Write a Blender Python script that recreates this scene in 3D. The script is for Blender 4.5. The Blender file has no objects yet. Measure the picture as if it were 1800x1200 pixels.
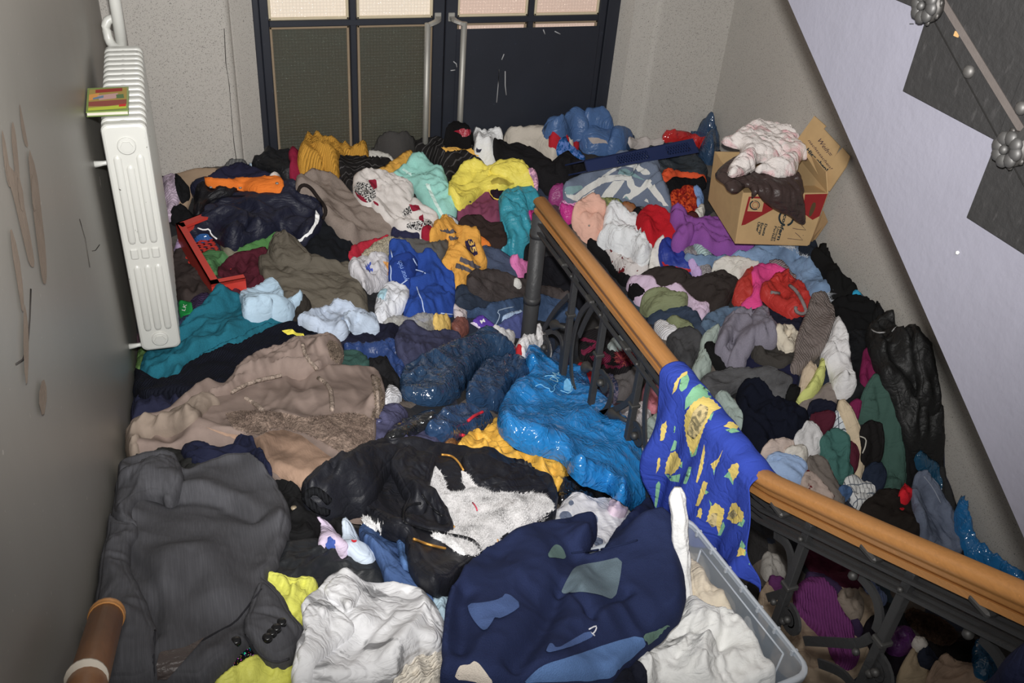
import bpy, math, random
import numpy as np
from mathutils import Matrix, Vector
from mathutils.geometry import delaunay_2d_cdt
random.seed(4); RS = np.random.RandomState(11)
sc = bpy.context.scene
COL = sc.collection

# ---------------------------------------------------------------- camera (lens found from the vanishing points)
F = 1614.0
def nrm(a): return a / np.linalg.norm(a)
def dcam(u, v): return np.array([(u - 900) / F, -(v - 600) / F, -1.0])
Zv = -nrm(dcam(690, 2950)); Yv = dcam(215, -570); Yv = nrm(Yv - Zv * Yv.dot(Zv)); Xv = np.cross(Yv, Zv)
M3 = np.array([Xv, Yv, Zv])
cd = bpy.data.cameras.new('camera'); cam = bpy.data.objects.new('camera', cd); COL.objects.link(cam)
cd.sensor_width = 36.0; cd.lens = F / 1800 * 36.0; cd.clip_start = 0.05
cam.matrix_world = Matrix([list(M3[0]) + [0], list(M3[1]) + [0], list(M3[2]) + [0], [0, 0, 0, 1]])
sc.camera = cam
# ---------------------------------------------------------------- light: the hot-shoe flash, dim ambient, an added fill lamp, exposure
w = bpy.data.worlds.new('world'); sc.world = w; w.use_nodes = True
w.node_tree.nodes['Background'].inputs[0].default_value = (1.0, 0.985, 0.96, 1)
w.node_tree.nodes['Background'].inputs[1].default_value = 0.22
la = bpy.data.lights.new('added_fill_lamp', 'AREA'); la.energy = 26; la.shape = 'DISK'; la.size = 0.7; la.color = (1.0, 0.97, 0.92)
lao = bpy.data.objects.new('added_fill_lamp', la); COL.objects.link(lao); lao.location = (0.9, -0.7, 1.7); lao.rotation_euler = (math.radians(18), 0, 0)  # fill lamp added behind the camera to lift the near left wall
ld = bpy.data.lights.new('flash', 'SPOT'); ld.energy = 740; ld.shadow_soft_size = 0.035
ld.spot_size = math.radians(124); ld.spot_blend = 1.0; ld.color = (1.0, 0.985, 0.965)
lo = bpy.data.objects.new('flash', ld); COL.objects.link(lo)
lo.location = (0.02, 0.083, 0.123)
lo.rotation_euler = Vector((0.37, 0.93, -0.06)).to_track_quat('-Z', 'Y').to_euler()
sc.view_settings.view_transform = 'Standard'; sc.view_settings.look = 'None'
sc.view_settings.exposure = 0.0; sc.view_settings.gamma = 1.0
sc.view_settings.use_curve_mapping = False

# ---------------------------------------------------------------- pixels to places
ORG = dict(A=(0,0),B=(450,0),C=(900,0),D=(1350,0),E=(0,300),F=(300,220),G=(600,220),H=(950,220),I=(1300,180),
           J=(200,480),K=(580,430),L=(900,430),M=(1100,400),N=(1350,450),O=(150,700),P=(500,700),Q=(850,600),
           R=(1200,650),S=(1350,750),T=(0,900),U=(350,900),V=(700,900),W=(1000,900),X=(1350,900))
def px(s):
    """'A 10,20 30,40 B 5,6' -> photo pixels; the letter names the 450x300 window that the numbers (x4) are read in; 'p' = plain pixels"""
    out = []; o = (0, 0); k = 4.0
    for t in s.split():
        if t == 'p': o = (0, 0); k = 1.0
        elif len(t) == 1 and t in ORG: o = ORG[t]; k = 4.0
        else:
            a, b = t.split(','); out.append((o[0] + float(a) / k, o[1] + float(b) / k))
    return np.array(out)
def ray(u, v): return M3 @ dcam(u, v)
def at(u, v, ax, val):
    r = ray(u, v); return r * (val / r['XYZ'.index(ax)])

# ---------------------------------------------------------------- noise
_perm = RS.permutation(4096); _g = RS.rand(4096) * 2 * np.pi
def noise(x, y, seed=0):
    xi = np.floor(x).astype(int); yi = np.floor(y).astype(int); fx = x - xi; fy = y - yi
    ux = fx * fx * fx * (fx * (fx * 6 - 15) + 10); uy = fy * fy * fy * (fy * (fy * 6 - 15) + 10)
    def gr(ix, iy, dx, dy):
        a = _g[_perm[(_perm[(ix + seed * 131) & 4095] + iy * 57) & 4095]]
        return np.cos(a) * dx + np.sin(a) * dy
    n0 = gr(xi, yi, fx, fy) * (1 - ux) + gr(xi + 1, yi, fx - 1, fy) * ux
    n1 = gr(xi, yi + 1, fx, fy - 1) * (1 - ux) + gr(xi + 1, yi + 1, fx - 1, fy - 1) * ux
    return (n0 * (1 - uy) + n1 * uy) * 1.5

# ---------------------------------------------------------------- materials
def lin(c):
    c = np.array(c, float) / 255.0
    return np.where(c <= 0.04045, c / 12.92, ((c + 0.055) / 1.055) ** 2.4)
GAIN = 1.25
MATS = {}
class NT:
    def __init__(s, name):
        s.m = bpy.data.materials.new(name); s.m.use_nodes = True; s.t = s.m.node_tree; s.b = s.t.nodes['Principled BSDF']
        s.tc = s.t.nodes.new('ShaderNodeTexCoord')
    def n(s, typ, **kw):
        nd = s.t.nodes.new('ShaderNode' + typ)
        for k, v in kw.items():
            if k in nd.inputs: nd.inputs[k].default_value = v
            else: setattr(nd, k, v)
        return nd
    def l(s, a, b): s.t.links.new(a, b)
    def map(s, rot=(0, 0, 0), scale=(1, 1, 1)):
        m = s.n('Mapping'); m.inputs['Rotation'].default_value = rot; m.inputs['Scale'].default_value = scale
        s.l(s.tc.outputs['Object'], m.inputs[0]); return m.outputs[0]
    def noise(s, scale, detail=3, vec=None, rough=0.55, dist=0):
        nd = s.n('TexNoise', Scale=scale, Detail=detail, Roughness=rough, Distortion=dist); s.l(vec or s.tc.outputs['Object'], nd.inputs['Vector']); return nd.outputs['Fac']
    def ramp(s, fac, stops):
        r = s.n('ValToRGB'); e = r.color_ramp.elements
        while len(e) < len(stops): e.new(0.5)
        for i, (p, c) in enumerate(stops): e[i].position = p; e[i].color = (c[0], c[1], c[2], 1)
        s.l(fac, r.inputs[0]); return r.outputs[0]
    def mixc(s, fac, a, b, mode='MIX'):
        m = s.n('Mix', data_type='RGBA', blend_type=mode)
        for sock, v in ((m.inputs[0], fac), (m.inputs[6], a), (m.inputs[7], b)):
            if isinstance(v, bpy.types.NodeSocket): s.l(v, sock)
            elif isinstance(v, (int, float)): sock.default_value = v
            else: sock.default_value = (v[0], v[1], v[2], 1)
        return m.outputs[2]
    def bump(s, h, strength=0.5, dist=0.01):
        b = s.n('Bump', Strength=strength, Distance=dist); s.l(h, b.inputs['Height'])
        if s.b.inputs['Normal'].is_linked:
            s.l(s.b.inputs['Normal'].links[0].from_socket, b.inputs['Normal'])
        s.l(b.outputs[0], s.b.inputs['Normal'])
    def set(s, **kw):
        for k, v in kw.items():
            i = s.b.inputs[k.replace('_', ' ')]
            if isinstance(v, bpy.types.NodeSocket): s.l(v, i)
            elif isinstance(v, (tuple, list, np.ndarray)): i.default_value = (v[0], v[1], v[2], 1)
            else: i.default_value = v

def fabric(kind, rgb, ang=0.0):
    key = (kind, tuple(rgb), round(ang, 2))
    if key in MATS: return MATS[key]
    c = np.minimum(lin(rgb) * GAIN, 0.92); c = c * .93 + .07 * (c @ np.array([.3, .6, .1]))
    N = NT(kind); r = ang
    vec = N.map((0, 0, r))
    base = N.mixc(N.noise(14, 4), c * 0.86, np.minimum(c * 1.14, .95))
    rough = 0.85
    if kind not in ('plastic', 'clear', 'satin', 'shiny', 'metal', 'leather', 'nylon'): N.set(Specular_IOR_Level=0.12)
    elif kind in ('satin', 'nylon', 'leather'): N.set(Specular_IOR_Level=0.3)
    def crease(scale, st, dist_=.006, an=.45):
        N.bump(N.ramp(N.noise(scale, 2, vec=N.map((0, 0, r + .5), (an, 1, 1)), dist=1.6), [(.44, (1, 1, 1)), (.5, (0, 0, 0)), (.56, (1, 1, 1))]), st, dist_)
    def hem():
        a_ = N.n('Attribute', attribute_name='hem'); m_ = N.ramp(a_.outputs['Fac'], [(.0085, (1, 1, 1)), (.0115, (0, 0, 0)), (.0145, (1, 1, 1))]); N.bump(m_, .5, .003)
    if kind in ('cotton', 'denim', 'nylon', 'satin', 'check', 'stripe', 'print'): crease(7, .28 if kind != 'satin' else .4); crease(19, .16, .003)
    if kind in ('crinkle', 'tiedye', 'stained', 'blots'): crease(7, .34, .008); crease(20, .2, .004)
    if kind in ('cotton', 'denim', 'nylon', 'check', 'stripe', 'suit'): hem()
    if kind in ('cotton', 'polo'):
        N.bump(N.noise(38, 4, dist=1.2), 0.2, 0.006); N.bump(N.noise(420, 1), 0.15, 0.0008)
    elif kind == 'crinkle':
        N.bump(N.noise(20, 4, dist=1.5), 0.28, 0.008); N.bump(N.noise(90, 3, vec=N.map((0, 0, r), (1, .25, 1))), 0.4, 0.004)
    elif kind in ('knit', 'rib'):
        wv = N.n('TexWave', Scale=40 if kind == 'knit' else 30, Distortion=1.2, Detail=2.0); wv.inputs['Detail Scale'].default_value = 3
        N.l(vec, wv.inputs[0])
        N.bump(wv.outputs['Fac'], 0.8, 0.004); N.bump(N.noise(260, 2), 0.5, 0.002)
        base = N.mixc(wv.outputs['Fac'], c * 0.84, np.minimum(c * 1.1, .95))
        N.bump(N.noise(30, 3), 0.3, 0.006)
    elif kind == 'denim':
        base = N.mixc(N.ramp(N.noise(9, 6), [(0.35, (0, 0, 0)), (0.7, (1, 1, 1))]), c * 0.75, np.minimum(c * 1.3 + .01, .95))
        base = N.mixc(N.noise(500, 1, vec=N.map((0, 0, r), (1, .2, 1))), base, (0.5, 0.55, 0.6), 'SOFT_LIGHT')
        N.bump(N.noise(40, 4, dist=1), 0.4, 0.006); N.bump(N.noise(480, 1), 0.3, 0.001)
    elif kind in ('fleece', 'terry', 'wool'):
        s_ = {'fleece': 170, 'terry': 240, 'wool': 300}[kind]
        N.bump(N.noise(s_, 2), 0.6, 0.003); N.bump(N.noise(18, 3), 0.25, 0.008); rough = 0.95
        base = N.mixc(N.noise(s_, 2), c * 0.8, np.minimum(c * 1.2, .95))
    elif kind == 'pinstripe':
        wv = N.n('TexWave', Scale=13.0, Distortion=0.3); N.l(vec, wv.inputs[0])
        base = N.mixc(N.ramp(wv.outputs['Fac'], [(0.90, (0, 0, 0)), (0.97, (1, 1, 1))]), c, np.minimum(c * 3 + .03, .9))
        N.bump(N.noise(40, 4), 0.3, 0.006)
    elif kind == 'suit':
        st = N.noise(60, 2, vec=N.map((0, 0, r), (6, .12, 1)))
        base = N.mixc(N.ramp(st, [(0.42, (0, 0, 0)), (0.72, (1, 1, 1))]), c * 0.92, np.minimum(c * 1.16, .9))
        N.bump(N.noise(40, 4), 0.2, 0.005); N.bump(N.noise(500, 1), 0.3, 0.001)
    elif kind == 'melange':
        base = N.mixc(N.ramp(N.noise(240, 2), [(0.35, (0, 0, 0)), (0.65, (1, 1, 1))]), c * 0.45, np.minimum(c * 1.7, .95))
        N.bump(N.noise(200, 2), 0.5, 0.003)
    elif kind == 'speckle':
        base = N.mixc(N.ramp(N.noise(150, 1), [(0.47, (0, 0, 0)), (0.53, (1, 1, 1))]), (0.01, 0.01, 0.012), (0.6, 0.58, 0.56))
        N.bump(N.noise(150, 1), 0.6, 0.003)
    elif kind == 'print':
        base = N.mixc(N.ramp(N.noise(34, 3, dist=1.5), [(0.44, (0, 0, 0)), (0.56, (1, 1, 1))]), c * 0.5, np.minimum(c * 1.1 + np.array([.10, .05, .0]), .9))
        N.bump(N.noise(40, 4), 0.4, 0.005)
    elif kind == 'check':
        wv = N.n('TexWave', Scale=16.0, Distortion=0.2); N.l(vec, wv.inputs[0])
        wv2 = N.n('TexWave', Scale=9.0, Distortion=0.2, bands_direction='Y'); N.l(vec, wv2.inputs[0])
        a = N.ramp(wv.outputs['Fac'], [(0.93, (0, 0, 0)), (0.98, (1, 1, 1))])
        base = N.mixc(a, c, (0.06, 0.07, 0.09))
        base = N.mixc(N.ramp(wv2.outputs['Fac'], [(0.95, (0, 0, 0)), (0.99, (1, 1, 1))]), base, (0.15, 0.17, 0.2))
        N.bump(N.noise(30, 4, dist=1), 0.4, 0.007)
    elif kind == 'stripe':
        wv = N.n('TexWave', Scale=22.0, Distortion=0.6); N.l(vec, wv.inputs[0])
        base = N.mixc(N.ramp(wv.outputs['Fac'], [(0.45, (0, 0, 0)), (0.55, (1, 1, 1))]), c * 0.72, np.minimum(c * 1.12, .95))
        N.bump(N.noise(30, 4, dist=1), 0.45, 0.007)
    elif kind == 'stained':
        base = N.mixc(N.ramp(N.noise(11, 4, dist=1.0), [(0.57, (0, 0, 0)), (0.64, (1, 1, 1))]), c, (0.30, 0.30, 0.31))
        N.bump(N.noise(20, 3, dist=1.0), 0.25, 0.008)
    elif kind == 'blots':
        base = N.mixc(N.ramp(N.noise(26, 2, dist=.5), [(0.60, (0, 0, 0)), (0.63, (1, 1, 1))]), c, (0.14, 0.012, 0.016))
        N.bump(N.noise(20, 3, dist=1.0), 0.25, 0.008)
    elif kind == 'tiedye':
        base = N.mixc(N.ramp(N.noise(10, 3, dist=1), [(0.52, (0, 0, 0)), (0.72, (1, 1, 1))]), c, np.minimum(c * np.array([1, .62, .68]), .9))
        N.bump(N.noise(24, 5, dist=2.0), 0.7, 0.011)
    elif kind in ('plastic', 'satin', 'nylon'):
        sc_ = {'plastic': 24, 'satin': 20, 'nylon': 24}[kind]
        rough = {'plastic': 0.10, 'satin': 0.32, 'nylon': 0.5}[kind]
        if kind == 'plastic': N.bump(N.ramp(N.noise(9, 2, dist=2.5), [(.42, (0, 0, 0)), (.5, (1, 1, 1)), (.58, (0, 0, 0))]), .35, .010)
        else: N.bump(N.noise(sc_, 5, dist=2.2), {'satin': .35, 'nylon': .22}[kind], 0.010); N.bump(N.noise(sc_ * 3.2, 3, dist=2.5), .15, 0.005)
        if kind == 'plastic':
            N.set(Specular_IOR_Level=0.8); dv = N.n('TexNoise', Scale=9.0, Detail=2.0); N.l(N.tc.outputs['Object'], dv.inputs['Vector'])
            mv = N.mixc(.08, N.tc.outputs['Object'], dv.outputs['Color'])
            for sc2, st2 in ((10, .22), (26, .16)):
                vo = N.n('TexVoronoi', Scale=sc2, feature='F1'); N.l(mv, vo.inputs['Vector']); N.bump(vo.outputs['Distance'], st2, .35 / sc2)
    elif kind == 'clear':
        N.bump(N.noise(30, 5, dist=2), 0.9, 0.012); rough = 0.12
        N.set(Alpha=0.45)
    elif kind == 'mesh':
        N.bump(N.noise(400, 1), 0.8, 0.002); N.set(Alpha=0.75)
    elif kind == 'suede':
        base = N.mixc(N.noise(22, 5), c * 0.8, np.minimum(c * 1.18, .95)); N.bump(N.noise(140, 3), 0.3, 0.002); rough = 0.95
    elif kind == 'fur':
        base = N.mixc(N.ramp(N.noise(42, 5, dist=1.5), [(0.35, (0, 0, 0)), (0.66, (1, 1, 1))]), c * 0.55, np.minimum(c * 1.35, .95))
        N.bump(N.noise(55, 5, dist=1.5), 1.0, 0.012); rough = 0.95
    elif kind == 'pile':
        base = N.mixc(N.ramp(N.noise(7, 3), [(0.38, (0, 0, 0)), (0.6, (1, 1, 1))]), c * 0.62, np.minimum(c * 1.2, .95))
        N.bump(N.noise(180, 2, vec=N.map((0, 0, r), (1, .2, 1))), 0.5, 0.003); rough = 0.9
    elif kind == 'sequin':
        v = N.n('TexVoronoi', Scale=330.0); N.l(N.tc.outputs['Object'], v.inputs['Vector'])
        hs = N.n('HueSaturation', Saturation=1.6, Value=1.4); N.l(v.outputs['Color'], hs.inputs['Color'])
        sel = N.ramp(N.noise(330, 0), [(0.64, (0, 0, 0)), (0.68, (1, 1, 1))])
        base = N.mixc(sel, c, hs.outputs['Color']); rough = 0.35
    elif kind == 'card':
        N.bump(N.noise(60, 2), 0.1, 0.002); rough = 0.75
    elif kind == 'leather':
        N.bump(N.noise(14, 4, dist=1), 0.4, 0.01); N.bump(N.noise(260, 2), .2, .001); rough = 0.48
    elif kind == 'flat': base = N.mixc(0.0, c, c); rough = 0.7
    elif kind == 'shiny': base = N.mixc(0.0, c, c); rough = 0.25
    elif kind == 'metal':
        rough = 0.55; N.set(Metallic=0.6)
    N.set(Base_Color=base, Roughness=rough)
    MATS[key] = N.m; return N.m

# ---------------------------------------------------------------- object helpers
def obj(name, verts, faces, mat, parent=None, smooth=True, origin=None, loc=None):
    me = bpy.data.meshes.new(name)
    v = np.asarray(verts, float)
    o = bpy.data.objects.new(name, me); COL.objects.link(o)
    if parent is None:
        if origin is None:
            origin = np.array([(v[:, 0].min() + v[:, 0].max()) / 2, (v[:, 1].min() + v[:, 1].max()) / 2, v[:, 2].min()])
        o.location = origin
        ORI[o.name] = np.array(origin)
    else:
        o.parent = parent; origin = ORI[parent.name]; ORI[o.name] = origin
    me.from_pydata((v - origin).tolist(), [], [list(map(int, f)) for f in faces])
    if smooth: me.polygons.foreach_set('use_smooth', [True] * len(me.polygons))
    if mat is not None: me.materials.append(mat)
    me.update(); return o
ORI = {}
def empty(name, loc):
    o = bpy.data.objects.new(name, None); COL.objects.link(o); o.location = loc; o.empty_display_size = .05
    ORI[o.name] = np.array(loc, float); return o
def tag(o, label=None, cat=None, group=None, kind=None):
    if label: o['label'] = label
    if cat: o['category'] = cat
    if group: o['group'] = group
    if kind: o['kind'] = kind
    return o
class MB:
    def __init__(s): s.v = []; s.f = []
    def add(s, v, f):
        k = len(s.v); s.v += [tuple(p) for p in v]; s.f += [[i + k for i in q] for q in f]; return s
    def box(s, lo, hi, bev=0.0):
        (x0, y0, z0), (x1, y1, z1) = lo, hi
        if bev <= 0:
            return s.add([(x0,y0,z0),(x1,y0,z0),(x1,y1,z0),(x0,y1,z0),(x0,y0,z1),(x1,y0,z1),(x1,y1,z1),(x0,y1,z1)],
                  [(0,3,2,1),(4,5,6,7),(0,1,5,4),(1,2,6,5),(2,3,7,6),(3,0,4,7)])
        b = bev; v = []
        for z, k in ((z0, b), (z0 + b, 0), (z1 - b, 0), (z1, b)):
            v += [(x0+b+k*.0, y0+k, z), (x1-b, y0+k, z), (x1-k, y0+b, z), (x1-k, y1-b, z), (x1-b, y1-k, z), (x0+b, y1-k, z), (x0+k, y1-b, z), (x0+k, y0+b, z)]
        f = [list(range(7, -1, -1)), list(range(24, 32))]
        for r in range(3):
            for i in range(8): f.append((r*8+i, r*8+(i+1) % 8, r*8+8+(i+1) % 8, r*8+8+i))
        return s.add(v, f)
    def hexa(s, p):   # 8 corners: bottom loop then top loop
        return s.add(p, [(0,3,2,1),(4,5,6,7),(0,1,5,4),(1,2,6,5),(2,3,7,6),(3,0,4,7)])
    def tube(s, pts, r, n=10, prof=None, up=(0, 0, 1), cap=True):
        """sweep a circle (or the 2-D profile prof) along pts; r may be a list"""
        pts = np.asarray(pts, float); m = len(pts); rr = np.full(m, r) if np.isscalar(r) else np.asarray(r)
        if prof is None: prof = [(math.cos(2*math.pi*i/n), math.sin(2*math.pi*i/n)) for i in range(n)]
        n = len(prof); v = []
        for i in range(m):
            t = pts[min(i+1, m-1)] - pts[max(i-1, 0)]; t = nrm(t)
            a = np.cross(t, up)
            if np.linalg.norm(a) < 1e-3: a = np.cross(t, (0, 1, 0))
            a = nrm(a); b = np.cross(a, t)
            v += [pts[i] + rr[i] * (q[0] * a + q[1] * b) for q in prof]
        f = [(i*n+j, i*n+(j+1) % n, (i+1)*n+(j+1) % n, (i+1)*n+j) for i in range(m-1) for j in range(n)]
        if cap: f += [list(range(n-1, -1, -1)), list(range((m-1)*n, m*n))]
        return s.add(v, f)
    def ball(s, c, r, n=10, sq=(1, 1, 1)):
        v = [(c[0], c[1], c[2] - r*sq[2])]; f = []
        m = n // 2
        for i in range(1, m):
            a = -math.pi/2 + math.pi*i/m
            v += [(c[0]+r*sq[0]*math.cos(a)*math.cos(2*math.pi*j/n), c[1]+r*sq[1]*math.cos(a)*math.sin(2*math.pi*j/n), c[2]+r*sq[2]*math.sin(a)) for j in range(n)]
        v.append((c[0], c[1], c[2]+r*sq[2])); L = len(v)-1
        f += [(0, 1+(j+1) % n, 1+j) for j in range(n)]
        for i in range(m-2): f += [(1+i*n+j, 1+i*n+(j+1) % n, 1+(i+1)*n+(j+1) % n, 1+(i+1)*n+j) for j in range(n)]
        f += [(L, 1+(m-2)*n+j, 1+(m-2)*n+(j+1) % n) for j in range(n)]
        return s.add(v, f)
    def build(s, name, mat, parent=None, smooth=False, origin=None): return obj(name, s.v, s.f, mat, parent, smooth, origin)
def seg_bezier(a, b, c, d, n=14):
    t = np.linspace(0, 1, n)[:, None]; a, b, c, d = map(np.array, (a, b, c, d))
    return (1-t)**3*a + 3*(1-t)**2*t*b + 3*(1-t)*t*t*c + t**3*d
def text_mesh(body, size, bold=0.0):
    cu = bpy.data.curves.new('t', 'FONT'); cu.body = body; cu.size = size; cu.resolution_u = 2; cu.offset = bold
    o = bpy.data.objects.new('t', cu); COL.objects.link(o); dg = bpy.context.evaluated_depsgraph_get(); dg.update()
    me = bpy.data.meshes.new_from_object(o.evaluated_get(dg)); v = np.array([q.co[:] for q in me.vertices]); f = [list(p.vertices) for p in me.polygons]
    bpy.data.objects.remove(o); bpy.data.curves.remove(cu); bpy.data.meshes.remove(me); return v, f
def placed_text(name, body, size, o, ex, ey, mat, parent, bold=0.0, lift=0.0015):
    """letters laid on the plane through o with text axes ex, ey"""
    v, f = text_mesh(body, size, bold); ex = nrm(np.array(ex)); ey = np.array(ey) - ex * ex.dot(ey); ey = nrm(ey); nn = np.cross(ex, ey)
    p = np.array(o) + v[:, :1] * ex + v[:, 1:2] * ey + nn * lift
    return obj(name, p, f, mat, parent, False)

# ---------------------------------------------------------------- the heap: a height map that every garment is laid on in turn
def tps(P, lam=2e-3):
    xy = P[:, :2]; n = len(P)
    def U(a, b):
        d2 = ((a[:, None, :] - b[None]) ** 2).sum(-1); return np.where(d2 > 0, d2 * np.log(d2 + 1e-12), 0)
    A = np.zeros((n+3, n+3)); A[:n, :n] = U(xy, xy) + lam * np.eye(n); A[:n, n] = 1; A[:n, n+1:] = xy; A[n:, :n] = A[:n, n:].T
    wv = np.linalg.solve(A, np.concatenate([P[:, 2], [0, 0, 0]]))
    return lambda q: U(q, xy) @ wv[:n] + wv[n] + q @ wv[n+1:]
PC = [(467,272,-2.0),(560,262,-2.0),(640,255,-2.0),(850,235,-2.0),(1000,225,-2.0),(1110,232,-2.0),(1200,228,-2.0),(310,300,-2.02),
 (330,420,-2.12),(320,520,-2.12),(245,640,-2.09),(228,700,-2.05),(205,820,-1.83),(175,960,-1.60),(160,1050,-1.52),
 (450,350,-2.02),(450,450,-2.1),(420,560,-2.08),(600,400,-2.1),(600,520,-2.18),(600,640,-2.12),(450,680,-1.98),(400,800,-1.80),
 (750,350,-2.12),(760,480,-2.22),(760,600,-2.24),(760,720,-2.14),(640,800,-1.90),(600,900,-1.78),(600,1030,-1.66),(450,1000,-1.62),
 (300,950,-1.62),(300,1150,-1.46),(600,1190,-1.56),(900,1190,-1.68),(760,950,-1.84),(900,880,-2.0),(900,1020,-1.84),(1000,960,-1.95),(1060,1120,-1.84),
 (900,380,-2.2),(900,500,-2.36),(930,610,-2.50),(1000,720,-2.50),(1020,640,-2.66),(1060,760,-2.42),(1110,800,-2.34),(1140,880,-2.38),(960,780,-2.30),(1040,880,-2.24),
 (1100,960,-2.16),(1180,1000,-2.22),(1250,1100,-2.28),(1180,1160,-2.1),
 (960,300,-2.06),(1000,370,-2.2),(1100,300,-2.06),(1060,450,-2.38),(1110,400,-2.26),(1200,300,-2.08),(1200,420,-2.22),(1200,520,-2.36),(1300,480,-2.28),(1400,460,-2.2),
 (1150,600,-2.48),(1300,600,-2.4),(1400,600,-2.32),(1500,560,-2.24),(1560,600,-2.26),(1620,700,-2.40),(1300,720,-2.48),(1420,760,-2.5),(1540,800,-2.56),(1640,850,-2.70),
 (1400,860,-2.58),(1500,900,-2.64),(1620,950,-2.72),(1720,1010,-2.80),(1450,1010,-2.66),(1400,1080,-2.72),(1600,1120,-2.78),(1750,1150,-2.85),(1500,1190,-2.8),
 (600,1400,-1.5),(900,1400,-1.6),(250,1400,-1.4),(1250,1350,-2.2),(1600,1400,-2.85),(1500,1300,-2.85)]
ctrl = np.array([at(u, v, 'Z', z - .035) for u, v, z in PC])
wc = np.array([at(u, v, 'X', 3.0) + np.array([0, 0, -.035]) for u, v in [(1430,440),(1500,500),(1560,545),(1640,640),(1665,780),(1673,850),(1690,920),(1790,1000)]]); ctrl = np.vstack([ctrl, wc])
# corners beyond the frame and behind the walls
ctrl = np.vstack([ctrl, [[3.05, 4.7, -2.02], [-.3, 4.7, -2.05], [3.05, .5, -3.0], [2.4, .4, -2.95]]])
Pfun = tps(ctrl)
GX0, GX1, GY0, GY1, GR = -0.34, 3.06, 0.50, 4.72, 0.008
gx = np.arange(GX0, GX1, GR); gy = np.arange(GY0, GY1, GR); NX, NY = len(gx), len(gy)
GXX, GYY = np.meshgrid(gx, gy)
H = Pfun(np.stack([GXX.ravel(), GYY.ravel()], 1)).reshape(NY, NX)
H = H + .030 * noise(GXX / .33, GYY / .33, 411) + .016 * noise(GXX / .14, GYY / .14, 412)
H = np.clip(H, -3.05, -1.35)
H0 = H.copy()
def blur(a, s):
    r = max(1, int(round(s)))
    for _ in range(2):
        for ax in (0, 1):
            p = np.pad(a, [(r+1, r) if i == ax else (0, 0) for i in (0, 1)], mode='edge'); cs = np.cumsum(p, axis=ax)
            a = (np.take(cs, range(2*r+1, cs.shape[ax]), axis=ax) - np.take(cs, range(0, cs.shape[ax]-2*r-1), axis=ax)) / (2*r+1)
    return a
HB = blur(H, 3)
def bil(G, x, y):
    fx = np.clip((x - GX0) / GR, 0, NX - 1.001); fy = np.clip((y - GY0) / GR, 0, NY - 1.001)
    i = fx.astype(int); j = fy.astype(int); a = fx - i; b = fy - j
    return (G[j, i]*(1-a) + G[j, i+1]*a)*(1-b) + (G[j+1, i]*(1-a) + G[j+1, i+1]*a)*b
def cast(P, G):
    """photo pixels -> places where their sight lines first meet the height map G"""
    P = np.atleast_2d(P); out = []
    D = np.stack([(P[:, 0] - 900) / F, -(P[:, 1] - 600) / F, -np.ones(len(P))], 1) @ M3.T
    D /= np.maximum(D[:, 1:2], 1e-6)
    ys = np.linspace(0.52, 4.70, 760)
    X = D[:, :1] * ys; Z = D[:, 2:3] * ys; Y = np.broadcast_to(ys, X.shape)
    below = Z < bil(G, X.ravel(), Y.ravel()).reshape(X.shape)
    k = np.where(below.any(1), below.argmax(1), len(ys) - 1); k = np.maximum(k, 1)
    r = np.arange(len(P))
    d1 = Z[r, k] - bil(G, X[r, k], Y[r, k]); d0 = Z[r, k-1] - bil(G, X[r, k-1], Y[r, k-1])
    t = np.clip(d0 / np.where(abs(d0 - d1) < 1e-9, 1, d0 - d1), 0, 1); y = ys[k-1] + t * (ys[k] - ys[k-1])
    return np.stack([D[:, 0] * y, y, D[:, 2] * y], 1)
def chaikin(p, n=2):
    for _ in range(n):
        q = np.roll(p, -1, 0); p = np.stack([p * .75 + q * .25, p * .25 + q * .75], 1).reshape(-1, p.shape[1])
    return p
def resample(p, s):
    q = np.vstack([p, p[:1]]); L = np.r_[0, np.cumsum(np.linalg.norm(np.diff(q, axis=0), axis=1))]
    n = max(8, int(L[-1] / s)); t = np.linspace(0, L[-1], n, endpoint=False)
    return np.stack([np.interp(t, L, q[:, i]) for i in range(p.shape[1])], 1)
def inside(poly, x, y):
    c = np.zeros(len(x), bool); n = len(poly)
    for i in range(n):
        x0, y0 = poly[i]; x1, y1 = poly[i-1]
        if y0 == y1: continue
        c ^= ((y0 > y) != (y1 > y)) & (x < (x1 - x0) * (y - y0) / (y1 - y0) + x0)
    return c
def dist(poly, x, y, closed=True):
    a = poly if closed else poly[:-1]; b = np.roll(poly, -1, 0) if closed else poly[1:]
    out = np.full(len(x), 9.0)
    for i in range(len(a)):
        ab = b[i] - a[i]; l2 = ab.dot(ab) + 1e-12
        t = np.clip(((x - a[i, 0]) * ab[0] + (y - a[i, 1]) * ab[1]) / l2, 0, 1)
        np.minimum(out, np.hypot(x - a[i, 0] - t * ab[0], y - a[i, 1] - t * ab[1]), out)
    return out
def area(p): return 0.5 * np.sum(p[:, 0] * np.roll(p[:, 1], -1) - np.roll(p[:, 0], -1) * p[:, 1])
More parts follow.
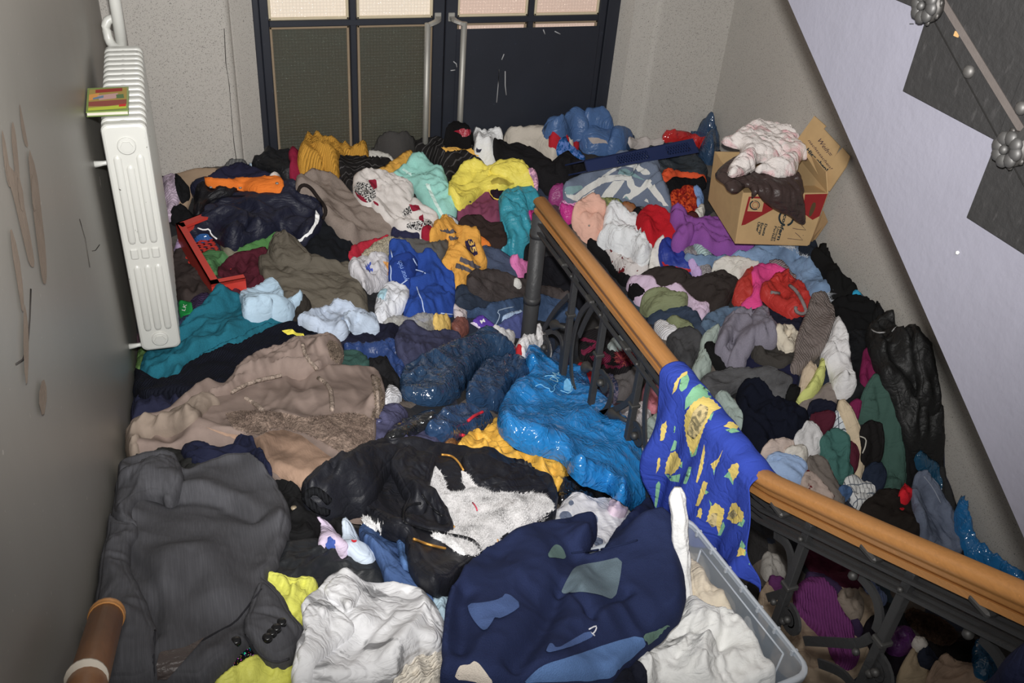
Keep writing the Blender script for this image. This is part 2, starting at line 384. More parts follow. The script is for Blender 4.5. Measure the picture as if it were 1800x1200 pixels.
def tri_fill(poly, s):
    lo = poly.min(0); hi = poly.max(0)
    xs = np.arange(lo[0], hi[0], s); ys = np.arange(lo[1], hi[1], s * .866)
    XX, YY = np.meshgrid(xs, ys); XX = XX + (np.arange(len(ys)) % 2)[:, None] * s * .5
    x = XX.ravel(); y = YY.ravel(); m = inside(poly, x, y); x = x[m]; y = y[m]
    m = dist(poly, x, y) > .55 * s; x = x[m]; y = y[m]
    pts = [Vector(p) for p in poly] + [Vector(p) for p in zip(x, y)]; n = len(poly)
    v, _, f, _, _, _ = delaunay_2d_cdt(pts, [(i, (i+1) % n) for i in range(n)], [], 1, 1e-6, False)
    V = np.array([q[:] for q in v]); Fq = np.array([list(q)[:3] for q in f], int).reshape(-1, 3); c = V[Fq].mean(1)
    return V, Fq[inside(poly, c[:, 0], c[:, 1])].tolist()
SEED = [0]
KN = {'plastic': dict(T=.055, r=.07, amp=.009, lam=.12, al=.6), 'satin': dict(T=.05, r=.05, amp=.014, lam=.06, al=.5),
      'crinkle': dict(T=.04, r=.05, amp=.016, lam=.055, al=.55), 'tiedye': dict(T=.06, r=.06, amp=.022, lam=.07, al=.6),
      'denim': dict(T=.035, r=.04, amp=.010, lam=.07, al=.35), 'knit': dict(T=.045, r=.06, amp=.009, lam=.10, al=.5), 'rib': dict(T=.045, r=.06, amp=.009, lam=.10, al=.4),
      'fleece': dict(T=.04, r=.05, amp=.012, lam=.10, al=.4), 'card': dict(T=.006, r=.004, amp=.0, lam=.1, al=1), 'flat': dict(T=.006, r=.004, amp=.001, lam=.1, al=1),
      'clear': dict(T=.03, r=.04, amp=.016, lam=.06, al=.9)}
DEF = dict(T=.036, r=.045, amp=.013, lam=.065, al=.27)
TK, RK = .42, .40
def lay(name, cat, label, kind, rgb, s, group=None, a=None, folds=(), grow=.006, raw=False, smooth=1, wa=None, **kw):
    """lay one garment: photo outline -> outline on the heap -> draped, folded, thick cloth; the heap grows by it"""
    SEED[0] += 1; sd = SEED[0]
    q = dict(DEF); q.update(KN.get(kind, {})); q.update(kw)
    P2 = px(s) if isinstance(s, str) else s
    P2 = resample(chaikin(P2, smooth), 9.0)
    W3 = cast(P2, H if raw else HB); poly = W3[:, :2].copy()
    poly[:, 0] = np.clip(poly[:, 0], -.277, 3.0); poly[:, 1] = np.clip(poly[:, 1], .5, np.where((poly[:, 0] > .37) & (poly[:, 0] < 2.33), 4.68, 4.585))
    dm = np.linalg.norm(W3.mean(0)); sp = max(.0050, .0024 * dm) * q.get('sp', 1.0)
    if area(poly) < 0: poly = poly[::-1]
    poly = resample(poly, sp)
    nx = np.roll(poly, -1, 0) - np.roll(poly, 1, 0); nr = np.stack([nx[:, 1], -nx[:, 0]], 1); nr /= np.linalg.norm(nr, axis=1)[:, None] + 1e-9
    arc = np.arange(len(poly)) * sp
    poly = poly + nr * (grow + .0035 * noise(arc / .05, arc * 0 + .5, sd))[:, None]
    poly[:, 0] = np.clip(poly[:, 0], -.279, 3.0)
    c = poly - poly.mean(0); ev, evec = np.linalg.eigh(c.T @ c)
    ang = math.atan2(evec[1, 1], evec[0, 1]) if a is None else math.radians(a)
    fl = []
    for fs, fh, fw in folds: fl.append((cast(px(fs), HB)[:, :2], fh, fw))
    wi0 = max(0, int((poly[:, 0].min() - GX0) / GR) - 8); wi1 = min(NX, int((poly[:, 0].max() - GX0) / GR) + 10)
    wj0 = max(0, int((poly[:, 1].min() - GY0) / GR) - 8); wj1 = min(NY, int((poly[:, 1].max() - GY0) / GR) + 10)
    win = H[wj0:wj1, wi0:wi1]
    B = blur(np.maximum(win, blur(win, 3)), 2) + .003
    FULL = H.copy(); FULL[wj0:wj1, wi0:wi1] = B
    ext = np.sqrt(abs(area(poly))); tl = RS.uniform(-1, 1, 2) * min(.10, .02 / max(ext, .05)) * q.get('tilt', 1.0); cp = poly.mean(0)
    thick = kind in ('crinkle', 'tiedye', 'plastic', 'satin', 'clear') or q['T'] > .105
    T, r, amp, lam, al = q['T'] * (.62 if thick else TK), q['r'] * (.6 if thick else RK), q['amp'] * q.get('ak', 1.6), min(q['lam'], .018 + .19 * ext), q['al']
    ca, sa = math.cos(ang), math.sin(ang)
    def zf(x, y, d=None):
        if d is None: d = np.where(inside(poly, x, y), dist(poly, x, y), 0)
        e = np.clip(d / r, 0, 1); prof = np.sqrt(np.maximum(1 - (1 - e) ** 2, 0))
        u = x * ca + y * sa; v = -x * sa + y * ca
        wx = .35 * lam * noise(x / (lam * 2.2), y / (lam * 2.2), sd + 7); wy = .6 * lam * noise(x / (lam * 2.2) + 9, y / (lam * 2.2), sd + 8)
        n1 = 1.1 - np.sqrt(noise((u + wx) / lam * al, (v + wy) / lam, sd) ** 2 + .0018) * 2.4
        c2, s2 = math.cos(.7), math.sin(.7); u2, v2 = u * c2 + v * s2, -u * s2 + v * c2
        n2 = 1.05 - np.sqrt(noise((u2 + wx) / lam * al * 1.5 + 5, (v2 + wy) / lam * 1.6, sd + 3) ** 2 + .0012) * 2.4
        n4 = 1 - np.abs(noise((u + wy) / lam * al * 3.4 + 3, (v + wx) / lam * 3.1, sd + 4)) * 2.4
        n3 = noise(x / .30 + sd * 1.7, y / .30, sd + 5)
        w_ = .50 + .65 * np.clip(noise(x / .17, y / .17, sd + 11) * 1.4 + .45, 0, 1)
        w2 = .15 + .85 * np.clip(noise(x / .15, y / .15, sd + 13) * 1.6 + .35, 0, 1)
        fo = (amp * w_ * np.clip(n1, -.7, 1) + amp * .75 * w2 * np.clip(n2, -.6, 1) + amp * .28 * w_ * np.clip(n4, -.6, 1) + .020 * n3 * min(1, ext / .3)) * np.clip(d / .03, .45, 1)
        z = bil(FULL, x, y) + .004 + T * prof * (.85 + .3 * noise(x / .2, y / .2, sd + 2)) + fo
        z = z + ((x - cp[0]) * tl[0] + (y - cp[1]) * tl[1] + .5 * ext * (abs(tl[0]) + abs(tl[1])))
        for pl, fh, fw in fl:
            dd = dist(pl, x, y, False); z = z + fh * np.exp(-(dd / fw) ** 2) * np.clip(d / .02, 0, 1)
        return z
    V, Fc = tri_fill(poly, sp)
    d = dist(poly, V[:, 0], V[:, 1]); z = zf(V[:, 0], V[:, 1], d)
    # hem: the edge turns down and under
    ed = {}
    for f in Fc:
        for i in range(3):
            e = (f[i], f[(i+1) % 3]); k = (min(e), max(e)); ed[k] = None if k in ed else e
    V3 = np.column_stack([V, z]).tolist(); low = {}
    cen = poly.mean(0)
    for k, e in ed.items():
        if e is None: continue
        for i in e:
            if i not in low:
                low[i] = len(V3); V3.append([V[i, 0], V[i, 1], z[i] - .030])
        Fc.append([e[1], e[0], low[e[0]]]); Fc.append([e[1], low[e[0]], low[e[1]]])
    o = obj(name, V3, Fc, fabric(kind, rgb, ang if wa is None else math.radians(wa)))
    at_ = o.data.attributes.new('hem', 'FLOAT', 'POINT'); at_.data.foreach_set('value', np.concatenate([d, np.zeros(len(V3) - len(V))]).astype(np.float32))
    tag(o, label, cat, group)
    g1 = GXX[wj0:wj1, wi0:wi1].ravel(); g2 = GYY[wj0:wj1, wi0:wi1].ravel(); m = inside(poly, g1, g2)
    if m.any():
        zz = zf(g1[m], g2[m]); fl_ = H[wj0:wj1, wi0:wi1].ravel(); fl_[m] = np.maximum(fl_[m], zz); H[wj0:wj1, wi0:wi1] = fl_.reshape(win.shape)
        a0, a1, b0, b1 = max(0, wj0-12), min(NY, wj1+12), max(0, wi0-12), min(NX, wi1+12)
        HB[a0:a1, b0:b1] = blur(H[a0:a1, b0:b1], 3)
    LAYS[o.name] = (zf, poly, ang); return o
LAYS = {}
def patch(o, name, kind, rgb, s, lift=.0052, label=None, smooth=0, sp=.006, wa=None):
    """a part of a garment that lies on its cloth: a stripe, patch, badge, lining"""
    zf, poly, ang = LAYS[o.name]
    P2 = resample(chaikin(px(s) if isinstance(s, str) else s, smooth), 4.0)
    W3 = cast(P2, H); p = W3[:, :2]
    p[:, 0] = np.clip(p[:, 0], -.27, 3.0)
    if area(p) < 0: p = p[::-1]
    p = resample(p, sp * .8)
    V, Fc = tri_fill(p, sp)
    ins = inside(poly, V[:, 0], V[:, 1]); z = zf(V[:, 0], V[:, 1]) + lift
    z = np.where(ins, z, np.maximum(bil(H, V[:, 0], V[:, 1]) + lift, 0 * z - 9))
    if (~ins).any() and ins.any():   # pieces that reach over the hem end on the hem
        Q = V[~ins]; best = np.full(len(Q), 9.); pos = Q.copy()
        for i in range(len(poly)):
            a_, b_ = poly[i - 1], poly[i]; ab = b_ - a_; t = np.clip(((Q - a_) @ ab) / (ab @ ab + 1e-12), 0, 1); pt = a_ + t[:, None] * ab; dd = np.linalg.norm(Q - pt, axis=1)
            m = dd < best; best[m] = dd[m]; pos[m] = pt[m]
        Fc = [f for f in Fc if ins[f].any()]; V = V.copy(); V[~ins] = pos; z[~ins] = zf(pos[:, 0], pos[:, 1], np.zeros(len(pos))) + lift
    r = obj(name, np.column_stack([V, z]), Fc, fabric(kind, rgb, ang if wa is None else math.radians(wa)), o)
    if label: r['label'] = label
    return r
def cord(o, name, kind, rgb, s, w=.004, lift=.002, flat=.5, label=None, loops=1):
    """a thin cord, seam or zip along a pixel path on a garment"""
    P2 = px(s)
    for _ in range(loops):
        q = np.empty((len(P2)*2-2, 2)); q[0::2] = P2[:-1]*.75 + P2[1:]*.25; q[1::2] = P2[:-1]*.25 + P2[1:]*.75; P2 = np.vstack([P2[:1], q, P2[-1:]])
    L = np.r_[0, np.cumsum(np.linalg.norm(np.diff(P2, axis=0), axis=1))]; t = np.linspace(0, L[-1], max(3, int(L[-1]/4)))
    P2 = np.stack([np.interp(t, L, P2[:, i]) for i in (0, 1)], 1)
    p = cast(P2, H); p[:, 2] += lift
    m = MB(); m.tube(p, w, 6); r = m.build(name, fabric(kind, rgb), o, True)
    if label: r['label'] = label
    return r
def tufts(o, name, kind, rgb, s, n, ln, wd, label=None, lay_=.5):
    """fleece or fur: many small bent blades standing on a region of a garment"""
    P2 = resample(chaikin(px(s), 1), 5.0); W3 = cast(P2, H); p = W3[:, :2]
    lo, hi = p.min(0), p.max(0); pts = []
    A = abs(area(p)); k = int(n * (hi-lo).prod() / max(A, 1e-6))
    x = RS.uniform(lo[0], hi[0], k); y = RS.uniform(lo[1], hi[1], k); mk = inside(p, x, y); x = x[mk]; y = y[mk]
    z = bil(H, x, y); n = len(x)
    dirx = noise(x/.06, y/.06, 61) * 1.2 + RS.normal(0, .4, n); diry = noise(x/.06+7, y/.06, 62) * 1.2 + RS.normal(0, .4, n) - .3
    L = ln * RS.uniform(.6, 1.25, n)
    tip = np.stack([x + L*lay_*dirx, y + L*lay_*diry, z + L*.75], 1); b = np.stack([x, y, z - .003], 1)
    th = RS.uniform(0, np.pi, n); ex = np.stack([np.cos(th), np.sin(th), 0*th], 1) * wd; ey = np.stack([-np.sin(th), np.cos(th), 0*th], 1) * wd
    V = np.stack([b - ex, b + ex, b + ey, tip], 1).reshape(-1, 3)
    i = np.arange(n) * 4; Fc = np.stack([np.stack([i, i+1, i+3], 1), np.stack([i+1, i+2, i+3], 1), np.stack([i+2, i, i+3], 1)], 1).reshape(-1, 3)
    r = obj(name, V, Fc.tolist(), fabric(kind, rgb), o, True); r['kind'] = 'stuff'
    if label: r['label'] = label
    return r
def text_on(o, name, body, rgb, s, hpx, kind='flat', bold=0.0, lift=.004, dz=None):
    """letters on a garment: s = two pixel points of the baseline, hpx = letter height in pixels"""
    a, b = px(s)[:2]; ex = nrm(b - a); ey = np.array([ex[1], -ex[0]]); v, f = text_mesh(body, 1.0, bold)
    k = np.linalg.norm(b - a) / max(v[:, 0].max(), 1e-6)
    P2 = a + v[:, :1] * ex * k + v[:, 1:2] * ey * (hpx / .7)
    p = cast(P2, H); p[:, 2] += lift
    return obj(name, p, f, fabric(kind, rgb), o, False)

def sub(name, parent, kind, rgb, s, label=None, **kw):
    """a folded-over piece of a garment (sleeve, lapel, collar): laid on top of it and made its part"""
    o = lay(name, 'x', 'x', kind, rgb, s, tilt=0, **kw); lo = np.array(o.location); p0 = ORI[parent.name]
    o.parent = parent; o.location = lo - p0
    del o['label']; del o['category']
    if label: o['label'] = label
    SUBOFF[o.name] = 1; return o
SUBOFF = {}
# ================================================================ THE SETTING
XL, XW, YW, YD, ZF = -0.285, 3.01, 4.60, 4.72, -3.10
def wall_mat(name, rgb, speck, bumpy=.3):
    N = NT(name); c = np.minimum(lin(rgb) * GAIN, .92)
    base = N.mixc(N.noise(2.2, 4), c * .93, c * 1.07)
    if speck:
        base = N.mixc(N.ramp(N.noise(230, 2), [(0.58, (0, 0, 0)), (0.68, (1, 1, 1))]), base, c * .5)
        base = N.mixc(N.ramp(N.noise(170, 1), [(0.70, (0, 0, 0)), (0.75, (1, 1, 1))]), base, c * .16)
        N.bump(N.noise(160, 2), .25, .002)
    else:
        N.bump(N.noise(9, 4), bumpy, .006); N.bump(N.noise(60, 3), bumpy, .0015)
    N.set(Base_Color=base, Roughness=.8); return N.m
M_SPECK = wall_mat('speckled_plaster', (158, 154, 148), True)
M_LILAC = wall_mat('lilac_plaster', (108, 107, 117), False, .5)
N = NT('grey_gloss_paint'); c = lin((130, 127, 121)) * GAIN
base = N.mixc(N.noise(3, 4, vec=N.map((0, 0, 0), (1, 1, .25))), c * .88, c * 1.1)
base = N.mixc(N.ramp(N.noise(55, 3), [(.70, (0, 0, 0)), (.74, (1, 1, 1))]), base, c * 1.5)
N.set(Base_Color=base, Roughness=.42); N.bump(N.noise(14, 3), .12, .004); M_GLOSS = N.m
M_FLOOR = wall_mat('stone_floor', (110, 106, 100), False)
def slab(name, lo, hi, mat):
    o = MB().box(lo, hi).build(name, mat); tag(o, kind='structure'); return o
slab('floor', (-.5, -.6, ZF - .1), (3.2, 4.95, ZF), M_FLOOR)
slab('wall_left', (XL - .15, -.3, ZF), (XL, YW, .75), M_GLOSS)
slab('wall_right', (XW, .0, ZF), (XW + .15, YW + .3, .75), M_SPECK)
# back wall with the splayed door recess and its rounded corners
JL, JR, DL, DR = .06 * YW, .521 * YW, .084 * YD, .4965 * YD
def wall_poly(name, xy):
    v = []; f = []; n = len(xy)
    for x, y in xy: v += [(x, y, ZF), (x, y, .75)]
    for i in range(n): j = (i+1) % n; f.append((2*i, 2*j, 2*j+1, 2*i+1))
    f.append([2*i+1 for i in range(n)]); f.append([2*i for i in range(n)][::-1])
    o = obj(name, v, f, M_SPECK, None, False); tag(o, kind='structure'); return o
def arc_xy(cx, cy, r, a0, a1, n=6): return [(cx + r*math.cos(math.radians(a0+(a1-a0)*i/n)), cy + r*math.sin(math.radians(a0+(a1-a0)*i/n))) for i in range(n+1)]
wall_poly('wall_back', [(XL - .1, YW), *arc_xy(JL - .035, YW + .035, .035, -90, 0), (JL + .008, YW + .03), (DL, YD - .02), (DL, YD + .12), (XL - .1, YD + .12)])
wall_poly('wall_back_right', [(JR + .0, YW + .045), *arc_xy(JR + .17, YW + .05, .05, 180, 270)[2:], (XW, YW), (XW, YD + .12), (DR, YD + .12), (DR, YD - .02), (JR - .01, YW + .0), (JR, YW + .02)])
# hairline crack beside the rounded corner
ck = MB(); ck.tube([at(u, v, 'Y', YW - .001) for u, v in [(394, 50), (397, 110), (403, 150), (408, 215), (411, 250), (416, 285)]], .0018, 5)
t = ck.build('trim_1', fabric('flat', (70, 68, 66)), None, True); tag(t, kind='structure')

# ---- door: dark double door, wired-glass panes, sheet-steel panel on the right leaf
def dz(v): return at(700, v, 'Y', YD)[2]
def dx(u, v=120): return at(u, v, 'Y', YD)[0]
N = NT('blue_black_paint'); c = lin((30, 33, 41)) * GAIN
base = N.mixc(N.noise(5, 4), c * .8, c * 1.2); base = N.mixc(N.ramp(N.noise(40, 4), [(.68, (0, 0, 0)), (.74, (1, 1, 1))]), base, c * 2.2)
N.set(Base_Color=base, Roughness=.45); M_DOOR = N.m
door = empty('door_1', ((DL + DR) / 2, YD, ZF)); door['kind'] = 'structure'
ZT = .62; ZB = -2.6
def dpart(name, boxes, mat, label=None, bev=.004):
    m = MB()
    for lo, hi in boxes: m.box(lo, hi, bev)
    o = m.build(name, mat, door)
    if label: o['label'] = label
    return o
zt0, zt1 = at(620, 44, 'Y', YD)[2], at(620, 33, 'Y', YD)[2]   # transom bar
xa0, xa1 = dx(472, 37), dx(613, 37); xb0, xb1 = dx(627, 37), dx(760, 37); xc0, xc1 = dx(803, 33), dx(926, 33); xd0, xd1 = dx(938, 28), dx(1051, 25)
xm = dx(781, 40)
dpart('door_frame', [((DL - .01, YD - .03, ZB), (xa0 - .045, YD + .05, ZT)), ((xd1 + .045, YD - .03, ZB), (DR + .01, YD + .05, ZT)), ((DL, YD - .03, ZT - .1), (DR, YD + .05, ZT))], M_DOOR)
for k, (s0, s1, g0, g1) in enumerate([(xa0 - .043, xa0, xb1, xm - .003), (xm + .003, xc0, xd1, xd1 + .043)]):
    nm = 'left' if k == 0 else 'right'
    dpart('stile', [((s0, YD - .018, ZB), (s1, YD + .03, ZT - .1))], M_DOOR); dpart('stile', [((g0, YD - .018, ZB), (g1, YD + .03, ZT - .1))], M_DOOR)
    mx = ((xa1, xb0), (xc1, xd0))[k]
    dpart('mullion', [((mx[0] + .004, YD - .016, ZB), (mx[1] - .004, YD + .025, ZT - .1))], M_DOOR)
    dpart('transom', [((s1, YD - .017, zt0), (g0, YD + .027, zt1))], M_DOOR)
# panes
def pane_mat(name, rgb, emit, tint2):
    N = NT(name); c = lin(rgb)
    w1 = N.n('TexWave', Scale=19.0, Distortion=0.0, bands_direction='X'); N.l(N.tc.outputs['Object'], w1.inputs[0])
    w2 = N.n('TexWave', Scale=19.0, Distortion=0.0, bands_direction='Z'); N.l(N.tc.outputs['Object'], w2.inputs[0])
    g1 = N.ramp(w1.outputs['Fac'], [(.86, (0, 0, 0)), (.97, (1, 1, 1))]); g2 = N.ramp(w2.outputs['Fac'], [(.86, (0, 0, 0)), (.97, (1, 1, 1))])
    grid = N.mixc(1.0, g1, g2, 'LIGHTEN')
    b = N.mixc(N.noise(3.2, 4), c * .8, lin(tint2))
    b = N.mixc(N.ramp(N.noise(170, 1), [(.70, (0, 0, 0)), (.75, (1, 1, 1))]), b, np.minimum(c * 1.8, 1))
    b2 = N.mixc(grid, b, b, 'MIX'); b2 = N.mixc(.28, b, N.mixc(grid, b, c * .55))
    N.set(Base_Color=b2, Roughness=.3); N.bump(grid, .5, .002); N.bump(N.noise(240, 2), .4, .001)
    if emit > 0: N.set(Emission_Color=b2, Emission_Strength=emit)
    return N.m
MPW = pane_mat('daylit_wired_glass', (222, 210, 194), 0.5, (214, 200, 182)); MPP = pane_mat('daylit_pink_wired_glass', (205, 180, 166), 0.5, (196, 172, 158))
MPD = pane_mat('dark_wired_glass', (84, 91, 82), 0, (76, 66, 54))
M_PUTTY = fabric('card', (128, 112, 92)); M_PUTTY2 = fabric('card', (178, 166, 140))
def pane(x0, x1, z0, z1, mat, putty, label):
    p = MB().box((x0 + .012, YD + .004, z0 + .012), (x1 - .012, YD + .010, z1 - .012)).build('pane', mat, door); p['label'] = label
    b = MB(); wd = .013
    for lo, hi in [((x0, z0), (x1, z0 + wd)), ((x0, z1 - wd), (x1, z1)), ((x0, z0), (x0 + wd, z1)), ((x1 - wd, z0), (x1, z1))]:
        b.box((lo[0], YD - .008, lo[1]), (hi[0], YD + .006, hi[1]), .003)
    q = b.build('glazing_bead', putty, door)
for x0, x1, mt in ((xa0, xa1, MPW), (xb0, xb1, MPW), (xc0, xc1, MPP), (xd0, xd1, MPP)): pane(x0, x1, zt1, ZT - .1, mt, M_PUTTY2, 'wired glass pane lit by daylight')
pane(xa0, xa1, ZB + .1, zt0, MPD, M_PUTTY, 'dark wired glass pane'); pane(xb0, xb1, ZB + .1, zt0, MPD, M_PUTTY, 'dark wired glass pane')
zs = at(940, 46, 'Y', YD)[2]
pane(xc0, xc1, zs - .05, zt0, MPP, M_PUTTY, 'narrow lit strip of glass above the steel panel'); pane(xd0, xd1, zs - .05, zt0, MPP, M_PUTTY, 'narrow lit strip of glass above the steel panel')
dpart('sheet_panel', [((xc0 - .006, YD - .024, ZB), (xd1 + .012, YD - .016, zs))], M_DOOR, 'sheet panel screwed over the lower panes')
pm = MB()
for pl in ([(877, 122), (876, 150), (873, 180)], [(888, 125), (888, 150), (890, 167)], [(882, 105), (886, 95)], [(955, 52), (958, 60)], [(975, 55), (985, 60)], [(797, 108), (802, 112), (803, 118)], [(792, 124), (800, 123)]):
    pm.tube([at(u, v, 'Y', YD - .0245) for u, v in pl], .003, 5)
pm.build('paint_scratches', fabric('flat', (150, 150, 152)), door, True)
M_STEEL = fabric('metal', (150, 148, 142))
for u0, ub, vt, vb in ((752, 770, 41, 300), (816, 794, 39, 300)):
    hm = MB(); p0 = at(u0, vt, 'Y', YD - .07); pb = at(ub, 31, 'Y', YD - .02)
    hm.tube([(p0[0], p0[1], ZB + .3), (p0[0], p0[1], p0[2])], .0165, 12); h = hm.build('pull_handle', M_STEEL, door, True)
    bm = MB(); bm.tube(seg_bezier(p0 + [0, 0, -.01], p0 + [(.06 if ub > u0 else -.06), .0, .01], pb + [0, -.03, .0], pb, 8), .013, 8, prof=[(-1, -.6), (1, -.6), (1, .6), (-1, .6)])
    bm.box((pb[0] - .018, YD - .022, pb[2] - .02), (pb[0] + .018, YD - .014, pb[2] + .025), .003); b = bm.build('handle_bracket', M_STEEL, h)
# the lit yard seen as brightness only through the frosted panes: a plain facade across the way
slab('wall_outside', (-1.5, 7.2, -3.1), (5, 7.3, 3), wall_mat('outside_plaster', (150, 130, 118), False))

# ---- upper flight of stairs: lilac plaster flank, dark stone step ends, treads
XS = 1.55
flight = empty('staircase', (XS, 1.5, -1)); flight['kind'] = 'structure'
e0, e1 = at(1385, 0, 'X', XS), at(1800, 945, 'X', XS); sl = (e0[2] - e1[2]) / (e0[1] - e1[1])
yA, yB = .25, 3.3; zA = e1[2] + (yA - e1[1]) * sl; zB = e1[2] + (yB - e1[1]) * sl
m = MB(); m.hexa([(XS, yA, zA), (XW, yA, zA), (XW, yB, zB), (XS, yB, zB), (XS, yA, zA + .62), (XW, yA, zA + .62), (XW, yB, zB + .62), (XS, yB, zB + .62)])
fl = m.build('flank', M_LILAC, flight)
N = NT('dark_step_stone'); c = lin((27, 26, 26)) * GAIN
base = N.mixc(N.noise(30, 5), c * .7, c * 1.25); base = N.mixc(N.ramp(N.noise(70, 3, vec=N.map((.5, 0, 0), (1, 1, .3))), [(.6, (0, 0, 0)), (.75, (1, 1, 1))]), base, c * 2.2)
N.set(Base_Color=base, Roughness=.75); N.bump(N.noise(60, 4), .7, .004); M_STONE = N.m
P1 = at(1597, 160, 'X', XS); TR, RI = .282, .171
def prism(m, poly, x0, x1):   # polygon in (y,z)
    n = len(poly); m.add([(x0, *p) for p in poly] + [(x1, *p) for p in poly], [list(range(n)), list(range(2*n-1, n-1, -1))] + [(i, i+n, (i+1) % n + n, (i+1) % n) for i in range(n)])
for k in range(-4, 4):
    y1 = P1[1] + k * TR; z0 = P1[2] + k * RI; y0 = y1 - TR - .0
    pl = []
    for (a, b) in ((y0, z0), (y1, z0), (y1, z0 + RI), (y1, z0 + RI + .34), (y0, z0 + RI + .34 - RI)): pl.append((a + .004 * math.sin(9 * a + k), b))
    m = MB(); prism(m, pl, XS - .013, XS + .02); m.build('step_end', M_STONE, flight)
    m = MB(); m.box((XS + .01, y0, z0 + .30), (XW, y1 + .02, z0 + .34), .006); m.build('tread', fabric('card', (96, 92, 86)), flight)
# worn light fillet along the pitch, joint line, rivets
b0, b1 = at(1657, 0, 'X', XS - .015), at(1786, 210, 'X', XS - .015); d = b1 - b0
m = MB(); m.tube([b0 - d * .6, b0, b0 + d * .5, b1, b1 + d * .8], .008, 8, prof=[(-1, -.35), (1, -.35), (.7, .35), (-.7, .35)], up=(1, 0, 0)); m.build('worn_fillet', fabric('suede', (78, 72, 69)), flight)
g0, g1 = at(1640, 33, 'X', XS - .0135), at(1752, 238, 'X', XS - .0135); d = g1 - g0
m = MB(); m.tube([g0 - d * .3, g0, g1, g1 + d * .6], .0016, 5); m.build('joint_line', fabric('flat', (20, 19, 18)), flight)
for u, v in ((1703, 126), (1795, 190)):
    c_ = at(u, v, 'X', XS - .017); m = MB(); m.ball(c_, .014, 10, (.7, 1, 1)); m.build('rivet', fabric('metal', (80, 78, 76)), flight, True)
c_ = at(1682, 60, 'X', XS - .014); MB().box(c_ - [.002, .006, .005], c_ + [.002, .006, .005]).build('paint_chip', fabric('flat', (150, 118, 74)), flight)
c_ = at(1683, 444, 'X', XS - .003); MB().ball(c_, .005, 6).build('paint_fleck', fabric('shiny', (170, 170, 170)), flight, True)
MB().tube([at(1599, 42, 'X', XS - .001), at(1606, 42, 'X', XS - .001)], .0012, 5).build('scratch', fabric('flat', (60, 60, 64)), flight)

# ---- balusters of the upper flight: flower rosettes bolted to the step ends
def rosette(c_, r, parent, mat):
    m = MB()
    for i in range(8):
        a = i * math.pi / 4; m.ball((c_[0] - .012, c_[1] + .62 * r * math.cos(a), c_[2] + .62 * r * math.sin(a)), r * .42, 10, (.6, 1, 1))
    m.ball((c_[0] - .02, c_[1], c_[2]), r * .27, 10, (.8, 1, 1))
    m.build('rosette', mat, parent, True)
    q = MB(); pts = []
    for i in range(8):
        a = i * math.pi / 4 + .39; q.ball((c_[0] - .001, c_[1] + .95 * r * math.cos(a), c_[2] + .95 * r * math.sin(a)), r * .22, 6, (.4, 1, 1))
    q.tube([(c_[0] - .004, c_[1], c_[2]), (c_[0] + .01, c_[1], c_[2])], r * .98, 16, up=(0, 1, 0)); q.build('rosette_leaf', fabric('metal', (60, 58, 56)), parent, True)
M_IRON = fabric('metal', (74, 73, 72)); M_IROND = fabric('leather', (52, 52, 53))
ub = empty('upper_banister', at(1778, 262, 'X', XS - .03))
tag(ub, 'grey iron baluster feet with flower rosettes on the upper flight at top right', 'banister')
for u, v in ((1632, 10), (1778, 262)):
    c_ = at(u, v, 'X', XS - .03); rosette(c_, .036, ub, M_IRON)
    m = MB(); q = [c_ + [.01, 0, 0], c_ + [-.005, -.03, .05], c_ + [-.008, -.07, .12], c_ + [0, -.08, .35]]; m.tube(seg_bezier(*q, n=12), .014, 8, prof=[(-1, -.5), (1, -.5), (1, .5), (-1, .5)]); m.build('baluster', M_IRON, ub)
c_ = at(1758, 3, 'X', XS + .05); m = MB(); m.ball(c_, .012, 10); m.tube([c_, c_ + [.3, -.25, .02]], .006, 6); m.build('floor_bolt', fabric('metal', (35, 33, 32)), ub, True)

# ================================================================ LARGE FIXTURES
# ---- radiator
rad = empty('radiator', (-.19, 3.3, -2.0)); tag(rad, 'tall white ribbed cast iron radiator on the left wall', 'radiator')
rx0, rx1, rzb, rzt, ry0, ry1, NS = -.243, -.108, -2.0, -1.145, 2.95, 3.76, 15
N = NT('radiator_enamel'); c = np.minimum(lin((178, 178, 173)) * GAIN, .85)
base = N.mixc(N.ramp(N.noise(24, 4), [(.71, (0, 0, 0)), (.73, (1, 1, 1))]), c, (.05, .045, .04)); N.set(Base_Color=base, Roughness=.35); N.bump(N.noise(30, 3), .08, .003); M_RAD = N.m
pit = (ry1 - ry0) / NS
def rprof(x0, x1, z0, z1, r, n=5):
    p = []
    for cx, cz, a in ((x1 - r, z1 - r, 0), (x0 + r, z1 - r, 90), (x0 + r, z0 + r, 180), (x1 - r, z0 + r, 270)):
        p += [(cx + r*math.cos(math.radians(a + 90*i/n)), cz + r*math.sin(math.radians(a + 90*i/n))) for i in range(n+1)]
    return p
def section_mesh(y0, y1):
    m = MB(); b = .009; prev = None; v = []; rings = [(y0, b), (y0 + b*.35, b*.3), (y0 + b, 0), (y1 - b, 0), (y1 - b*.35, b*.3), (y1, b)]
    for y, i in rings: v += [(x, y, z) for x, z in rprof(rx0 + i, rx1 - i, rzb + i, rzt - i, .022)]
    n = len(v) // len(rings); f = [(k*n+j, (k+1)*n+j, (k+1)*n+(j+1) % n, k*n+(j+1) % n) for k in range(len(rings)-1) for j in range(n)]
    f += [list(range(n)), list(range(len(v)-1, len(v)-n-1, -1))]; m.add(v, f); return m
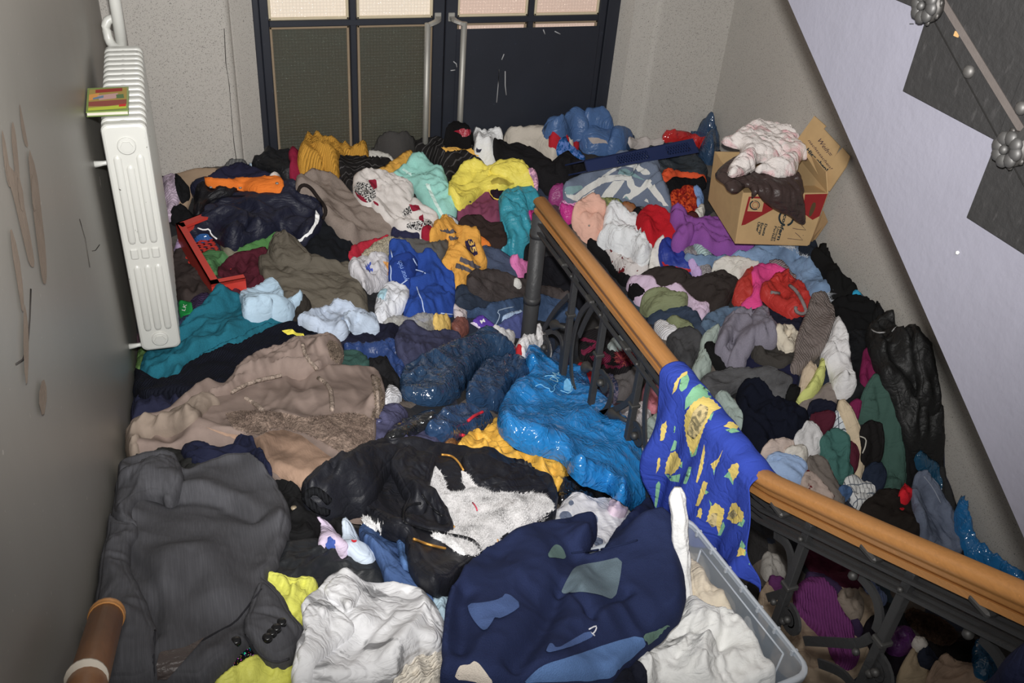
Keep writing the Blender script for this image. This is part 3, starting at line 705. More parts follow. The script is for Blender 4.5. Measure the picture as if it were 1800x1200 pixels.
for k in range(NS):
    y0 = ry0 + k * pit; s_ = section_mesh(y0, y0 + pit * .80).build('section', M_RAD, rad, False)
    if k < NS - 1:
        cn = MB(); cn.box((rx0 + .02, y0 + pit*.7, rzb + .03), (rx1 - .02, y0 + pit*1.05, rzt - .035), .004)
        cn.ball(((rx0+rx1)/2, y0 + pit*.9, rzt - .03), .03, 10, (1, .6, .9)); cn.build('nipple', M_RAD, s_, True)
W_ = rx1 - rx0
cm = MB()
zmid = -1.60
for k in range(3):
    xc = rx0 + W_ * (.25 + .25 * k)
    for z0, z1 in ((zmid + .035, rzt - (.10 if k != 1 else .135)), (rzb + .085, zmid - .045)):
        n = 9; v = []; f = []
        prof = [(math.cos(math.pi*i/(n-1)), math.sin(math.pi*i/(n-1))) for i in range(n)]
        zs_ = [z0, z0 + .004, z0 + .014, z1 - .014, z1 - .004, z1]; ks = [.15, .7, 1, 1, .7, .15]
        for z, q in zip(zs_, ks): v += [(xc + .0125 * q * a, ry0 - .0075 * q * b_ + .001, z) for a, b_ in prof]
        for i in range(len(zs_)-1):
            for j in range(n-1): f.append((i*n+j, i*n+j+1, (i+1)*n+j+1, (i+1)*n+j))
        cm2 = MB(); cm2.add(v, f); cm2.build('column', M_RAD, rad, True)
    m = MB(); m.box((xc - .013, ry0 - .006, zmid - .02), (xc + .013, ry0 + .004, zmid + .02), .004); m.build('bridge', M_RAD, rad)
for z in (rzt - .07, rzb + .05):
    c_ = ((rx0 + rx1) / 2 + .0, ry0, z); m = MB(); m.tube([(c_[0], ry0 + .01, z), (c_[0], ry0 - .006, z), (c_[0], ry0 - .009, z)], [.028, .028, .025], 24)
    p = m.build('end_plug', M_RAD, rad, False); m = MB(); m.tube([(c_[0], ry0 - .008, z), (c_[0], ry0 - .014, z)], .019, 6); m.build('hex_nut', M_RAD, p)
for y, z in ((3.02, -1.30), (2.98, -1.99), (3.5, -1.30)):
    m = MB(); m.tube([(XL, y, z), (XL + .03, y, z + .002), (rx0 + .02, y, z + .004)], [.012, .008, .008], 6); m.build('wall_bracket', M_RAD, rad, True)
def pipe(name, pts, r, label, kinks=()):
    m = MB(); m.tube(pts, r, 14); o = m.build(name, M_RAD, None, True); return tag(o, label, 'pipe')
pa = at(197, -60, 'Y', 3.8); pb = at(213, 78, 'Y', 3.8)
xp = at(205, 20, 'Y', 3.8)[0]
o = pipe('heating_pipe', [(xp, 3.8, .7), (xp, 3.8, -1.0), (xp, 3.8, -1.18)], .022, 'vertical white heating pipe behind the radiator')
a_ = np.array((xp, 3.83, -1.075))
pp = np.vstack([seg_bezier(a_, a_ + [-.03, 0, .012], (-.228, 3.82, -1.07), (-.228, 3.82, -1.11), 8), seg_bezier((-.228, 3.82, -1.11), (-.228, 3.82, -1.16), (-.215, 3.80, -1.17), (-.17, 3.76, -1.17), 6)[1:]])
o = pipe('elbow_pipe', pp, .017, 'short bent white pipe branching to the top of the radiator')

# ---- scrape marks on the left wall (bare plaster showing): each one its own part of the wall
wl = bpy.data.objects['wall_left']
for sx, pl in enumerate(["p 33,176 38,200 45,235 50,262 42,255 35,215", "p 20,208 26,230 30,270 34,320 28,330 22,280 18,240", "p 0,224 6,240 14,290 20,330 12,330 4,280", "p 8,285 30,310 40,360 52,420 60,470 50,470 38,420 22,350 10,310",
    "p 45,250 62,300 70,370 78,440 80,500 72,500 64,440 54,360", "p 28,300 40,350 36,380 28,340", "p 12,390 28,440 38,520 36,560 26,500 16,440", "p 36,525 44,560 46,620 42,690 36,640", "p 52,300 60,330 58,380 50,350", "p 60,700 70,660 78,690 70,740"]):
    P2 = resample(chaikin(px(pl), 1), 5.0); q = np.array([at(u, v, 'X', XL) for u, v in P2])
    V, Fc = tri_fill(q[:, 1:3] if area(q[:, 1:3]) > 0 else q[::-1, 1:3], .03)
    obj('bare_patch', np.column_stack([np.full(len(V), XL + .0008 + .0005 * sx), V]), [f[::1] for f in Fc], fabric('suede', (122, 109, 97)), wl, False)
m = MB(); m.tube([at(u, v, 'X', XL + .0008) for u, v in [(54, 508), (52, 560), (48, 610), (40, 632), (28, 640)]], .0016, 5); m.build('scratch', fabric('flat', (45, 42, 40)), wl, True)
for pl in ([(175, 430), (168, 440), (162, 441)], [(140, 385), (150, 420), (158, 470)], [(175, 310), (178, 330)]):
    m = MB(); m.tube([at(u, v, 'X', XL + .0008) for u, v in pl], .0012, 5); m.build('scratch', fabric('flat', (60, 57, 54)), wl, True)

# ---- wooden handrail on the left wall
N = NT('varnished_wood'); c = lin((166, 116, 66)) * GAIN
gr = N.noise(18, 5, vec=N.map((0, 0, 0), (9, .7, 9)), dist=.6)
base = N.mixc(gr, c * .75, c * 1.2); base = N.mixc(N.ramp(N.noise(120, 2), [(.66, (0, 0, 0)), (.74, (1, 1, 1))]), base, c * 1.18)
N.set(Base_Color=base, Roughness=.32); N.bump(N.noise(60, 3), .08, .001); M_WOOD = N.m
N = NT('worn_brown_wood'); c = lin((128, 84, 48)) * GAIN
N.set(Base_Color=N.mixc(N.noise(16, 4, vec=N.map((0, 0, 0), (6, .6, 6))), c * .75, c * 1.25), Roughness=.4); M_WOODD = N.m
hx = -.215; h0 = at(186, 1088, 'X', hx); h1 = at(150, 1215, 'X', hx); hd = h1 - h0
hr = empty('wall_handrail', h0); tag(hr, 'round brown wooden handrail end with turned ball tip at lower left', 'handrail')
m = MB(); m.tube([h0, h0 + hd, h0 + hd * 2.6], .026, 20); m.build('rail', M_WOODD, hr, True)
u_ = nrm(hd); m = MB(); pr = [(.0, .0275), (-.006, .0275), (-.008, .0262), (-.011, .0285), (-.022, .028), (-.032, .023), (-.039, .014), (-.042, .003)]
m.tube([h0 + u_ * a for a, r in pr], [r for a, r in pr], 20); m.build('turned_tip', M_WOOD, hr, True)
c_ = at(152, 1193, 'X', hx); m = MB(); m.tube([c_ - u_ * .003, c_ + u_ * .003], .0275, 20); m.build('white_ring', fabric('shiny', (215, 205, 190)), hr, True)
m = MB(); m.tube([(XL, h0[1] - .25, h0[2] + .05), (hx, h0[1] - .25, h0[2] + .10)], .009, 8); m.build('bracket', M_IROND, hr)

# ---- banister: newel, wooden rail, flat iron bars, balusters, scrolls
XR = 1.45
ban = empty('banister', (XR, 2.6, -2.7)); tag(ban, 'black wrought iron banister with varnished wooden handrail running towards the camera', 'banister')
ra = at(948, 352, 'X', XR); rb = at(1338, 855, 'X', XR); rc = at(1800, 1055, 'X', XR); zr = (ra[2] + rb[2]) / 2; ra[2] = rb[2] = zr
rdir = (rc - rb) / np.linalg.norm(rc - rb)
print('rail', ra, rb, rc)
prof = [(-.50, -.62), (.50, -.62), (.62, -.40), (.60, -.20), (.70, -.02), (.98, .20), (1.0, .48), (.80, .78), (.45, .96), (0, 1.02), (-.45, .96), (-.80, .78), (-1.0, .48), (-.98, .20), (-.70, -.02), (-.60, -.20), (-.62, -.40)]
path = [ra, ra * [1, 0, 1] + [0, ra[1] - .01, 0], (ra + rb) / 2, rb + [0, .03, -.001], rb + [0, -.0, .012], rb + rdir * .06 + [0, 0, .006], rb + rdir * .5, rc, rc + rdir * .5]
m = MB(); m.tube(path, [.025, .033] + [.034] * 7, prof=prof); m.build('handrail', M_WOOD, ban, True)
m = MB(); pth2 = [p + np.array([0, 0, -.034]) for p in path]; m.tube(pth2, .021, prof=[(-1, -.5), (1, -.5), (1, .35), (-1, .35)]); m.build('rail_underside', M_WOOD, ban)
# newel
nb = at(941, 596, 'X', XR); ny = ra[1] + .02
m = MB(); m.tube([(XR, ny - .05, ZF), (XR, ny - .05, zr - .045)], .037, 20)
nw = m.build('newel_post', M_IROND, ban, True)
for z, h in ((zr - .14, .014), (at(945, 540, 'X', XR)[2], .016)):
    m = MB(); m.tube([(XR, ny - .05, z - h), (XR, ny - .05, z + h)], .041, 20); m.build('collar', M_IROND, nw, True)
# flat bars under the rail
for off in (-.075, -.118):
    for dx_ in (-.014, .014):
        m = MB(); m.tube([p + np.array([dx_, 0, off]) for p in ([ra + [0, -.02, 0]] + [rb + [0, .02, 0], rb + rdir * .05 + [0, 0, -.004], rc, rc + rdir * .5])], .0075, prof=[(-1, -.6), (1, -.6), (1, .6), (-1, .6)]); m.build('flat_bar', M_IROND, ban)
def along(t):  # distance past the bend: negative = level part
    return rb + np.array([0, -t, 0]) if t < 0 else rb + rdir * t
bal = [at(u, v, 'X', XR)[1] for u, v in ((1010, 500), (1062, 560), (1128, 640))] + [1.86]
def bal_z(y): return zr if y > rb[1] else rb[2] + (rb[1] - y) * (rdir[2] / -rdir[1])
bal += [at(1418, 945, 'X', XR)[1], at(1598, 1025, 'X', XR)[1], .72]
for y in bal:
    zt = bal_z(y) - .05; m = MB(); m.box((XR - .0125, y - .0125, max(ZF, zt - 1.25)), (XR + .0125, y + .0125, zt), .002); b = m.build('baluster', M_IROND, ban)
    zc = zt - .25; m = MB(); m.box((XR - .019, y - .019, zc - .008), (XR + .019, y + .019, zc + .008), .003); m.build('clasp', M_IRON, b)
    m = MB(); m.ball((XR - .02, y, zt - .06), .008, 8); m.build('rivet', M_IRON, b, True)
    m = MB(); m.box((XR - .024, y + .09, zt - .075), (XR + .018, y + .15, zt - .055), .006); m.build('weld_plate', M_IRON, ban)
flat = [(-1, -.32), (1, -.32), (1, .32), (-1, .32)]
def curve(pts, r=.012, name='scroll'):
    m = MB(); m.tube(np.array([(XR, y, z) for y, z in pts]), r, prof=flat, up=(1, 0, 0)); return m.build(name, M_IROND if rs_(len(bpy.data.objects)) else M_IRON, ban)
rs_ = lambda k: True
def bez2(a, b, c, d, n=16): return [(p[0], p[1]) for p in seg_bezier((a[0], a[1], 0), (b[0], b[1], 0), (c[0], c[1], 0), (d[0], d[1], 0), n)]
def spiral(c, r0, a0, turns, n=26, k=.22): return [(c[0] + r0*(1-(1-k)*i/n)*math.cos(a0+turns*2*math.pi*i/n), c[1] + r0*(1-(1-k)*i/n)*math.sin(a0+turns*2*math.pi*i/n)) for i in range(n+1)]
def pyz(u, v): p = at(u, v, 'X', XR); return (p[1], p[2])
# C and S scrolls in the level part, traced bay by bay on the plane of the banister
for pts in ([(1050, 525), (1020, 545), (1005, 600), (1003, 660), (1015, 700)], [(1050, 527), (1030, 560), (1018, 590)], [(955, 580), (975, 545), (1000, 520)], [(1150, 640), (1138, 680), (1132, 720), (1135, 800), (1140, 880)], [(1118, 690), (1100, 712), (1065, 725), (1045, 730)],
            [(960, 585), (975, 580), (990, 600), (985, 650)], [(1065, 660), (1078, 680), (1068, 720), (1050, 730)]):
    P = np.array([pyz(*p) for p in pts]); P2 = np.repeat(P, 1, 0)
    for _ in range(2):
        q = np.empty((len(P2)*2-2, 2)); q[0::2] = P2[:-1]*.75 + P2[1:]*.25; q[1::2] = P2[:-1]*.25 + P2[1:]*.75; P2 = np.vstack([P2[:1], q, P2[-1:]])
    curve([tuple(p) for p in P2])
for (u, v), r in (((1060, 672), .045), ((1120, 765), .045), ((960, 610), .05)):
    c_ = pyz(u, v); curve(spiral(c_, r, .6, 1.4), .011)
    m = MB(); m.ball((XR - .012, c_[0], c_[1]), .016, 10); m.build('scroll_eye', M_IRON, ban, True)
def bud(u, v, du, dv):
    a = np.array(at(u, v, 'X', XR)); b = np.array(at(u + du, v + dv, 'X', XR)); m = MB(); d = b - a
    m.tube([a - d*.35, a - d*.2, a, a + d*.25, a + d*.45, b], [.004, .018, .026, .016, .009, .007], 10); m.build('iron_bud', M_IRON, ban, True)
for q in ((975, 571, 18, 4), (1030, 645, 14, 5), (1078, 727, 24, 12), (1148, 832, 10, 25)): bud(*q)
# scrolls of the rising part
for pts in ([(1362, 938), (1385, 955), (1393, 990), (1388, 1030), (1380, 1052)], [(1512, 1012), (1540, 1045), (1548, 1085), (1540, 1110)], [(1725, 1120), (1752, 1148), (1768, 1180), (1772, 1210)],
            [(1350, 1050), (1378, 1042)], [(1415, 1126), (1460, 1128), (1510, 1132), (1530, 1120)], [(1440, 1165), (1480, 1180), (1500, 1205)]):
    P2 = np.array([pyz(*p) for p in pts])
    for _ in range(2):
        q = np.empty((len(P2)*2-2, 2)); q[0::2] = P2[:-1]*.75 + P2[1:]*.25; q[1::2] = P2[:-1]*.25 + P2[1:]*.75; P2 = np.vstack([P2[:1], q, P2[-1:]])
    curve([tuple(p) for p in P2], .013)
for (u, v), r in (((1388, 1088), .042), ((1542, 1180), .048)):
    c_ = pyz(u, v); curve(spiral(c_, r, 1.2, 1.5), .013)
    for k in (0, 1):
        m = MB(); m.ball((XR - .015, c_[0] + .012 * (k - .5), c_[1] + .02 * (.5 - k)), .012, 10); m.build('scroll_eye', M_IRON, ban, True)
for q in ((1505, 1010, 4, -8), (1708, 1112, 4, -8)):
    c_ = at(q[0], q[1], 'X', XR); m = MB(); m.ball(c_ + [-.01, 0, 0], .013, 10); m.build('scroll_eye', M_IRON, ban, True)
for q in ((1370, 1055), (1516, 1142)):
    c_ = at(*q, 'X', XR); m = MB(); m.ball(c_ + [-.02, 0, 0], .011, 8); m.build('scroll_eye', M_IRON, ban, True)
# ================================================================ THE HEAP
# what lies underneath: nobody could count it
N = NT('buried_clothes')
v_ = N.n('TexVoronoi', Scale=6.5); N.l(N.tc.outputs['Object'], v_.inputs['Vector'])
sp_ = N.n('SeparateColor'); N.l(v_.outputs['Color'], sp_.inputs[0])
cols = [(22, 24, 30), (40, 44, 58), (34, 32, 32), (70, 66, 62), (28, 36, 52), (86, 78, 72), (30, 30, 34), (60, 40, 48), (44, 58, 70), (26, 26, 28)]
r_ = N.ramp(sp_.outputs[0], [(i / len(cols), lin(c) * GAIN) for i, c in enumerate(cols)]); N.t.nodes[-1].color_ramp.interpolation = 'CONSTANT'
N.set(Base_Color=r_, Roughness=.9); N.bump(N.noise(30, 5, dist=1.5), .6, .012); M_HEAP = N.m
st = 2; hx_ = GXX[::st, ::st]; hy_ = GYY[::st, ::st]
hz_ = H[::st, ::st] + .012 * (1 - 2.4 * np.abs(noise(hx_ / .13, hy_ / .13, 301))) - .012
ny_, nx_ = hx_.shape; ii = np.arange(ny_ * nx_).reshape(ny_, nx_)
fq = np.stack([ii[:-1, :-1], ii[:-1, 1:], ii[1:, 1:], ii[1:, :-1]], -1).reshape(-1, 4)
o = obj('buried_clothes', np.stack([np.clip(hx_, -.28, 3.005), np.where((hx_ > .37) & (hx_ < 2.33), hy_, np.minimum(hy_, 4.595)), hz_], -1).reshape(-1, 3), fq.tolist(), M_HEAP)
tag(o, 'dark jumble of clothes buried under the heap, seen only in gaps', 'clothes', kind='stuff')

# ---- beside the radiator and along the back wall
lay('cardboard_sheet', 'cardboard', 'plain brown cardboard sheet against the back wall right of the radiator', 'card', (150, 128, 106), "F 15,335 200,326 385,318 395,425 260,430 130,480 110,640 60,650 25,430", T=.02)
lay('shirt', 'shirt', 'pale lilac striped shirt squeezed behind the right side of the radiator', 'stripe', (178, 160, 178), "E 1130,-60 1180,-40 1215,30 1255,70 1270,210 1225,300 1205,400 1180,330 1150,150", T=.06)
lay('cloth', 'cloth', 'black cloth in front of the cardboard sheet by the radiator', 'cotton', (22, 22, 24), "F 35,355 95,420 135,465 120,530 80,545 50,480")
lay('cloth', 'cloth', 'black cloth just below the lilac striped shirt', 'cotton', (20, 20, 22), "F 0,655 60,560 130,620 185,690 90,700 20,690")
lay('trousers', 'trousers', 'dark brown trousers on the floor right beside the radiator foot', 'wool', (58, 50, 48), "E 1215,640 1260,560 1330,520 1420,640 1490,760 1600,800 1590,900 1500,930 1400,890 1330,935 1250,910 1220,800")
lay('cloth', 'cloth', 'dusky lilac scrap beside the red crate corner near the radiator', 'cotton', (150, 128, 160), "E 1225,555 1290,500 1320,520 1240,570")
lay('sweater', 'sweater', 'dark purple knitted sweater below the brown trousers near the radiator', 'knit', (52, 40, 66), "E 1330,950 1440,885 1510,930 1450,1015 1345,1020")
lay('jeans', 'jeans', 'dark blue jeans peeping out between radiator and teal blanket', 'denim', (44, 54, 76), "E 1262,1080 1340,1040 1450,1040 1400,1100 1340,1130 1265,1150")
o = lay('cardboard_tag', 'tag', 'small green card tag with white letters by the radiator foot', 'card', (16, 128, 58), "E 1265,935 1338,955 1352,1020 1276,1028", smooth=0, T=.012)
text_on(o, 'letters', 'LK', (235, 240, 235), "E 1300,995 1315,945", 6)
lay('beanie', 'hat', 'grey striped beanie lying against the back wall left of the door', 'stripe', (92, 92, 92), "F 378,335 395,292 440,262 510,264 565,322 470,345 400,365", T=.09, r=.08)
lay('cloth', 'cloth', 'pale blue scrap by the wall corner left of the door', 'cotton', (158, 176, 192), "F 540,245 590,228 632,278 580,295", T=.05)
lay('jacket', 'jacket', 'black jacket piled against the left door jamb', 'nylon', (20, 21, 24), "F 555,295 640,278 660,232 700,224 742,268 880,258 905,330 855,415 740,385 640,345", T=.11, r=.07)
lay('sweater', 'sweater', 'crimson sweater at the foot of the left door post', 'wool', (126, 24, 52), "F 828,228 912,214 925,300 1100,290 1170,315 1110,375 1000,360 900,405 860,435 838,390 862,300", T=.05)
lay('sweater', 'sweater', 'mustard ochre chunky knit sweater below the left door leaf', 'knit', (182, 132, 40), "F 900,240 950,190 1000,176 1040,214 1160,222 1230,170 1310,128 1370,143 1388,232 1380,255 1230,268 1190,320 1172,395 1130,380 1085,330 1058,298 1085,392 1000,352 930,395 903,310", T=.14, r=.06, amp=.018)
lay('coat', 'coat', 'charcoal wool coat leaning on the dark glass of the left door leaf', 'wool', (60, 58, 57), "G 185,172 290,110 400,48 470,36 750,58 780,130 722,142 545,132 525,215 400,265 280,232", T=.24, r=.13)
lay('cloth', 'cloth', 'thin grey white strip of cloth below the charcoal coat', 'cotton', (168, 165, 158), "G 190,208 260,214 370,248 375,268 280,256 198,242")
o = lay('skirt', 'skirt', 'black pinstriped skirt with ochre lining below the mustard sweater', 'pinstripe', (27, 25, 25), "G -10,275 70,258 390,262 335,312 180,385 90,445 60,470 0,405", T=.06, wa=70)
patch(o, 'lining', 'cotton', (190, 142, 52), "G 60,470 90,440 180,378 240,350 250,395 130,450", label='ochre lining turned out')
lay('cloth', 'cloth', 'ochre satin lining strip beside the turquoise towel', 'satin', (196, 146, 54), "G 170,385 330,308 440,238 512,222 505,262 365,385 240,400", T=.035)
o = lay('trousers', 'trousers', 'black pinstriped trousers in folds with an ochre waistband, right of the towel', 'pinstripe', (27, 25, 25), "G 510,235 560,133 640,128 730,183 790,168 880,168 960,228 1030,238 1050,272 1000,302 830,312 770,392 742,475 700,342 640,282 555,237", T=.075, r=.06, amp=.02, wa=60)
patch(o, 'waistband', 'cotton', (200, 152, 62), "G 700,168 820,146 900,165 985,222 950,226 870,178 760,190", label='ochre waistband')
o = lay('hat', 'hat', 'black felt hat with crimson inside in front of the door handles', 'fleece', (18, 17, 18), "G 742,132 760,78 800,38 860,22 912,48 938,130 926,182 880,162 800,152 715,152", T=.18, r=.08)
patch(o, 'lining', 'satin', (138, 18, 40), "G 790,52 850,28 916,46 902,86 850,96 826,62", label='crimson lining')
o = lay('trousers', 'trousers', 'light beige trousers stretched out below the steel door panel', 'cotton', (168, 160, 149), "G 920,10 980,-6 1060,-10 1230,14 1450,148 1500,198 1640,228 1620,252 1560,217 1500,298 1430,262 1340,217 1140,192 1128,130 1010,38 930,28", T=.24, r=.12, a=-30)
cord(o, 'seam', 'cotton', (140, 132, 122), "G 1000,60 1120,130 1300,190 1440,225", .0025)
o = lay('shirt', 'shirt', 'crumpled white shirt with collar lying left over the beige trousers', 'crinkle', (202, 202, 202), "G 908,65 958,28 1012,38 1110,98 1132,150 1062,192 1067,220 1112,282 1060,300 1010,265 960,225 925,187 948,150 938,120", T=.14, r=.05)
patch(o, 'collar_label', 'flat', (40, 42, 60), "G 945,182 990,180 985,196 950,196", label='small navy collar label')
lay('cloth', 'cloth', 'taupe cloth tucked on top of the blue sleeping bag', 'cotton', (150, 140, 138), "C 538,702 590,653 652,675 725,706 640,720 560,730", T=.3, r=.08)
lay('sweatshirt', 'sweatshirt', 'red sweatshirt under the blue sleeping bag', 'fleece', (156, 22, 36), "C 248,1012 300,965 465,960 470,1065 360,1068 288,1078", T=.06)
o = lay('sleeping_bag', 'sleeping bag', 'steel blue quilted sleeping bag bundled in front of the right door jamb', 'satin', (62, 90, 132), "C 208,925 300,878 470,788 560,733 640,698 740,718 802,790 812,880 908,920 908,982 822,1012 775,1085 560,1085 478,1042 468,972 380,965 270,975 213,962", T=.20, r=.16, amp=.004, lam=.06)
SB = (62, 90, 132)
sub('fold', o, 'satin', SB, "C 208,925 300,878 470,788 540,850 520,960 380,965 270,975", T=.09, r=.10, amp=.004, a=30)
sub('fold', o, 'satin', SB, "C 500,800 560,733 640,698 740,718 802,790 812,880 700,905 560,880", T=.15, r=.17, amp=.004, a=10)
sub('fold', o, 'satin', SB, "C 690,905 908,918 908,982 822,1012 775,1085 650,1060 700,985", T=.10, r=.10, amp=.004, a=-20)
patch(o, 'lining', 'cotton', (150, 140, 136), "C 532,975 600,975 705,1008 560,1024", label='taupe lining')
lay('scarf', 'scarf', 'blue printed scarf with yellow spots beside the navy crate', 'print', (24, 96, 170), "C 305,1072 350,1028 390,1028 402,1070 482,1090 515,1145 440,1135 398,1092", T=.04)
lay('cloth', 'cloth', 'off white cloth behind the navy crate against the back wall', 'cotton', (170, 162, 158), "C 795,1035 890,988 1060,978 1085,1002 900,1045")
lay('bag', 'bag', 'red glossy plastic bag behind the right end of the navy crate', 'plastic', (166, 26, 26), "C 1032,972 1110,948 1120,928 1200,913 1262,945 1400,972 1425,1010 1380,1045 1310,1045 1305,992 1080,998", T=.08)
lay('refuse_bag', 'bag', 'dark blue refuse sack in the back right corner behind the moving box', 'plastic', (40, 62, 88), "C 1203,892 1250,858 1350,828 1380,793 1422,818 1500,818 1538,880 1532,910 1605,950 1562,995 1480,1045 1425,1065 1405,1175 1300,1110 1320,1055 1420,1012 1390,972 1210,935", T=.30, r=.24, amp=.012)
lay('scarf', 'scarf', 'blue and yellow printed scarf end under the navy crate', 'print', (24, 100, 176), "H 325,342 420,318 485,330 405,385 340,395")

# ---- navy plastic crate lying on its side
crate = empty('plastic_crate', at(1150, 275, 'Z', -2.0)); tag(crate, 'navy blue perforated plastic crate tipped on its side near the back wall', 'crate')
M_NAVY = fabric('shiny', (30, 42, 78)); M_NAVY.node_tree.nodes['Principled BSDF'].inputs['Roughness'].default_value = .4
def crate_side(root, TL, TR_, BR, BL, mat, holes, depth, thick=.012, nm='side_panel', rim=.16):
    """a lattice panel between four corners: rim, posts and crossing slats, then the rest of the box behind it"""
    TL, TR_, BR, BL = map(np.array, (TL, TR_, BR, BL)); nn = nrm(np.cross(TR_ - TL, BL - TL))
    if nn[1] > 0: nn = -nn
    P = lambda u, v: (TL*(1-u) + TR_*u)*(1-v) + (BL*(1-u) + BR*u)*v
    def bar(m, u0, v0, u1, v1): m.hexa([P(u0, v1) , P(u1, v1), P(u1, v1) - nn*thick, P(u0, v1) - nn*thick, P(u0, v0), P(u1, v0), P(u1, v0) - nn*thick, P(u0, v0) - nn*thick])
    def qbar(m, a, b, wv):
        d = nrm(b - a); s_ = nrm(np.cross(d, nn)) * wv
        q = [a - s_, a + s_, b + s_, b - s_]; m.hexa([p - nn*thick for p in q] + [p for p in q])
    m = MB(); bar(m, 0, 0, 1, rim); bar(m, 0, 1-rim, 1, 1); bar(m, 0, rim, .06, 1-rim); bar(m, .94, rim, 1, 1-rim); m.build(nm, mat, root)
    for (u0, u1, kind, n) in holes:
        m = MB()
        if kind == 'solid': bar(m, u0, rim, u1, 1-rim); m.build('panel_web', mat, root)
        else:
            w_ = (u1 - u0) / n; lw = np.linalg.norm(TR_ - TL)
            for i in range(n + 1):
                for s2 in (1, -1):
                    a_, b_ = u0 + i * w_, u0 + i * w_ + s2 * w_ * 1.6
                    if b_ < u0 or b_ > u1:
                        k = (u0 - a_) / (b_ - a_) if b_ < u0 else (u1 - a_) / (b_ - a_)
                        qbar(m, P(a_, rim), P(a_ + (b_ - a_) * k, rim + (1 - 2*rim) * k), lw * w_ * .12)
                    else: qbar(m, P(a_, rim), P(b_, 1-rim), lw * w_ * .12)
            o = m.build('lattice', mat, root); 
    m = MB(); 
    for (a, b) in ((TL, TR_), (BL, BR)): m.hexa([a - nn*.0, b - nn*.0, b - nn*depth, a - nn*depth] + [p + nrm(BL - TL)*.008*(1 if a is TL else -1) for p in (a, b, b - nn*depth, a - nn*depth)])
    m.build('crate_wall', mat, root)
    return P, nn
cTL = at(1028, 281, 'Z', -1.93); cTR = at(1218, 243, 'Z', -1.90)
cBL = at(1033, 302, 'Y', cTL[1] - .03); cBR = at(1229, 268, 'Y', cTR[1] - .03)
crate_side(crate, cTL, cTR, cBR, cBL, M_NAVY, [(.06, .14, 'solid', 0), (.14, .27, 'solid', 0), (.27, .55, 'lat', 12), (.55, .72, 'solid', 0), (.72, .94, 'lat', 9)], .22, rim=.2)
lay('jacket', 'jacket', 'dark slate jacket with small white mark in front of the navy crate', 'nylon', (46, 52, 58), "H 695,242 760,203 860,208 1000,223 1090,238 1162,300 1175,378 1000,375 900,345 825,312", T=.07, r=.07)
patch(bpy.data.objects[[k for k in LAYS][-1]], 'logo', 'flat', (190, 192, 196), "H 797,215 818,212 822,245 800,245")
lay('t_shirt', 't-shirt', 'plain black t-shirt spread in front of the beige trousers', 'cotton', (23, 22, 24), "G 1058,202 1110,178 1180,188 1350,213 1450,285 1490,302 1580,213 1640,268 1722,300 1722,362 1620,442 1460,495 1400,432 1300,312 1240,287 1098,288", T=.05)
sub('sleeve', bpy.data.objects[[k for k in LAYS][-1]], 'cotton', (23, 22, 24), "G 1490,302 1580,213 1640,268 1722,300 1722,362 1620,442 1555,400", T=.05, r=.05)

# ---- between radiator and towel
lay('trousers', 'trousers', 'navy trousers behind the orange strap', 'cotton', (32, 32, 52), "F 250,425 400,358 540,318 700,385 790,410 700,440 470,450 300,440", T=.06)
lay('cloth', 'cloth', 'pale crumpled paper tissue above the orange strap end', 'crinkle', (190, 182, 176), "F 700,380 740,362 778,385 765,402 705,400")
# red crate
rc_ = empty('plastic_crate', at(370, 440, 'Z', -2.1)); tag(rc_, 'red plastic crate with diamond lattice, half buried beside the radiator', 'crate')
M_RED = fabric('shiny', (180, 46, 34)); M_RED.node_tree.nodes['Principled BSDF'].inputs['Roughness'].default_value = .45
K = [px("F %d,%d" % p)[0] for p in ((35, 690), (285, 1120), (420, 1095), (165, 640))]
zr_ = -2.03; q = [at(*k, 'Z', zr_) for k in K]
far = q[3] + (q[2] - q[1]) * .6
dn = np.array([0, 0, -.10])
ins_ = nrm(q[2] - q[1])
def rimbar(a, b, wv, h, nm):
    m = MB(); d = nrm(b - a); s_ = np.array([-d[1], d[0], 0]) * wv; m.hexa([a - s_*0 + [0, 0, -h], b + [0, 0, -h], b - s_ + [0, 0, -h], a - s_ + [0, 0, -h], a, b, b - s_, a - s_]); return m.build(nm, M_RED, rc_)
rimbar(q[0], q[1], -.035, .012, 'rim'); rimbar(q[1], q[1] + (q[2]-q[1]) * 1.8, -.035, .012, 'rim'); rimbar(q[0] + (q[3]-q[0])*2, q[0], -.05, .012, 'rim')
for a, b in ((q[0], q[1]), (q[1], q[1] + (q[2]-q[1])*1.8), (q[0] + (q[3]-q[0])*2, q[0])):
    m = MB(); d = nrm(b - a); s_ = np.array([-d[1], d[0], 0]) * -.006; m.hexa([a + dn, b + dn, b + dn - s_, a + dn - s_, a, b, b - s_, a - s_]); m.build('side_panel', M_RED, rc_)
# lattice floor of the crate
lw = np.linalg.norm(q[1] - q[0]); e1_ = (q[1] - q[0]) / lw; e2_ = nrm(q[2] - q[1]); m = MB()
for i in range(-8, 16):
    for s2 in (1, -1):
        a = q[0] + e1_ * (i * .045) ; b = a + (e1_ * s2 + e2_ * 1.15) * .13
        for p_ in (0,):
            t0, t1 = 0., 1.; la, lb = i * .045, i * .045 + s2 * .13
            if s2 > 0: t0 = max(0, (0 - la) / .13); t1 = min(1, (lw - la) / .13)
            else: t0 = max(0, (la - lw) / .13); t1 = min(1, la / .13)
            if t1 - t0 > .05:
                A_, B_ = a + (b - a) * t0 + dn * 1.05, a + (b - a) * t1 + dn * 1.05; d = nrm(B_ - A_); s_ = np.array([-d[1], d[0], 0]) * .005
                m.hexa([A_ - s_ - [0, 0, .006], A_ + s_ - [0, 0, .006], B_ + s_ - [0, 0, .006], B_ - s_ - [0, 0, .006], A_ - s_, A_ + s_, B_ + s_, B_ - s_])
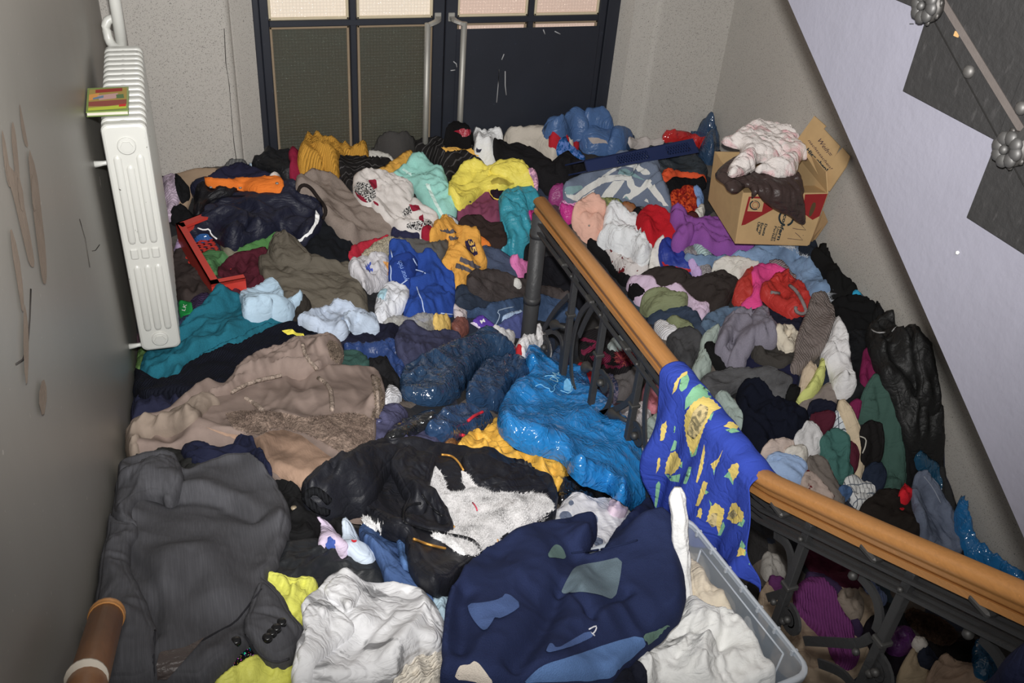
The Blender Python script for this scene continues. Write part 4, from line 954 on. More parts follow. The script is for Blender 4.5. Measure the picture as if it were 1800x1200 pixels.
m.build('lattice', M_RED, rc_)
lay('t_shirt', 't-shirt', 'green t-shirt with dark print lying in the red crate', 'cotton', (70, 112, 70), "F 213,945 260,918 330,908 440,935 390,1000 330,1062 290,1078 270,1060", T=.03)
lay('cloth', 'cloth', 'khaki cloth between the two green shirts at the red crate', 'cotton', (112, 108, 92), "F 345,832 400,858 480,878 505,868 475,930 430,945 375,900")
lay('shirt', 'shirt', 'green shirt tucked under the navy jacket right of the red crate', 'cotton', (70, 116, 62), "F 470,908 560,838 650,806 762,780 775,832 690,888 600,915 490,930", T=.035)
lay('shirt', 'shirt', 'burgundy shirt lying across the front corner of the red crate', 'cotton', (74, 26, 38), "F 325,1065 420,948 520,918 690,875 675,940 635,970 645,1060 695,1105 J 1095,78 1040,115 930,155 880,195 872,235 820,205 765,185 815,70", T=.04)
lay('bag', 'bag', 'royal blue glossy bag corner under the navy jacket collar', 'plastic', (40, 84, 140), "F 150,800 200,740 280,745 310,790 220,825")
lay('trousers', 'trousers', 'plain black fleece trousers under the taupe blanket and navy jacket', 'fleece', (20, 22, 26), "F 895,850 1040,690 1070,655 1195,765 1318,862 1262,945 1285,985 1245,1035 1100,995 1000,945 925,905", T=.07, r=.06)
o = lay('jacket', 'jacket', 'navy work jacket with white reflective stripe, left of the taupe blanket', 'nylon', (26, 28, 44), "F 128,442 200,418 330,438 480,453 560,466 790,462 890,472 960,480 1012,505 1085,580 1095,642 1062,672 1056,725 975,815 895,866 800,752 690,790 560,832 440,885 320,805 280,745 190,740 110,835 98,822 150,730 195,660 175,500", T=.085, r=.08, amp=.022, lam=.11)
NV = (26, 28, 44)
sub('collar', o, 'nylon', (17, 17, 22), "F 178,505 200,420 330,438 470,455 462,482 330,505 250,565 192,665 165,640", T=.05, r=.05)
sub('sleeve', o, 'nylon', NV, "F 110,835 98,822 150,730 280,640 420,600 560,640 520,740 440,885 330,805 280,745 190,740", T=.05, r=.05)
patch(o, 'reflective_stripe', 'flat', (255, 255, 255), "F 1020,602 1048,640 1042,690 992,772 908,852 888,838 968,770 1014,690", label='white reflective stripe', lift=.006)
cord(o, 'reflective_piping', 'flat', (255, 255, 255), "F 192,735 232,752 275,740 288,785 325,812", .004, .01, label='white reflective piping')
cord(o, 'seam', 'cotton', (14, 14, 20), "F 210,600 260,540 400,500 520,500", .003)
o = lay('blanket', 'blanket', 'taupe fleece blanket with dark brown binding left of the knitted sweater', 'fleece', (122, 110, 102), "F 883,432 940,378 1020,353 1120,368 1190,408 1250,458 1310,538 1350,578 1440,608 1540,688 1594,752 1540,815 1330,864 1280,845 1185,765 1075,660 1085,580 1020,502 960,482 898,472", T=.10, r=.10, amp=.012, lam=.16)
cord(o, 'binding', 'cotton', (34, 28, 26), "F 898,472 912,432 950,424 990,450 1032,510 1082,570 1094,620 1068,665", .009, .004, label='dark brown binding')
o = lay('strap', 'strap', 'bright orange canvas strap with eyelets near the back wall', 'cotton', (226, 112, 20), "F 215,414 330,424 470,424 600,405 782,388 794,460 680,468 560,468 480,442 300,440", T=.03, r=.012, amp=.004)
for u, v in ((748, 412), (490, 442), (283, 438)):
    c_ = cast([px("F %d,%d" % (u, v))[0]], H)[0]; m = MB(); m.tube([c_, c_ + [0, 0, .006]], .008, 12); m.build('eyelet', M_STEEL, o, True)
lay('hoodie', 'hoodie', 'olive brown cotton hooded top in front of the navy jacket', 'cotton', (90, 84, 74), "F 640,1062 622,932 672,960 690,878 790,767 882,850 942,920 1012,968 1112,1008 1240,1028 1322,1078 J 1765,195 1790,335 1640,285 1380,305 1280,335 1180,255 1145,125 1088,82", T=.07, r=.07, amp=.018, lam=.13, a=-50)
sub('hood', bpy.data.objects[[k for k in LAYS][-1]], 'cotton', (90, 84, 74), "F 690,878 790,767 882,850 942,920 1002,962 900,1012 800,992 720,962", T=.05, r=.05)
# ---- towel, yellow top and neighbours
lay('sweater', 'sweater', 'dark grey sweatshirt between knitted beanie and mustard jersey', 'fleece', (82, 80, 78), "G 368,832 420,783 560,788 680,798 740,788 775,832 775,882 722,955 640,925 560,912 460,872", T=.05)
lay('trousers', 'trousers', 'navy trousers edge under the tip of the taupe blanket', 'cotton', (38, 38, 62), "G 345,802 390,738 480,755 580,790 500,805 400,795")
o = lay('towel', 'towel', 'turquoise terry towel with white stripes, centre back', 'terry', (136, 190, 180), "G 345,388 430,308 530,236 592,270 650,332 700,340 752,470 772,560 818,662 740,690 680,672 600,592 540,512 478,432", T=.075, r=.05, amp=.018, a=-55)
patch(o, 'stripe', 'terry', (188, 214, 204), "G 590,420 612,412 660,520 728,655 705,662 640,530", label='pale woven stripe')
patch(o, 'stripe', 'terry', (180, 210, 202), "G 425,318 440,308 490,345 498,362 470,350", label='pale woven stripe')
o = lay('sweater', 'sweater', 'white and burgundy patterned knit sweater left of the turquoise towel', 'wool', (196, 190, 186), "G 88,440 108,403 180,383 260,383 420,438 502,478 504,540 445,602 480,568 542,568 572,610 660,658 682,700 662,762 572,802 560,772 460,745 400,742 300,662 240,604 212,560 170,572 86,502", T=.07, r=.06)
patch(o, 'speckled_band', 'speckle', (90, 90, 90), "G 88,440 118,402 200,420 242,470 242,520 182,558 150,508 95,488", label='black and white flecked band')
patch(o, 'burgundy_band', 'wool', (128, 24, 46), "G 86,490 150,500 188,565 160,572 120,535", label='burgundy band')
patch(o, 'burgundy_band', 'wool', (128, 24, 46), "G 188,392 246,385 252,440 228,462 205,425", label='burgundy band')
patch(o, 'burgundy_band', 'wool', (128, 24, 46), "G 225,540 262,555 262,575 225,560", label='burgundy band')
patch(o, 'speckled_band', 'speckle', (90, 90, 90), "G 440,600 480,568 500,620 450,650 425,640", label='black and white flecked band')
patch(o, 'burgundy_band', 'wool', (128, 24, 46), "G 475,565 540,566 560,600 500,615", label='burgundy band')
patch(o, 'speckled_band', 'speckle', (90, 90, 90), "G 460,700 540,680 640,680 640,720 560,740 540,770 460,742", label='black and white flecked band')
patch(o, 'burgundy_band', 'wool', (128, 24, 46), "G 545,650 575,630 580,680 565,730 560,690", label='burgundy band')
o = lay('socks', 'socks', 'crimson sock under the hem of the patterned knit sweater', 'wool', (140, 22, 44), "G 565,760 620,740 665,765 640,800 575,808")
lay('shirt', 'shirt', 'check cotton cloth just under the tip of the turquoise towel', 'check', (186, 190, 196), "G 690,685 760,672 835,685 820,715 740,722", T=.03)
lay('sweater', 'sweater', 'dusty mauve top tucked under the yellow top', 'wool', (116, 58, 82), "G 815,635 960,505 1040,468 1065,520 1115,550 1135,620 1125,705 1040,715 940,668 830,688", T=.06, r=.06)
lay('cloth', 'cloth', 'black and purple cloth between yellow top and teal trousers', 'cotton', (34, 22, 36), "G 1040,470 1140,480 1185,478 1175,520 1110,545 1060,520")
o = lay('jacket', 'jacket', 'bright yellow anorak with a mesh panel, right of the turquoise towel', 'nylon', (218, 200, 72), "G 746,482 790,398 860,313 960,303 1030,330 1110,288 1240,278 1302,320 1358,440 1352,472 1310,437 1230,442 1182,472 1120,477 1040,457 962,512 862,592 820,630 798,560", T=.075, r=.06, amp=.014)
sub('sleeve', o, 'nylon', (218, 200, 72), "G 1030,332 1110,288 1240,278 1302,320 1358,440 1352,472 1310,437 1232,442 1200,382 1120,352", T=.05, r=.05)
patch(o, 'mesh_panel', 'mesh', (176, 160, 62), "G 1048,400 1070,378 1105,368 1162,390 1222,440 1170,470 1105,470 1060,452", label='darker mesh panel')
cord(o, 'drawstring', 'cotton', (206, 178, 60), "G 1035,455 1048,490 1085,530 1135,520", .004, .004)
c_ = cast([px("G 906,542")[0]], H)[0]; m = MB(); m.ball(c_ + [0, 0, .003], .007, 8, (1, 1, .5)); m.build('snap_button', M_IROND, o, True)
lay('scarf', 'scarf', 'pink and white batik scarf between yellow anorak and black t-shirt', 'print', (196, 146, 178), "G 1300,345 1345,330 1375,355 1385,440 1362,470 1352,400", T=.05)
lay('trousers', 'trousers', 'plum satin trousers left behind the handrail top', 'satin', (128, 46, 100), "H 45,512 110,448 172,438 175,490 215,545 120,555 80,545", T=.05)
lay('trousers', 'trousers', 'teal turquoise tracksuit bottoms hanging down left of the newel post', 'satin', (42, 132, 150), "G 1100,555 1140,508 1200,473 1280,468 1360,480 1400,560 1412,640 1360,655 1315,650 1335,720 1345,862 1270,945 1190,922 1150,938 1100,897 1158,882 1128,780 1118,660 1128,592", T=.09, r=.07, amp=.014, lam=.10, a=80)
sub('leg', bpy.data.objects[[k for k in LAYS][-1]], 'satin', (42, 132, 150), "G 1105,560 1145,510 1230,480 1290,520 1300,600 1340,720 1345,862 1270,945 1190,922 1200,800 1150,700", T=.05, r=.05, a=85)
lay('cloth', 'cloth', 'magenta satin scrap just left of the newel post top', 'satin', (176, 34, 118), "G 1320,630 1400,650 1405,685 1340,690 1325,665")
lay('blouse', 'blouse', 'black and white flecked blouse beside the newel post', 'speckle', (90, 90, 90), "G 1335,690 1400,690 1395,800 1345,860 1340,780", T=.04)
lay('trousers', 'trousers', 'dark brown velvet trousers left of the teal tracksuit bottoms', 'fleece', (46, 36, 34), "G 825,690 900,653 960,658 1040,708 1122,706 1152,800 1164,862 1100,905 1020,865 960,815 860,755 828,742", T=.06, r=.06)
lay('cloth', 'cloth', 'orange scrap between mustard jersey and brown velvet trousers', 'cotton', (206, 112, 30), "G 948,815 1000,818 1065,888 980,896", T=.03)
lay('shirt', 'shirt', 'white lace cloth edge above the mustard jersey badge', 'crinkle', (190, 184, 184), "G 825,748 870,745 935,785 960,810 900,800 840,770", T=.03)
lay('jeans', 'jeans', 'slate blue denim jeans left of the pink cloth', 'denim', (62, 70, 90), "G 968,880 1050,888 1110,928 1182,958 1242,1010 1254,1082 1180,1095 1060,1055 1000,972", T=.05)
lay('shirt', 'shirt', 'black shirt heaped left of the newel post', 'cotton', (20, 20, 22), "G 1278,932 1340,868 1400,878 1400,1010 1360,1005 1300,985", T=.06)
lay('t_shirt', 't-shirt', 'bright pink t-shirt left of the newel post', 'cotton', (208, 112, 168), "G 1178,962 1230,958 1282,1010 1372,998 1375,1032 1282,1098 1250,1082", T=.045)
lay('sweatshirt', 'sweatshirt', 'crimson sweatshirt sleeve beside the black fleece trousers', 'fleece', (164, 30, 50), "F 1248,932 1300,878 1470,828 1545,806 1555,832 1440,885 1345,932 1312,992 1290,1005", T=.045)
lay('beanie', 'hat', 'speckled beige knitted beanie above the blue fleece blanket', 'melange', (138, 130, 112), "G 125,965 200,920 280,848 360,828 450,848 505,912 480,938 360,905 330,955 200,968", T=.06, r=.06)
o = lay('shirt', 'shirt', 'white ringer shirt with blue rim left of the blue fleece blanket', 'crinkle', (184, 182, 186), "G 42,1028 110,998 180,958 280,938 335,970 345,1012 335,1135 250,1175 170,1200 128,1102", T=.055)
patch(o, 'blue_rim', 'cotton', (64, 80, 160), "K 250,150 285,125 295,140 270,160 305,175 300,192 255,185", label='blue neck rim')
patch(o, 'orange_rim', 'cotton', (212, 148, 74), "K 372,120 425,135 428,235 402,240 410,185", label='orange trim')
o = lay('jersey', 'jersey', 'mustard yellow football jersey with grey stripes and number badge', 'cotton', (206, 148, 56), "G 608,802 680,718 760,708 812,760 862,780 940,788 972,830 972,900 1002,960 1024,1022 960,1055 882,1112 882,1152 790,1164 776,1082 790,1022 740,1012 698,992 740,952 760,882 770,832 700,792 640,804", T=.065, r=.05, amp=.018)
for sx in ("G 690,748 790,740 815,765 700,768", "G 735,792 830,788 805,812 760,812", "G 838,932 930,968 985,1020 962,1048 920,1002 828,962", "G 808,975 880,1000 948,1048 932,1062 860,1022 798,1012"):
    patch(o, 'grey_stripe', 'cotton', (82, 78, 84), sx, label='dark grey stripe')
patch(o, 'badge', 'flat', (44, 36, 66), "G 868,832 900,808 932,822 962,920 932,928 880,880", label='dark badge with number', lift=.009)
text_on(o, 'number', '35', (206, 168, 84), "G 890,826 916,916", 9, bold=.03, lift=.014)
lay('jeans', 'jeans', 'dark denim jeans half under the blue fleece blanket', 'denim', (40, 48, 62), "K 870,332 960,318 1112,400 1155,442 1060,475 878,455", T=.05)
o = lay('blanket', 'blanket', 'royal blue fleece blanket with white blanket stitching, centre of the heap', 'fleece', (36, 66, 140), "K 418,40 440,28 520,33 582,90 622,130 692,83 742,110 792,180 862,230 873,282 868,480 872,492 700,515 540,550 518,500 558,342 500,335 430,294 418,240 428,180 412,140 468,95 428,97", T=.085, r=.07, amp=.018, lam=.10, a=70)
sub('turned_corner', o, 'fleece', (30, 54, 122), "K 418,140 468,95 520,88 582,93 612,140 602,190 560,240 555,262 558,342 500,335 430,294 418,240 428,180", T=.05, r=.05)
for sx in ("K 424,150 432,180 425,240 440,285 490,290 545,250", "K 428,40 438,92", "K 585,100 605,140 612,150", "K 605,180 660,195 670,205", "K 610,300 625,350 650,400 655,450 668,490", "K 780,485 830,490 870,495"):
    cord(o, 'blanket_stitch', 'flat', (168, 184, 214), sx, .0028, .003, label='white blanket stitching')
text_on(o, 'embroidered_letters', 'your rich', (120, 148, 205), "K 548,252 500,118", 9, lift=.006)
# ---- centre of the heap
lay('trousers', 'trousers', 'black trousers right of and behind the newel post foot', 'cotton', (21, 21, 26), "L 60,272 180,160 275,92 400,200 520,332 485,482 400,400 340,352 200,332", T=.06, r=.06)
lay('trousers', 'trousers', 'charcoal brown corduroy trousers running behind the newel post', 'denim', (62, 54, 52), "K 958,282 1008,232 1130,218 1290,258 1432,320 1650,348 1745,402 1700,445 1500,432 1420,412 1250,432 1110,402 978,332", T=.06, r=.05, amp=.015)
lay('cloth', 'cloth', 'small white tissue left of the newel post', 'crinkle', (196, 194, 190), "K 1290,268 1335,262 1352,298 1310,296", T=.03)
o = lay('jeans', 'jeans', 'mid blue jeans with pale stitched pocket around the newel post foot', 'denim', (54, 72, 100), "K 878,465 1060,470 1170,450 1250,420 1420,408 1560,428 1720,500 1755,545 1640,565 1500,545 1400,505 1230,525 1160,585 1080,505 930,492", T=.05, r=.05)
cord(o, 'pocket_stitching', 'flat', (140, 156, 176), "K 1160,575 1200,500 1170,470 1230,450 1290,440", .003)
lay('shirt', 'shirt', 'pale blue shirt collar left of the newel post foot', 'cotton', (156, 178, 206), "K 1212,555 1240,510 1360,493 1374,520 1240,575 1208,595", T=.04)
lay('shirt', 'shirt', 'blue violet shirt left of the newel post foot', 'cotton', (72, 80, 130), "K 1158,612 1250,560 1370,520 1422,560 1424,645 1280,645 1200,635", T=.05)
lay('shirt', 'shirt', 'white long shirt sleeve under the blue fleece blanket', 'crinkle', (196, 198, 204), "K 330,415 400,308 430,298 500,328 562,338 535,430 480,505 430,545 360,605 318,565 328,470", T=.055, a=70)
lay('cloth', 'cloth', 'pale aqua cloth peeking left of the white sleeve', 'cotton', (150, 184, 196), "K 340,375 385,330 400,325 350,410", T=.02)
lay('plastic_wrap', 'wrap', 'crumpled clear plastic wrap below the blue fleece blanket', 'clear', (190, 188, 182), "K 360,585 450,530 500,528 560,558 660,518 740,540 742,602 620,638 520,605 420,615", T=.04)
lay('packet', 'packet', 'pale yellow paper packet at the end of the plastic wrap', 'crinkle', (206, 172, 92), "K 718,545 830,528 852,570 840,615 760,608", T=.04)
lay('cloth', 'cloth', 'rust brown nylon pouch right of the yellow packet', 'nylon', (112, 68, 60), "K 858,562 920,528 972,560 972,612 920,645 870,612", T=.05)
o = lay('packet', 'packet', 'purple packet with white letter between pouch and blue violet shirt', 'flat', (84, 56, 150), "K 1010,545 1060,514 1165,600 1090,612", T=.03, smooth=0)
text_on(o, 'letter', 'M', (238, 238, 244), "K 1062,560 1092,545", 6, bold=.03)
patch(o, 'white_edge', 'flat', (206, 196, 216), "K 985,557 1012,545 1085,610 1060,605")
lay('cloth', 'cloth', 'crimson and white scrap just right of the blue fleece blanket', 'crinkle', (186, 176, 178), "K 870,490 880,430 895,470 960,490 955,530 890,515", T=.03)
lay('shirt', 'shirt', 'crumpled white shirt behind the dark blue sacks', 'crinkle', (190, 188, 188), "K 1120,615 1200,630 1300,640 1290,680 1230,700 1150,665", T=.05)
lay('sweater', 'sweater', 'black navy jumper sleeve below the pale blue shirts', 'fleece', (27, 28, 44), "K 60,640 115,588 220,608 340,610 502,600 482,660 400,722 370,752 200,762 80,742 50,700", T=.05, r=.05)
lay('jacket', 'jacket', 'dark blue quilted satin jacket right of the green cloth', 'satin', (38, 58, 104), "K 70,775 200,755 370,745 460,690 495,780 535,882 512,965 500,1005 440,922 380,822 300,802 200,802", T=.045)
lay('trousers', 'trousers', 'black cotton trousers right of the sheepskin jacket sleeve', 'cotton', (26, 26, 28), "K 208,922 300,808 380,818 462,940 502,1012 440,1015 380,1122 352,962 320,922", T=.05)
lay('trousers', 'trousers', 'slate navy cotton trousers above the dark blue sacks', 'cotton', (56, 58, 82), "K 495,580 600,588 620,620 720,638 850,620 935,650 882,702 740,785 640,865 540,885 498,822 458,740", T=.06, r=.05)
lay('sock', 'sock', 'white ribbed sock beside the right edge of the sheepskin jacket', 'rib', (196, 196, 200), "K 368,1142 400,1060 430,1008 482,1042 502,1092 430,1112", T=.05)
lay('trousers', 'trousers', 'slate purple cotton trousers with button between sheepskin and dark blue sacks', 'cotton', (72, 72, 100), "P 606,152 700,128 770,108 832,140 872,170 760,262 700,345 740,362 860,302 980,242 1080,290 1152,312 1142,395 860,385 618,375 628,250", T=.06, r=.05)
c_ = cast([px("P 664,155")[0]], H)[0]; m = MB(); m.tube([c_ + [0, 0, -.002], c_ + [0, 0, .004]], .011, 14); m.build('button', fabric('shiny', (70, 72, 104)), bpy.data.objects[[k for k in LAYS][-1]], True)
lay('scarf', 'scarf', 'brown furry scarf peeking out above the black parka', 'fur', (128, 88, 52), "P 1140,312 1262,278 1292,300 1222,402 1140,395", T=.05)
lay('refuse_bag', 'bag', 'small dark blue sack behind the bright blue carrier bag', 'plastic', (42, 66, 96), "L 266,792 330,738 402,748 424,862 350,895 300,885", T=.08)
# behind the balusters
lay('cloth', 'cloth', 'white cloth seen between balusters above the bright blue bag', 'crinkle', (196, 190, 192), "Q 955,505 1050,458 1130,438 1182,562 1130,575 1060,625 1000,645 960,565", T=.05)
lay('cloth', 'cloth', 'white cloth low behind the balusters next to the sunflower cloth', 'crinkle', (190, 184, 186), "Q 1000,760 1130,728 1222,780 1232,885 1150,885 1060,815", T=.05)
lay('cloth', 'cloth', 'sea green cotton cloth between banister and sunflower cloth', 'cotton', (150, 164, 158), "Q 1128,602 1262,485 1270,600 1240,785 1150,722", T=.04)
lay('cloth', 'cloth', 'red and black cloth at the foot of the sunflower cloth', 'print', (120, 26, 36), "Q 1140,880 1230,890 1225,1060 1150,1060", T=.04)
lay('hat', 'hat', 'grey felt bucket hat below the pompom behind the balusters', 'fleece', (84, 80, 80), "L 688,922 720,898 862,908 884,1002 822,1085 720,1105 688,1012", T=.10, r=.09)
lay('cloth', 'cloth', 'blue speckled denim cloth left of the grey bucket hat', 'print', (52, 66, 100), "L 640,950 690,920 725,1000 740,1090 680,1110 600,1090", T=.04)
o = lay('knitted_hat', 'hat', 'striped black and maroon knitted hat with pompom behind the balusters', 'rib', (30, 27, 29), "L 465,792 478,658 600,638 700,575 765,650 702,722 640,742 720,790 790,780 850,830 830,900 700,910 640,895 560,862 518,802", T=.10, r=.08)
for sx in ("L 475,680 600,700 620,690 500,655", "L 480,760 600,690 630,650 660,650 610,720 490,800", "L 540,800 640,750 700,790 690,830 600,860", "L 640,840 720,860 800,850 760,880 660,880"): patch(o, 'maroon_stripe', 'rib', (104, 30, 56), sx, label='maroon stripe')
pc = cast([px("L 785,850")[0]], H)[0] + [0, 0, .035]; m = MB(); RSp = np.random.RandomState(3)
for i in range(520):
    d = RSp.normal(0, 1, 3); d /= np.linalg.norm(d); d[2] = abs(d[2]) * .9 + d[2] * .1
    e = np.cross(d, (0.3, .2, 1)); e = nrm(e) * .0022; L_ = .05 * RSp.uniform(.8, 1.15); tip = pc + d * L_ + RSp.normal(0, .006, 3); f2 = nrm(np.cross(d, e)) * .0022
    m.add([pc + d*.008 - e, pc + d*.008 + e, pc + d*.008 + f2, tip - e*.7, tip + e*.7, tip + f2*.7], [(0, 1, 4, 3), (1, 2, 5, 4), (2, 0, 3, 5), (3, 4, 5)])
ph = m.build('pompom', fabric('print', (112, 22, 58)), o, True); ph['kind'] = 'stuff'; ph['label'] = 'shaggy maroon and black pompom'
lay('cloth', 'cloth', 'crumpled white and teal cloth under the rail above the pompom hat', 'crinkle', (150, 160, 158), "L 655,745 720,688 800,678 845,722 740,765", T=.05)
lay('sweatshirt', 'sweatshirt', 'red cloth hanging by the scroll beside the bright blue bag', 'cotton', (158, 28, 40), "L 436,905 480,848 572,930 584,975 545,1010 470,950", T=.06)
lay('shirt', 'shirt', 'dusty pink shirt below the handrail left of the sunflower cloth', 'cotton', (176, 106, 118), "L 918,1055 950,975 1002,1028 1070,1058 1085,1145 1000,1195 928,1135", T=.06)
lay('shirt', 'shirt', 'crumpled white shirt bundle above the bright blue carrier bag', 'crinkle', (204, 202, 202), "L 15,755 90,680 100,638 180,602 212,640 252,700 275,790 245,818 190,752 120,770 112,855 50,865 40,802", T=.10, r=.07, amp=.02)
lay('cloth', 'cloth', 'small red scrap at the left of the crumpled white bundle', 'cotton', (176, 32, 38), "L 16,768 60,728 68,802 40,835", T=.06)
# ---- plastic sacks
lay('refuse_bag', 'bag', 'large dark blue refuse sack in the centre of the heap', 'plastic', (34, 58, 86), "K 508,955 540,880 640,862 780,768 860,738 960,708 1100,608 1192,690 1292,780 1312,832 1200,835 1090,842 1000,922 940,1012 880,1102 740,1145 560,1105 498,1042", T=.09, r=.08, amp=.012)
lay('refuse_bag', 'bag', 'dark blue refuse sack against the left side of the bright blue bag', 'plastic', (36, 60, 90), "K 1088,850 1200,828 1312,830 1402,880 1434,962 1382,992 1300,1002 1252,1055 1222,1165 1080,1145 948,1095 980,1002", T=.09, r=.08, amp=.012)
o = lay('refuse_bag', 'bag', 'dark blue tied refuse sack with red drawstring above the black parka', 'plastic', (38, 62, 94), "P 966,232 1060,178 1200,108 1332,118 1462,170 1472,222 1350,272 1200,305 1080,295", T=.07, r=.06, amp=.012)
for sx in ("P 1290,170 1330,135 1395,105", "P 1250,270 1285,285 1330,265", "P 1440,225 1436,288"): cord(o, 'red_drawstring', 'shiny', (190, 28, 48), sx, .006, .008, label='red plastic drawstring')
lay('refuse_bag', 'bag', 'flattened dark plastic strip left of the tied blue sack', 'plastic', (30, 31, 33), "P 676,372 740,268 860,188 1040,98 1055,162 960,225 820,295 720,355", T=.02, amp=.003)
# ---- left side
o = lay('cloth', 'cloth', 'moss green cloth directly under the radiator', 'cotton', (82, 112, 60), "J 155,605 210,528 325,542 262,595 195,730 165,690", T=.04)
lay('sweatshirt', 'sweatshirt', 'dark brown sleeve between the two pale blue shirts', 'cotton', (44, 40, 36), "J 1228,275 1330,185 1395,270 1370,330 1300,395 1230,395", T=.045)
lay('blanket', 'blanket', 'teal green fleece blanket in front of the radiator', 'fleece', (24, 93, 110), "J 182,735 260,578 340,518 480,418 600,348 640,308 720,218 800,182 832,218 902,228 925,290 1000,318 1082,283 1162,328 1275,320 1235,385 1190,402 1080,445 900,535 800,578 640,645 530,695 490,785 320,828 235,795", T=.09, r=.08, amp=.018, lam=.15, folds=[("J 560,700 560,560 640,400 740,250", .03, .05), ("J 600,620 820,520 1050,390 1200,370", .02, .03), ("J 330,740 420,730 480,760", .02, .03)])
sub('folded_edge', bpy.data.objects[[k for k in LAYS][-1]], 'fleece', (24, 93, 110), "J 600,622 820,518 1050,398 1195,385 1180,412 1080,448 900,538 800,580 640,645", T=.045, r=.04)
lay('shirt', 'shirt', 'pale blue shirt bundled on top of the teal blanket', 'cotton', (160, 184, 202), "J 878,188 930,148 1040,113 1092,73 1162,93 1188,150 1184,222 1232,252 1332,183 1324,217 1255,268 1272,322 1160,334 1080,288 1020,314 960,328 908,292 918,222", T=.065, r=.045, amp=.009, a=-20)
sub('sleeve', bpy.data.objects[[k for k in LAYS][-1]], 'cotton', (160, 184, 202), "J 908,292 918,225 1000,198 1085,205 1130,245 1085,285 1020,314 960,328", T=.06, r=.05, amp=.008)
lay('trousers', 'trousers', 'navy cotton trousers lying against the left wall', 'cotton', (34, 36, 56), "J 88,830 130,858 170,888 280,882 480,852 585,890 482,985 380,1055 280,1035 180,1075 122,1118 103,960", T=.07, r=.06)
o = lay('sweater', 'sweater', 'midnight navy jumper with yellow stripes between teal blanket and sheepskin jacket', 'knit', (18, 20, 30), "J 128,832 118,748 180,742 320,822 480,782 530,695 640,642 780,582 900,540 1060,462 1180,412 1290,390 1390,430 1462,440 1462,505 1310,505 1100,605 900,695 872,795 800,835 660,842 580,892 450,852 280,872 170,892", T=.07, r=.06)
patch(o, 'yellow_stripe', 'cotton', (224, 204, 60), "J 1180,412 1250,400 1280,425 1332,430 1345,460 1398,465 1392,504 1348,502 1330,468 1260,437 1222,442", label='yellow stepped stripe', lift=.006)
patch(o, 'care_label', 'flat', (236, 208, 36), "J 580,832 612,805 622,832 588,858", label='yellow label', lift=.008, smooth=0)
lay('shirt', 'shirt', 'pale blue grey shirt bundled beside the olive top', 'cotton', (166, 178, 196), "J 1288,388 1340,338 1450,298 1540,273 1532,208 1582,228 1652,268 1762,318 1808,340 1795,402 1640,392 1648,452 1592,510 1490,482 1460,502 1455,442 1370,422 1330,372", T=.07, r=.05, amp=.010, a=60)
lay('shirt', 'shirt', 'pale blue cotton cloth under the white long sleeve', 'cotton', (172, 186, 204), "K 110,590 108,478 240,538 300,498 335,560 345,610 200,615", T=.04)
lay('sweater', 'sweater', 'bottle green sweatshirt behind the sheepskin sleeve', 'fleece', (48, 76, 70), "J 1355,738 1440,668 1530,618 1640,578 1742,588 1795,650 1762,692 1640,702 1500,742", T=.05)
lay('cloth', 'cloth', 'grey brown cloth at the upper hem of the sheepskin jacket', 'cotton', (72, 66, 62), "J 1478,732 1560,698 1662,700 1724,722 1600,745", T=.035)
lay('shirt', 'shirt', 'off white shirt squeezed between left wall and grey coat', 'cotton', (196, 190, 180), "O 185,498 288,478 300,372 352,438 440,448 552,408 552,442 400,482 332,542 262,592 218,665 205,600", T=.05)
# ---- sheepskin jacket
SHEEP = (128, 112, 104)
o = lay('sheepskin_jacket', 'jacket', 'taupe suede sheepskin jacket with brown fur lining turned out', 'suede', SHEEP, "J 640,865 820,833 898,688 1000,618 1130,578 1310,493 1490,490 1542,483 1602,530 1612,602 1540,645 1402,695 1372,735 1500,745 K 0,932 200,923 322,918 352,960 378,1070 P 698,62 622,162 634,252 622,400 602,702 584,905 425,885 130,735 0,645 O 1300,605 1180,425 1042,392 700,382 560,435 380,448 300,378 286,322 318,268 400,178 580,172 700,78 830,2", T=.09, r=.06, amp=.009, lam=.14, folds=[("O 330,330 460,250 640,210 760,120 880,20", .035, .03), ("O 480,330 640,300 800,300 1000,380 1200,520", .04, .04), ("O 1290,300 1400,260 1560,310 1780,460", .03, .05)])
sub('sleeve', o, 'suede', SHEEP, "J 640,860 820,833 898,688 1000,618 1130,578 1310,493 1490,490 1542,483 1602,530 1612,602 1540,645 1402,695 1330,742 1180,722 960,778 830,850", T=.07, r=.07)
sub('collar', o, 'suede', (132, 118, 106), "O 286,322 318,268 400,178 580,172 700,78 830,2 900,10 960,60 900,40 830,90 760,190 640,232 430,262 360,330 380,448 300,378", T=.06, r=.06)
for sx in ("J 825,840 960,770 1180,720", "J 920,880 990,920 1050,970", "J 1440,740 1520,800 1535,900 1535,970", "J 1325,500 1350,590 1430,680", "K 300,925 330,1000 335,1100 330,1200"):
    cord(o, 'shearling_seam', 'fur', (150, 134, 122), sx, .008, .002, label='raw shearling seam')
patch(o, 'fur_lining', 'pile', (142, 116, 98), "O 845,212 1000,258 1200,288 1290,240 1400,228 1520,268 1640,358 1790,470 1780,505 1600,605 1520,695 1380,625 1200,412 1130,332 1000,282", label='smooth brown fur lining')
patch(o, 'shearling', 'fur', (132, 114, 102), "O 985,112 1100,92 1250,98 1400,110 1560,150 1800,108 P 560,118 622,168 622,302 575,392 460,425 340,352 200,272 60,222 -10,215 -60,230 O 1400,205 1290,225 1230,265 1050,230", label='curly shearling')
tufts(o, 'shearling_curls', 'fur', (140, 120, 108), "O 985,112 1100,92 1250,98 1400,110 1560,150 1800,108 P 560,118 622,168 622,302 575,392 460,425 340,352 200,272 60,222 -10,215 -60,230 O 1400,205 1290,225 1230,265 1050,230", 9000, .013, .0022, lay_=.9)
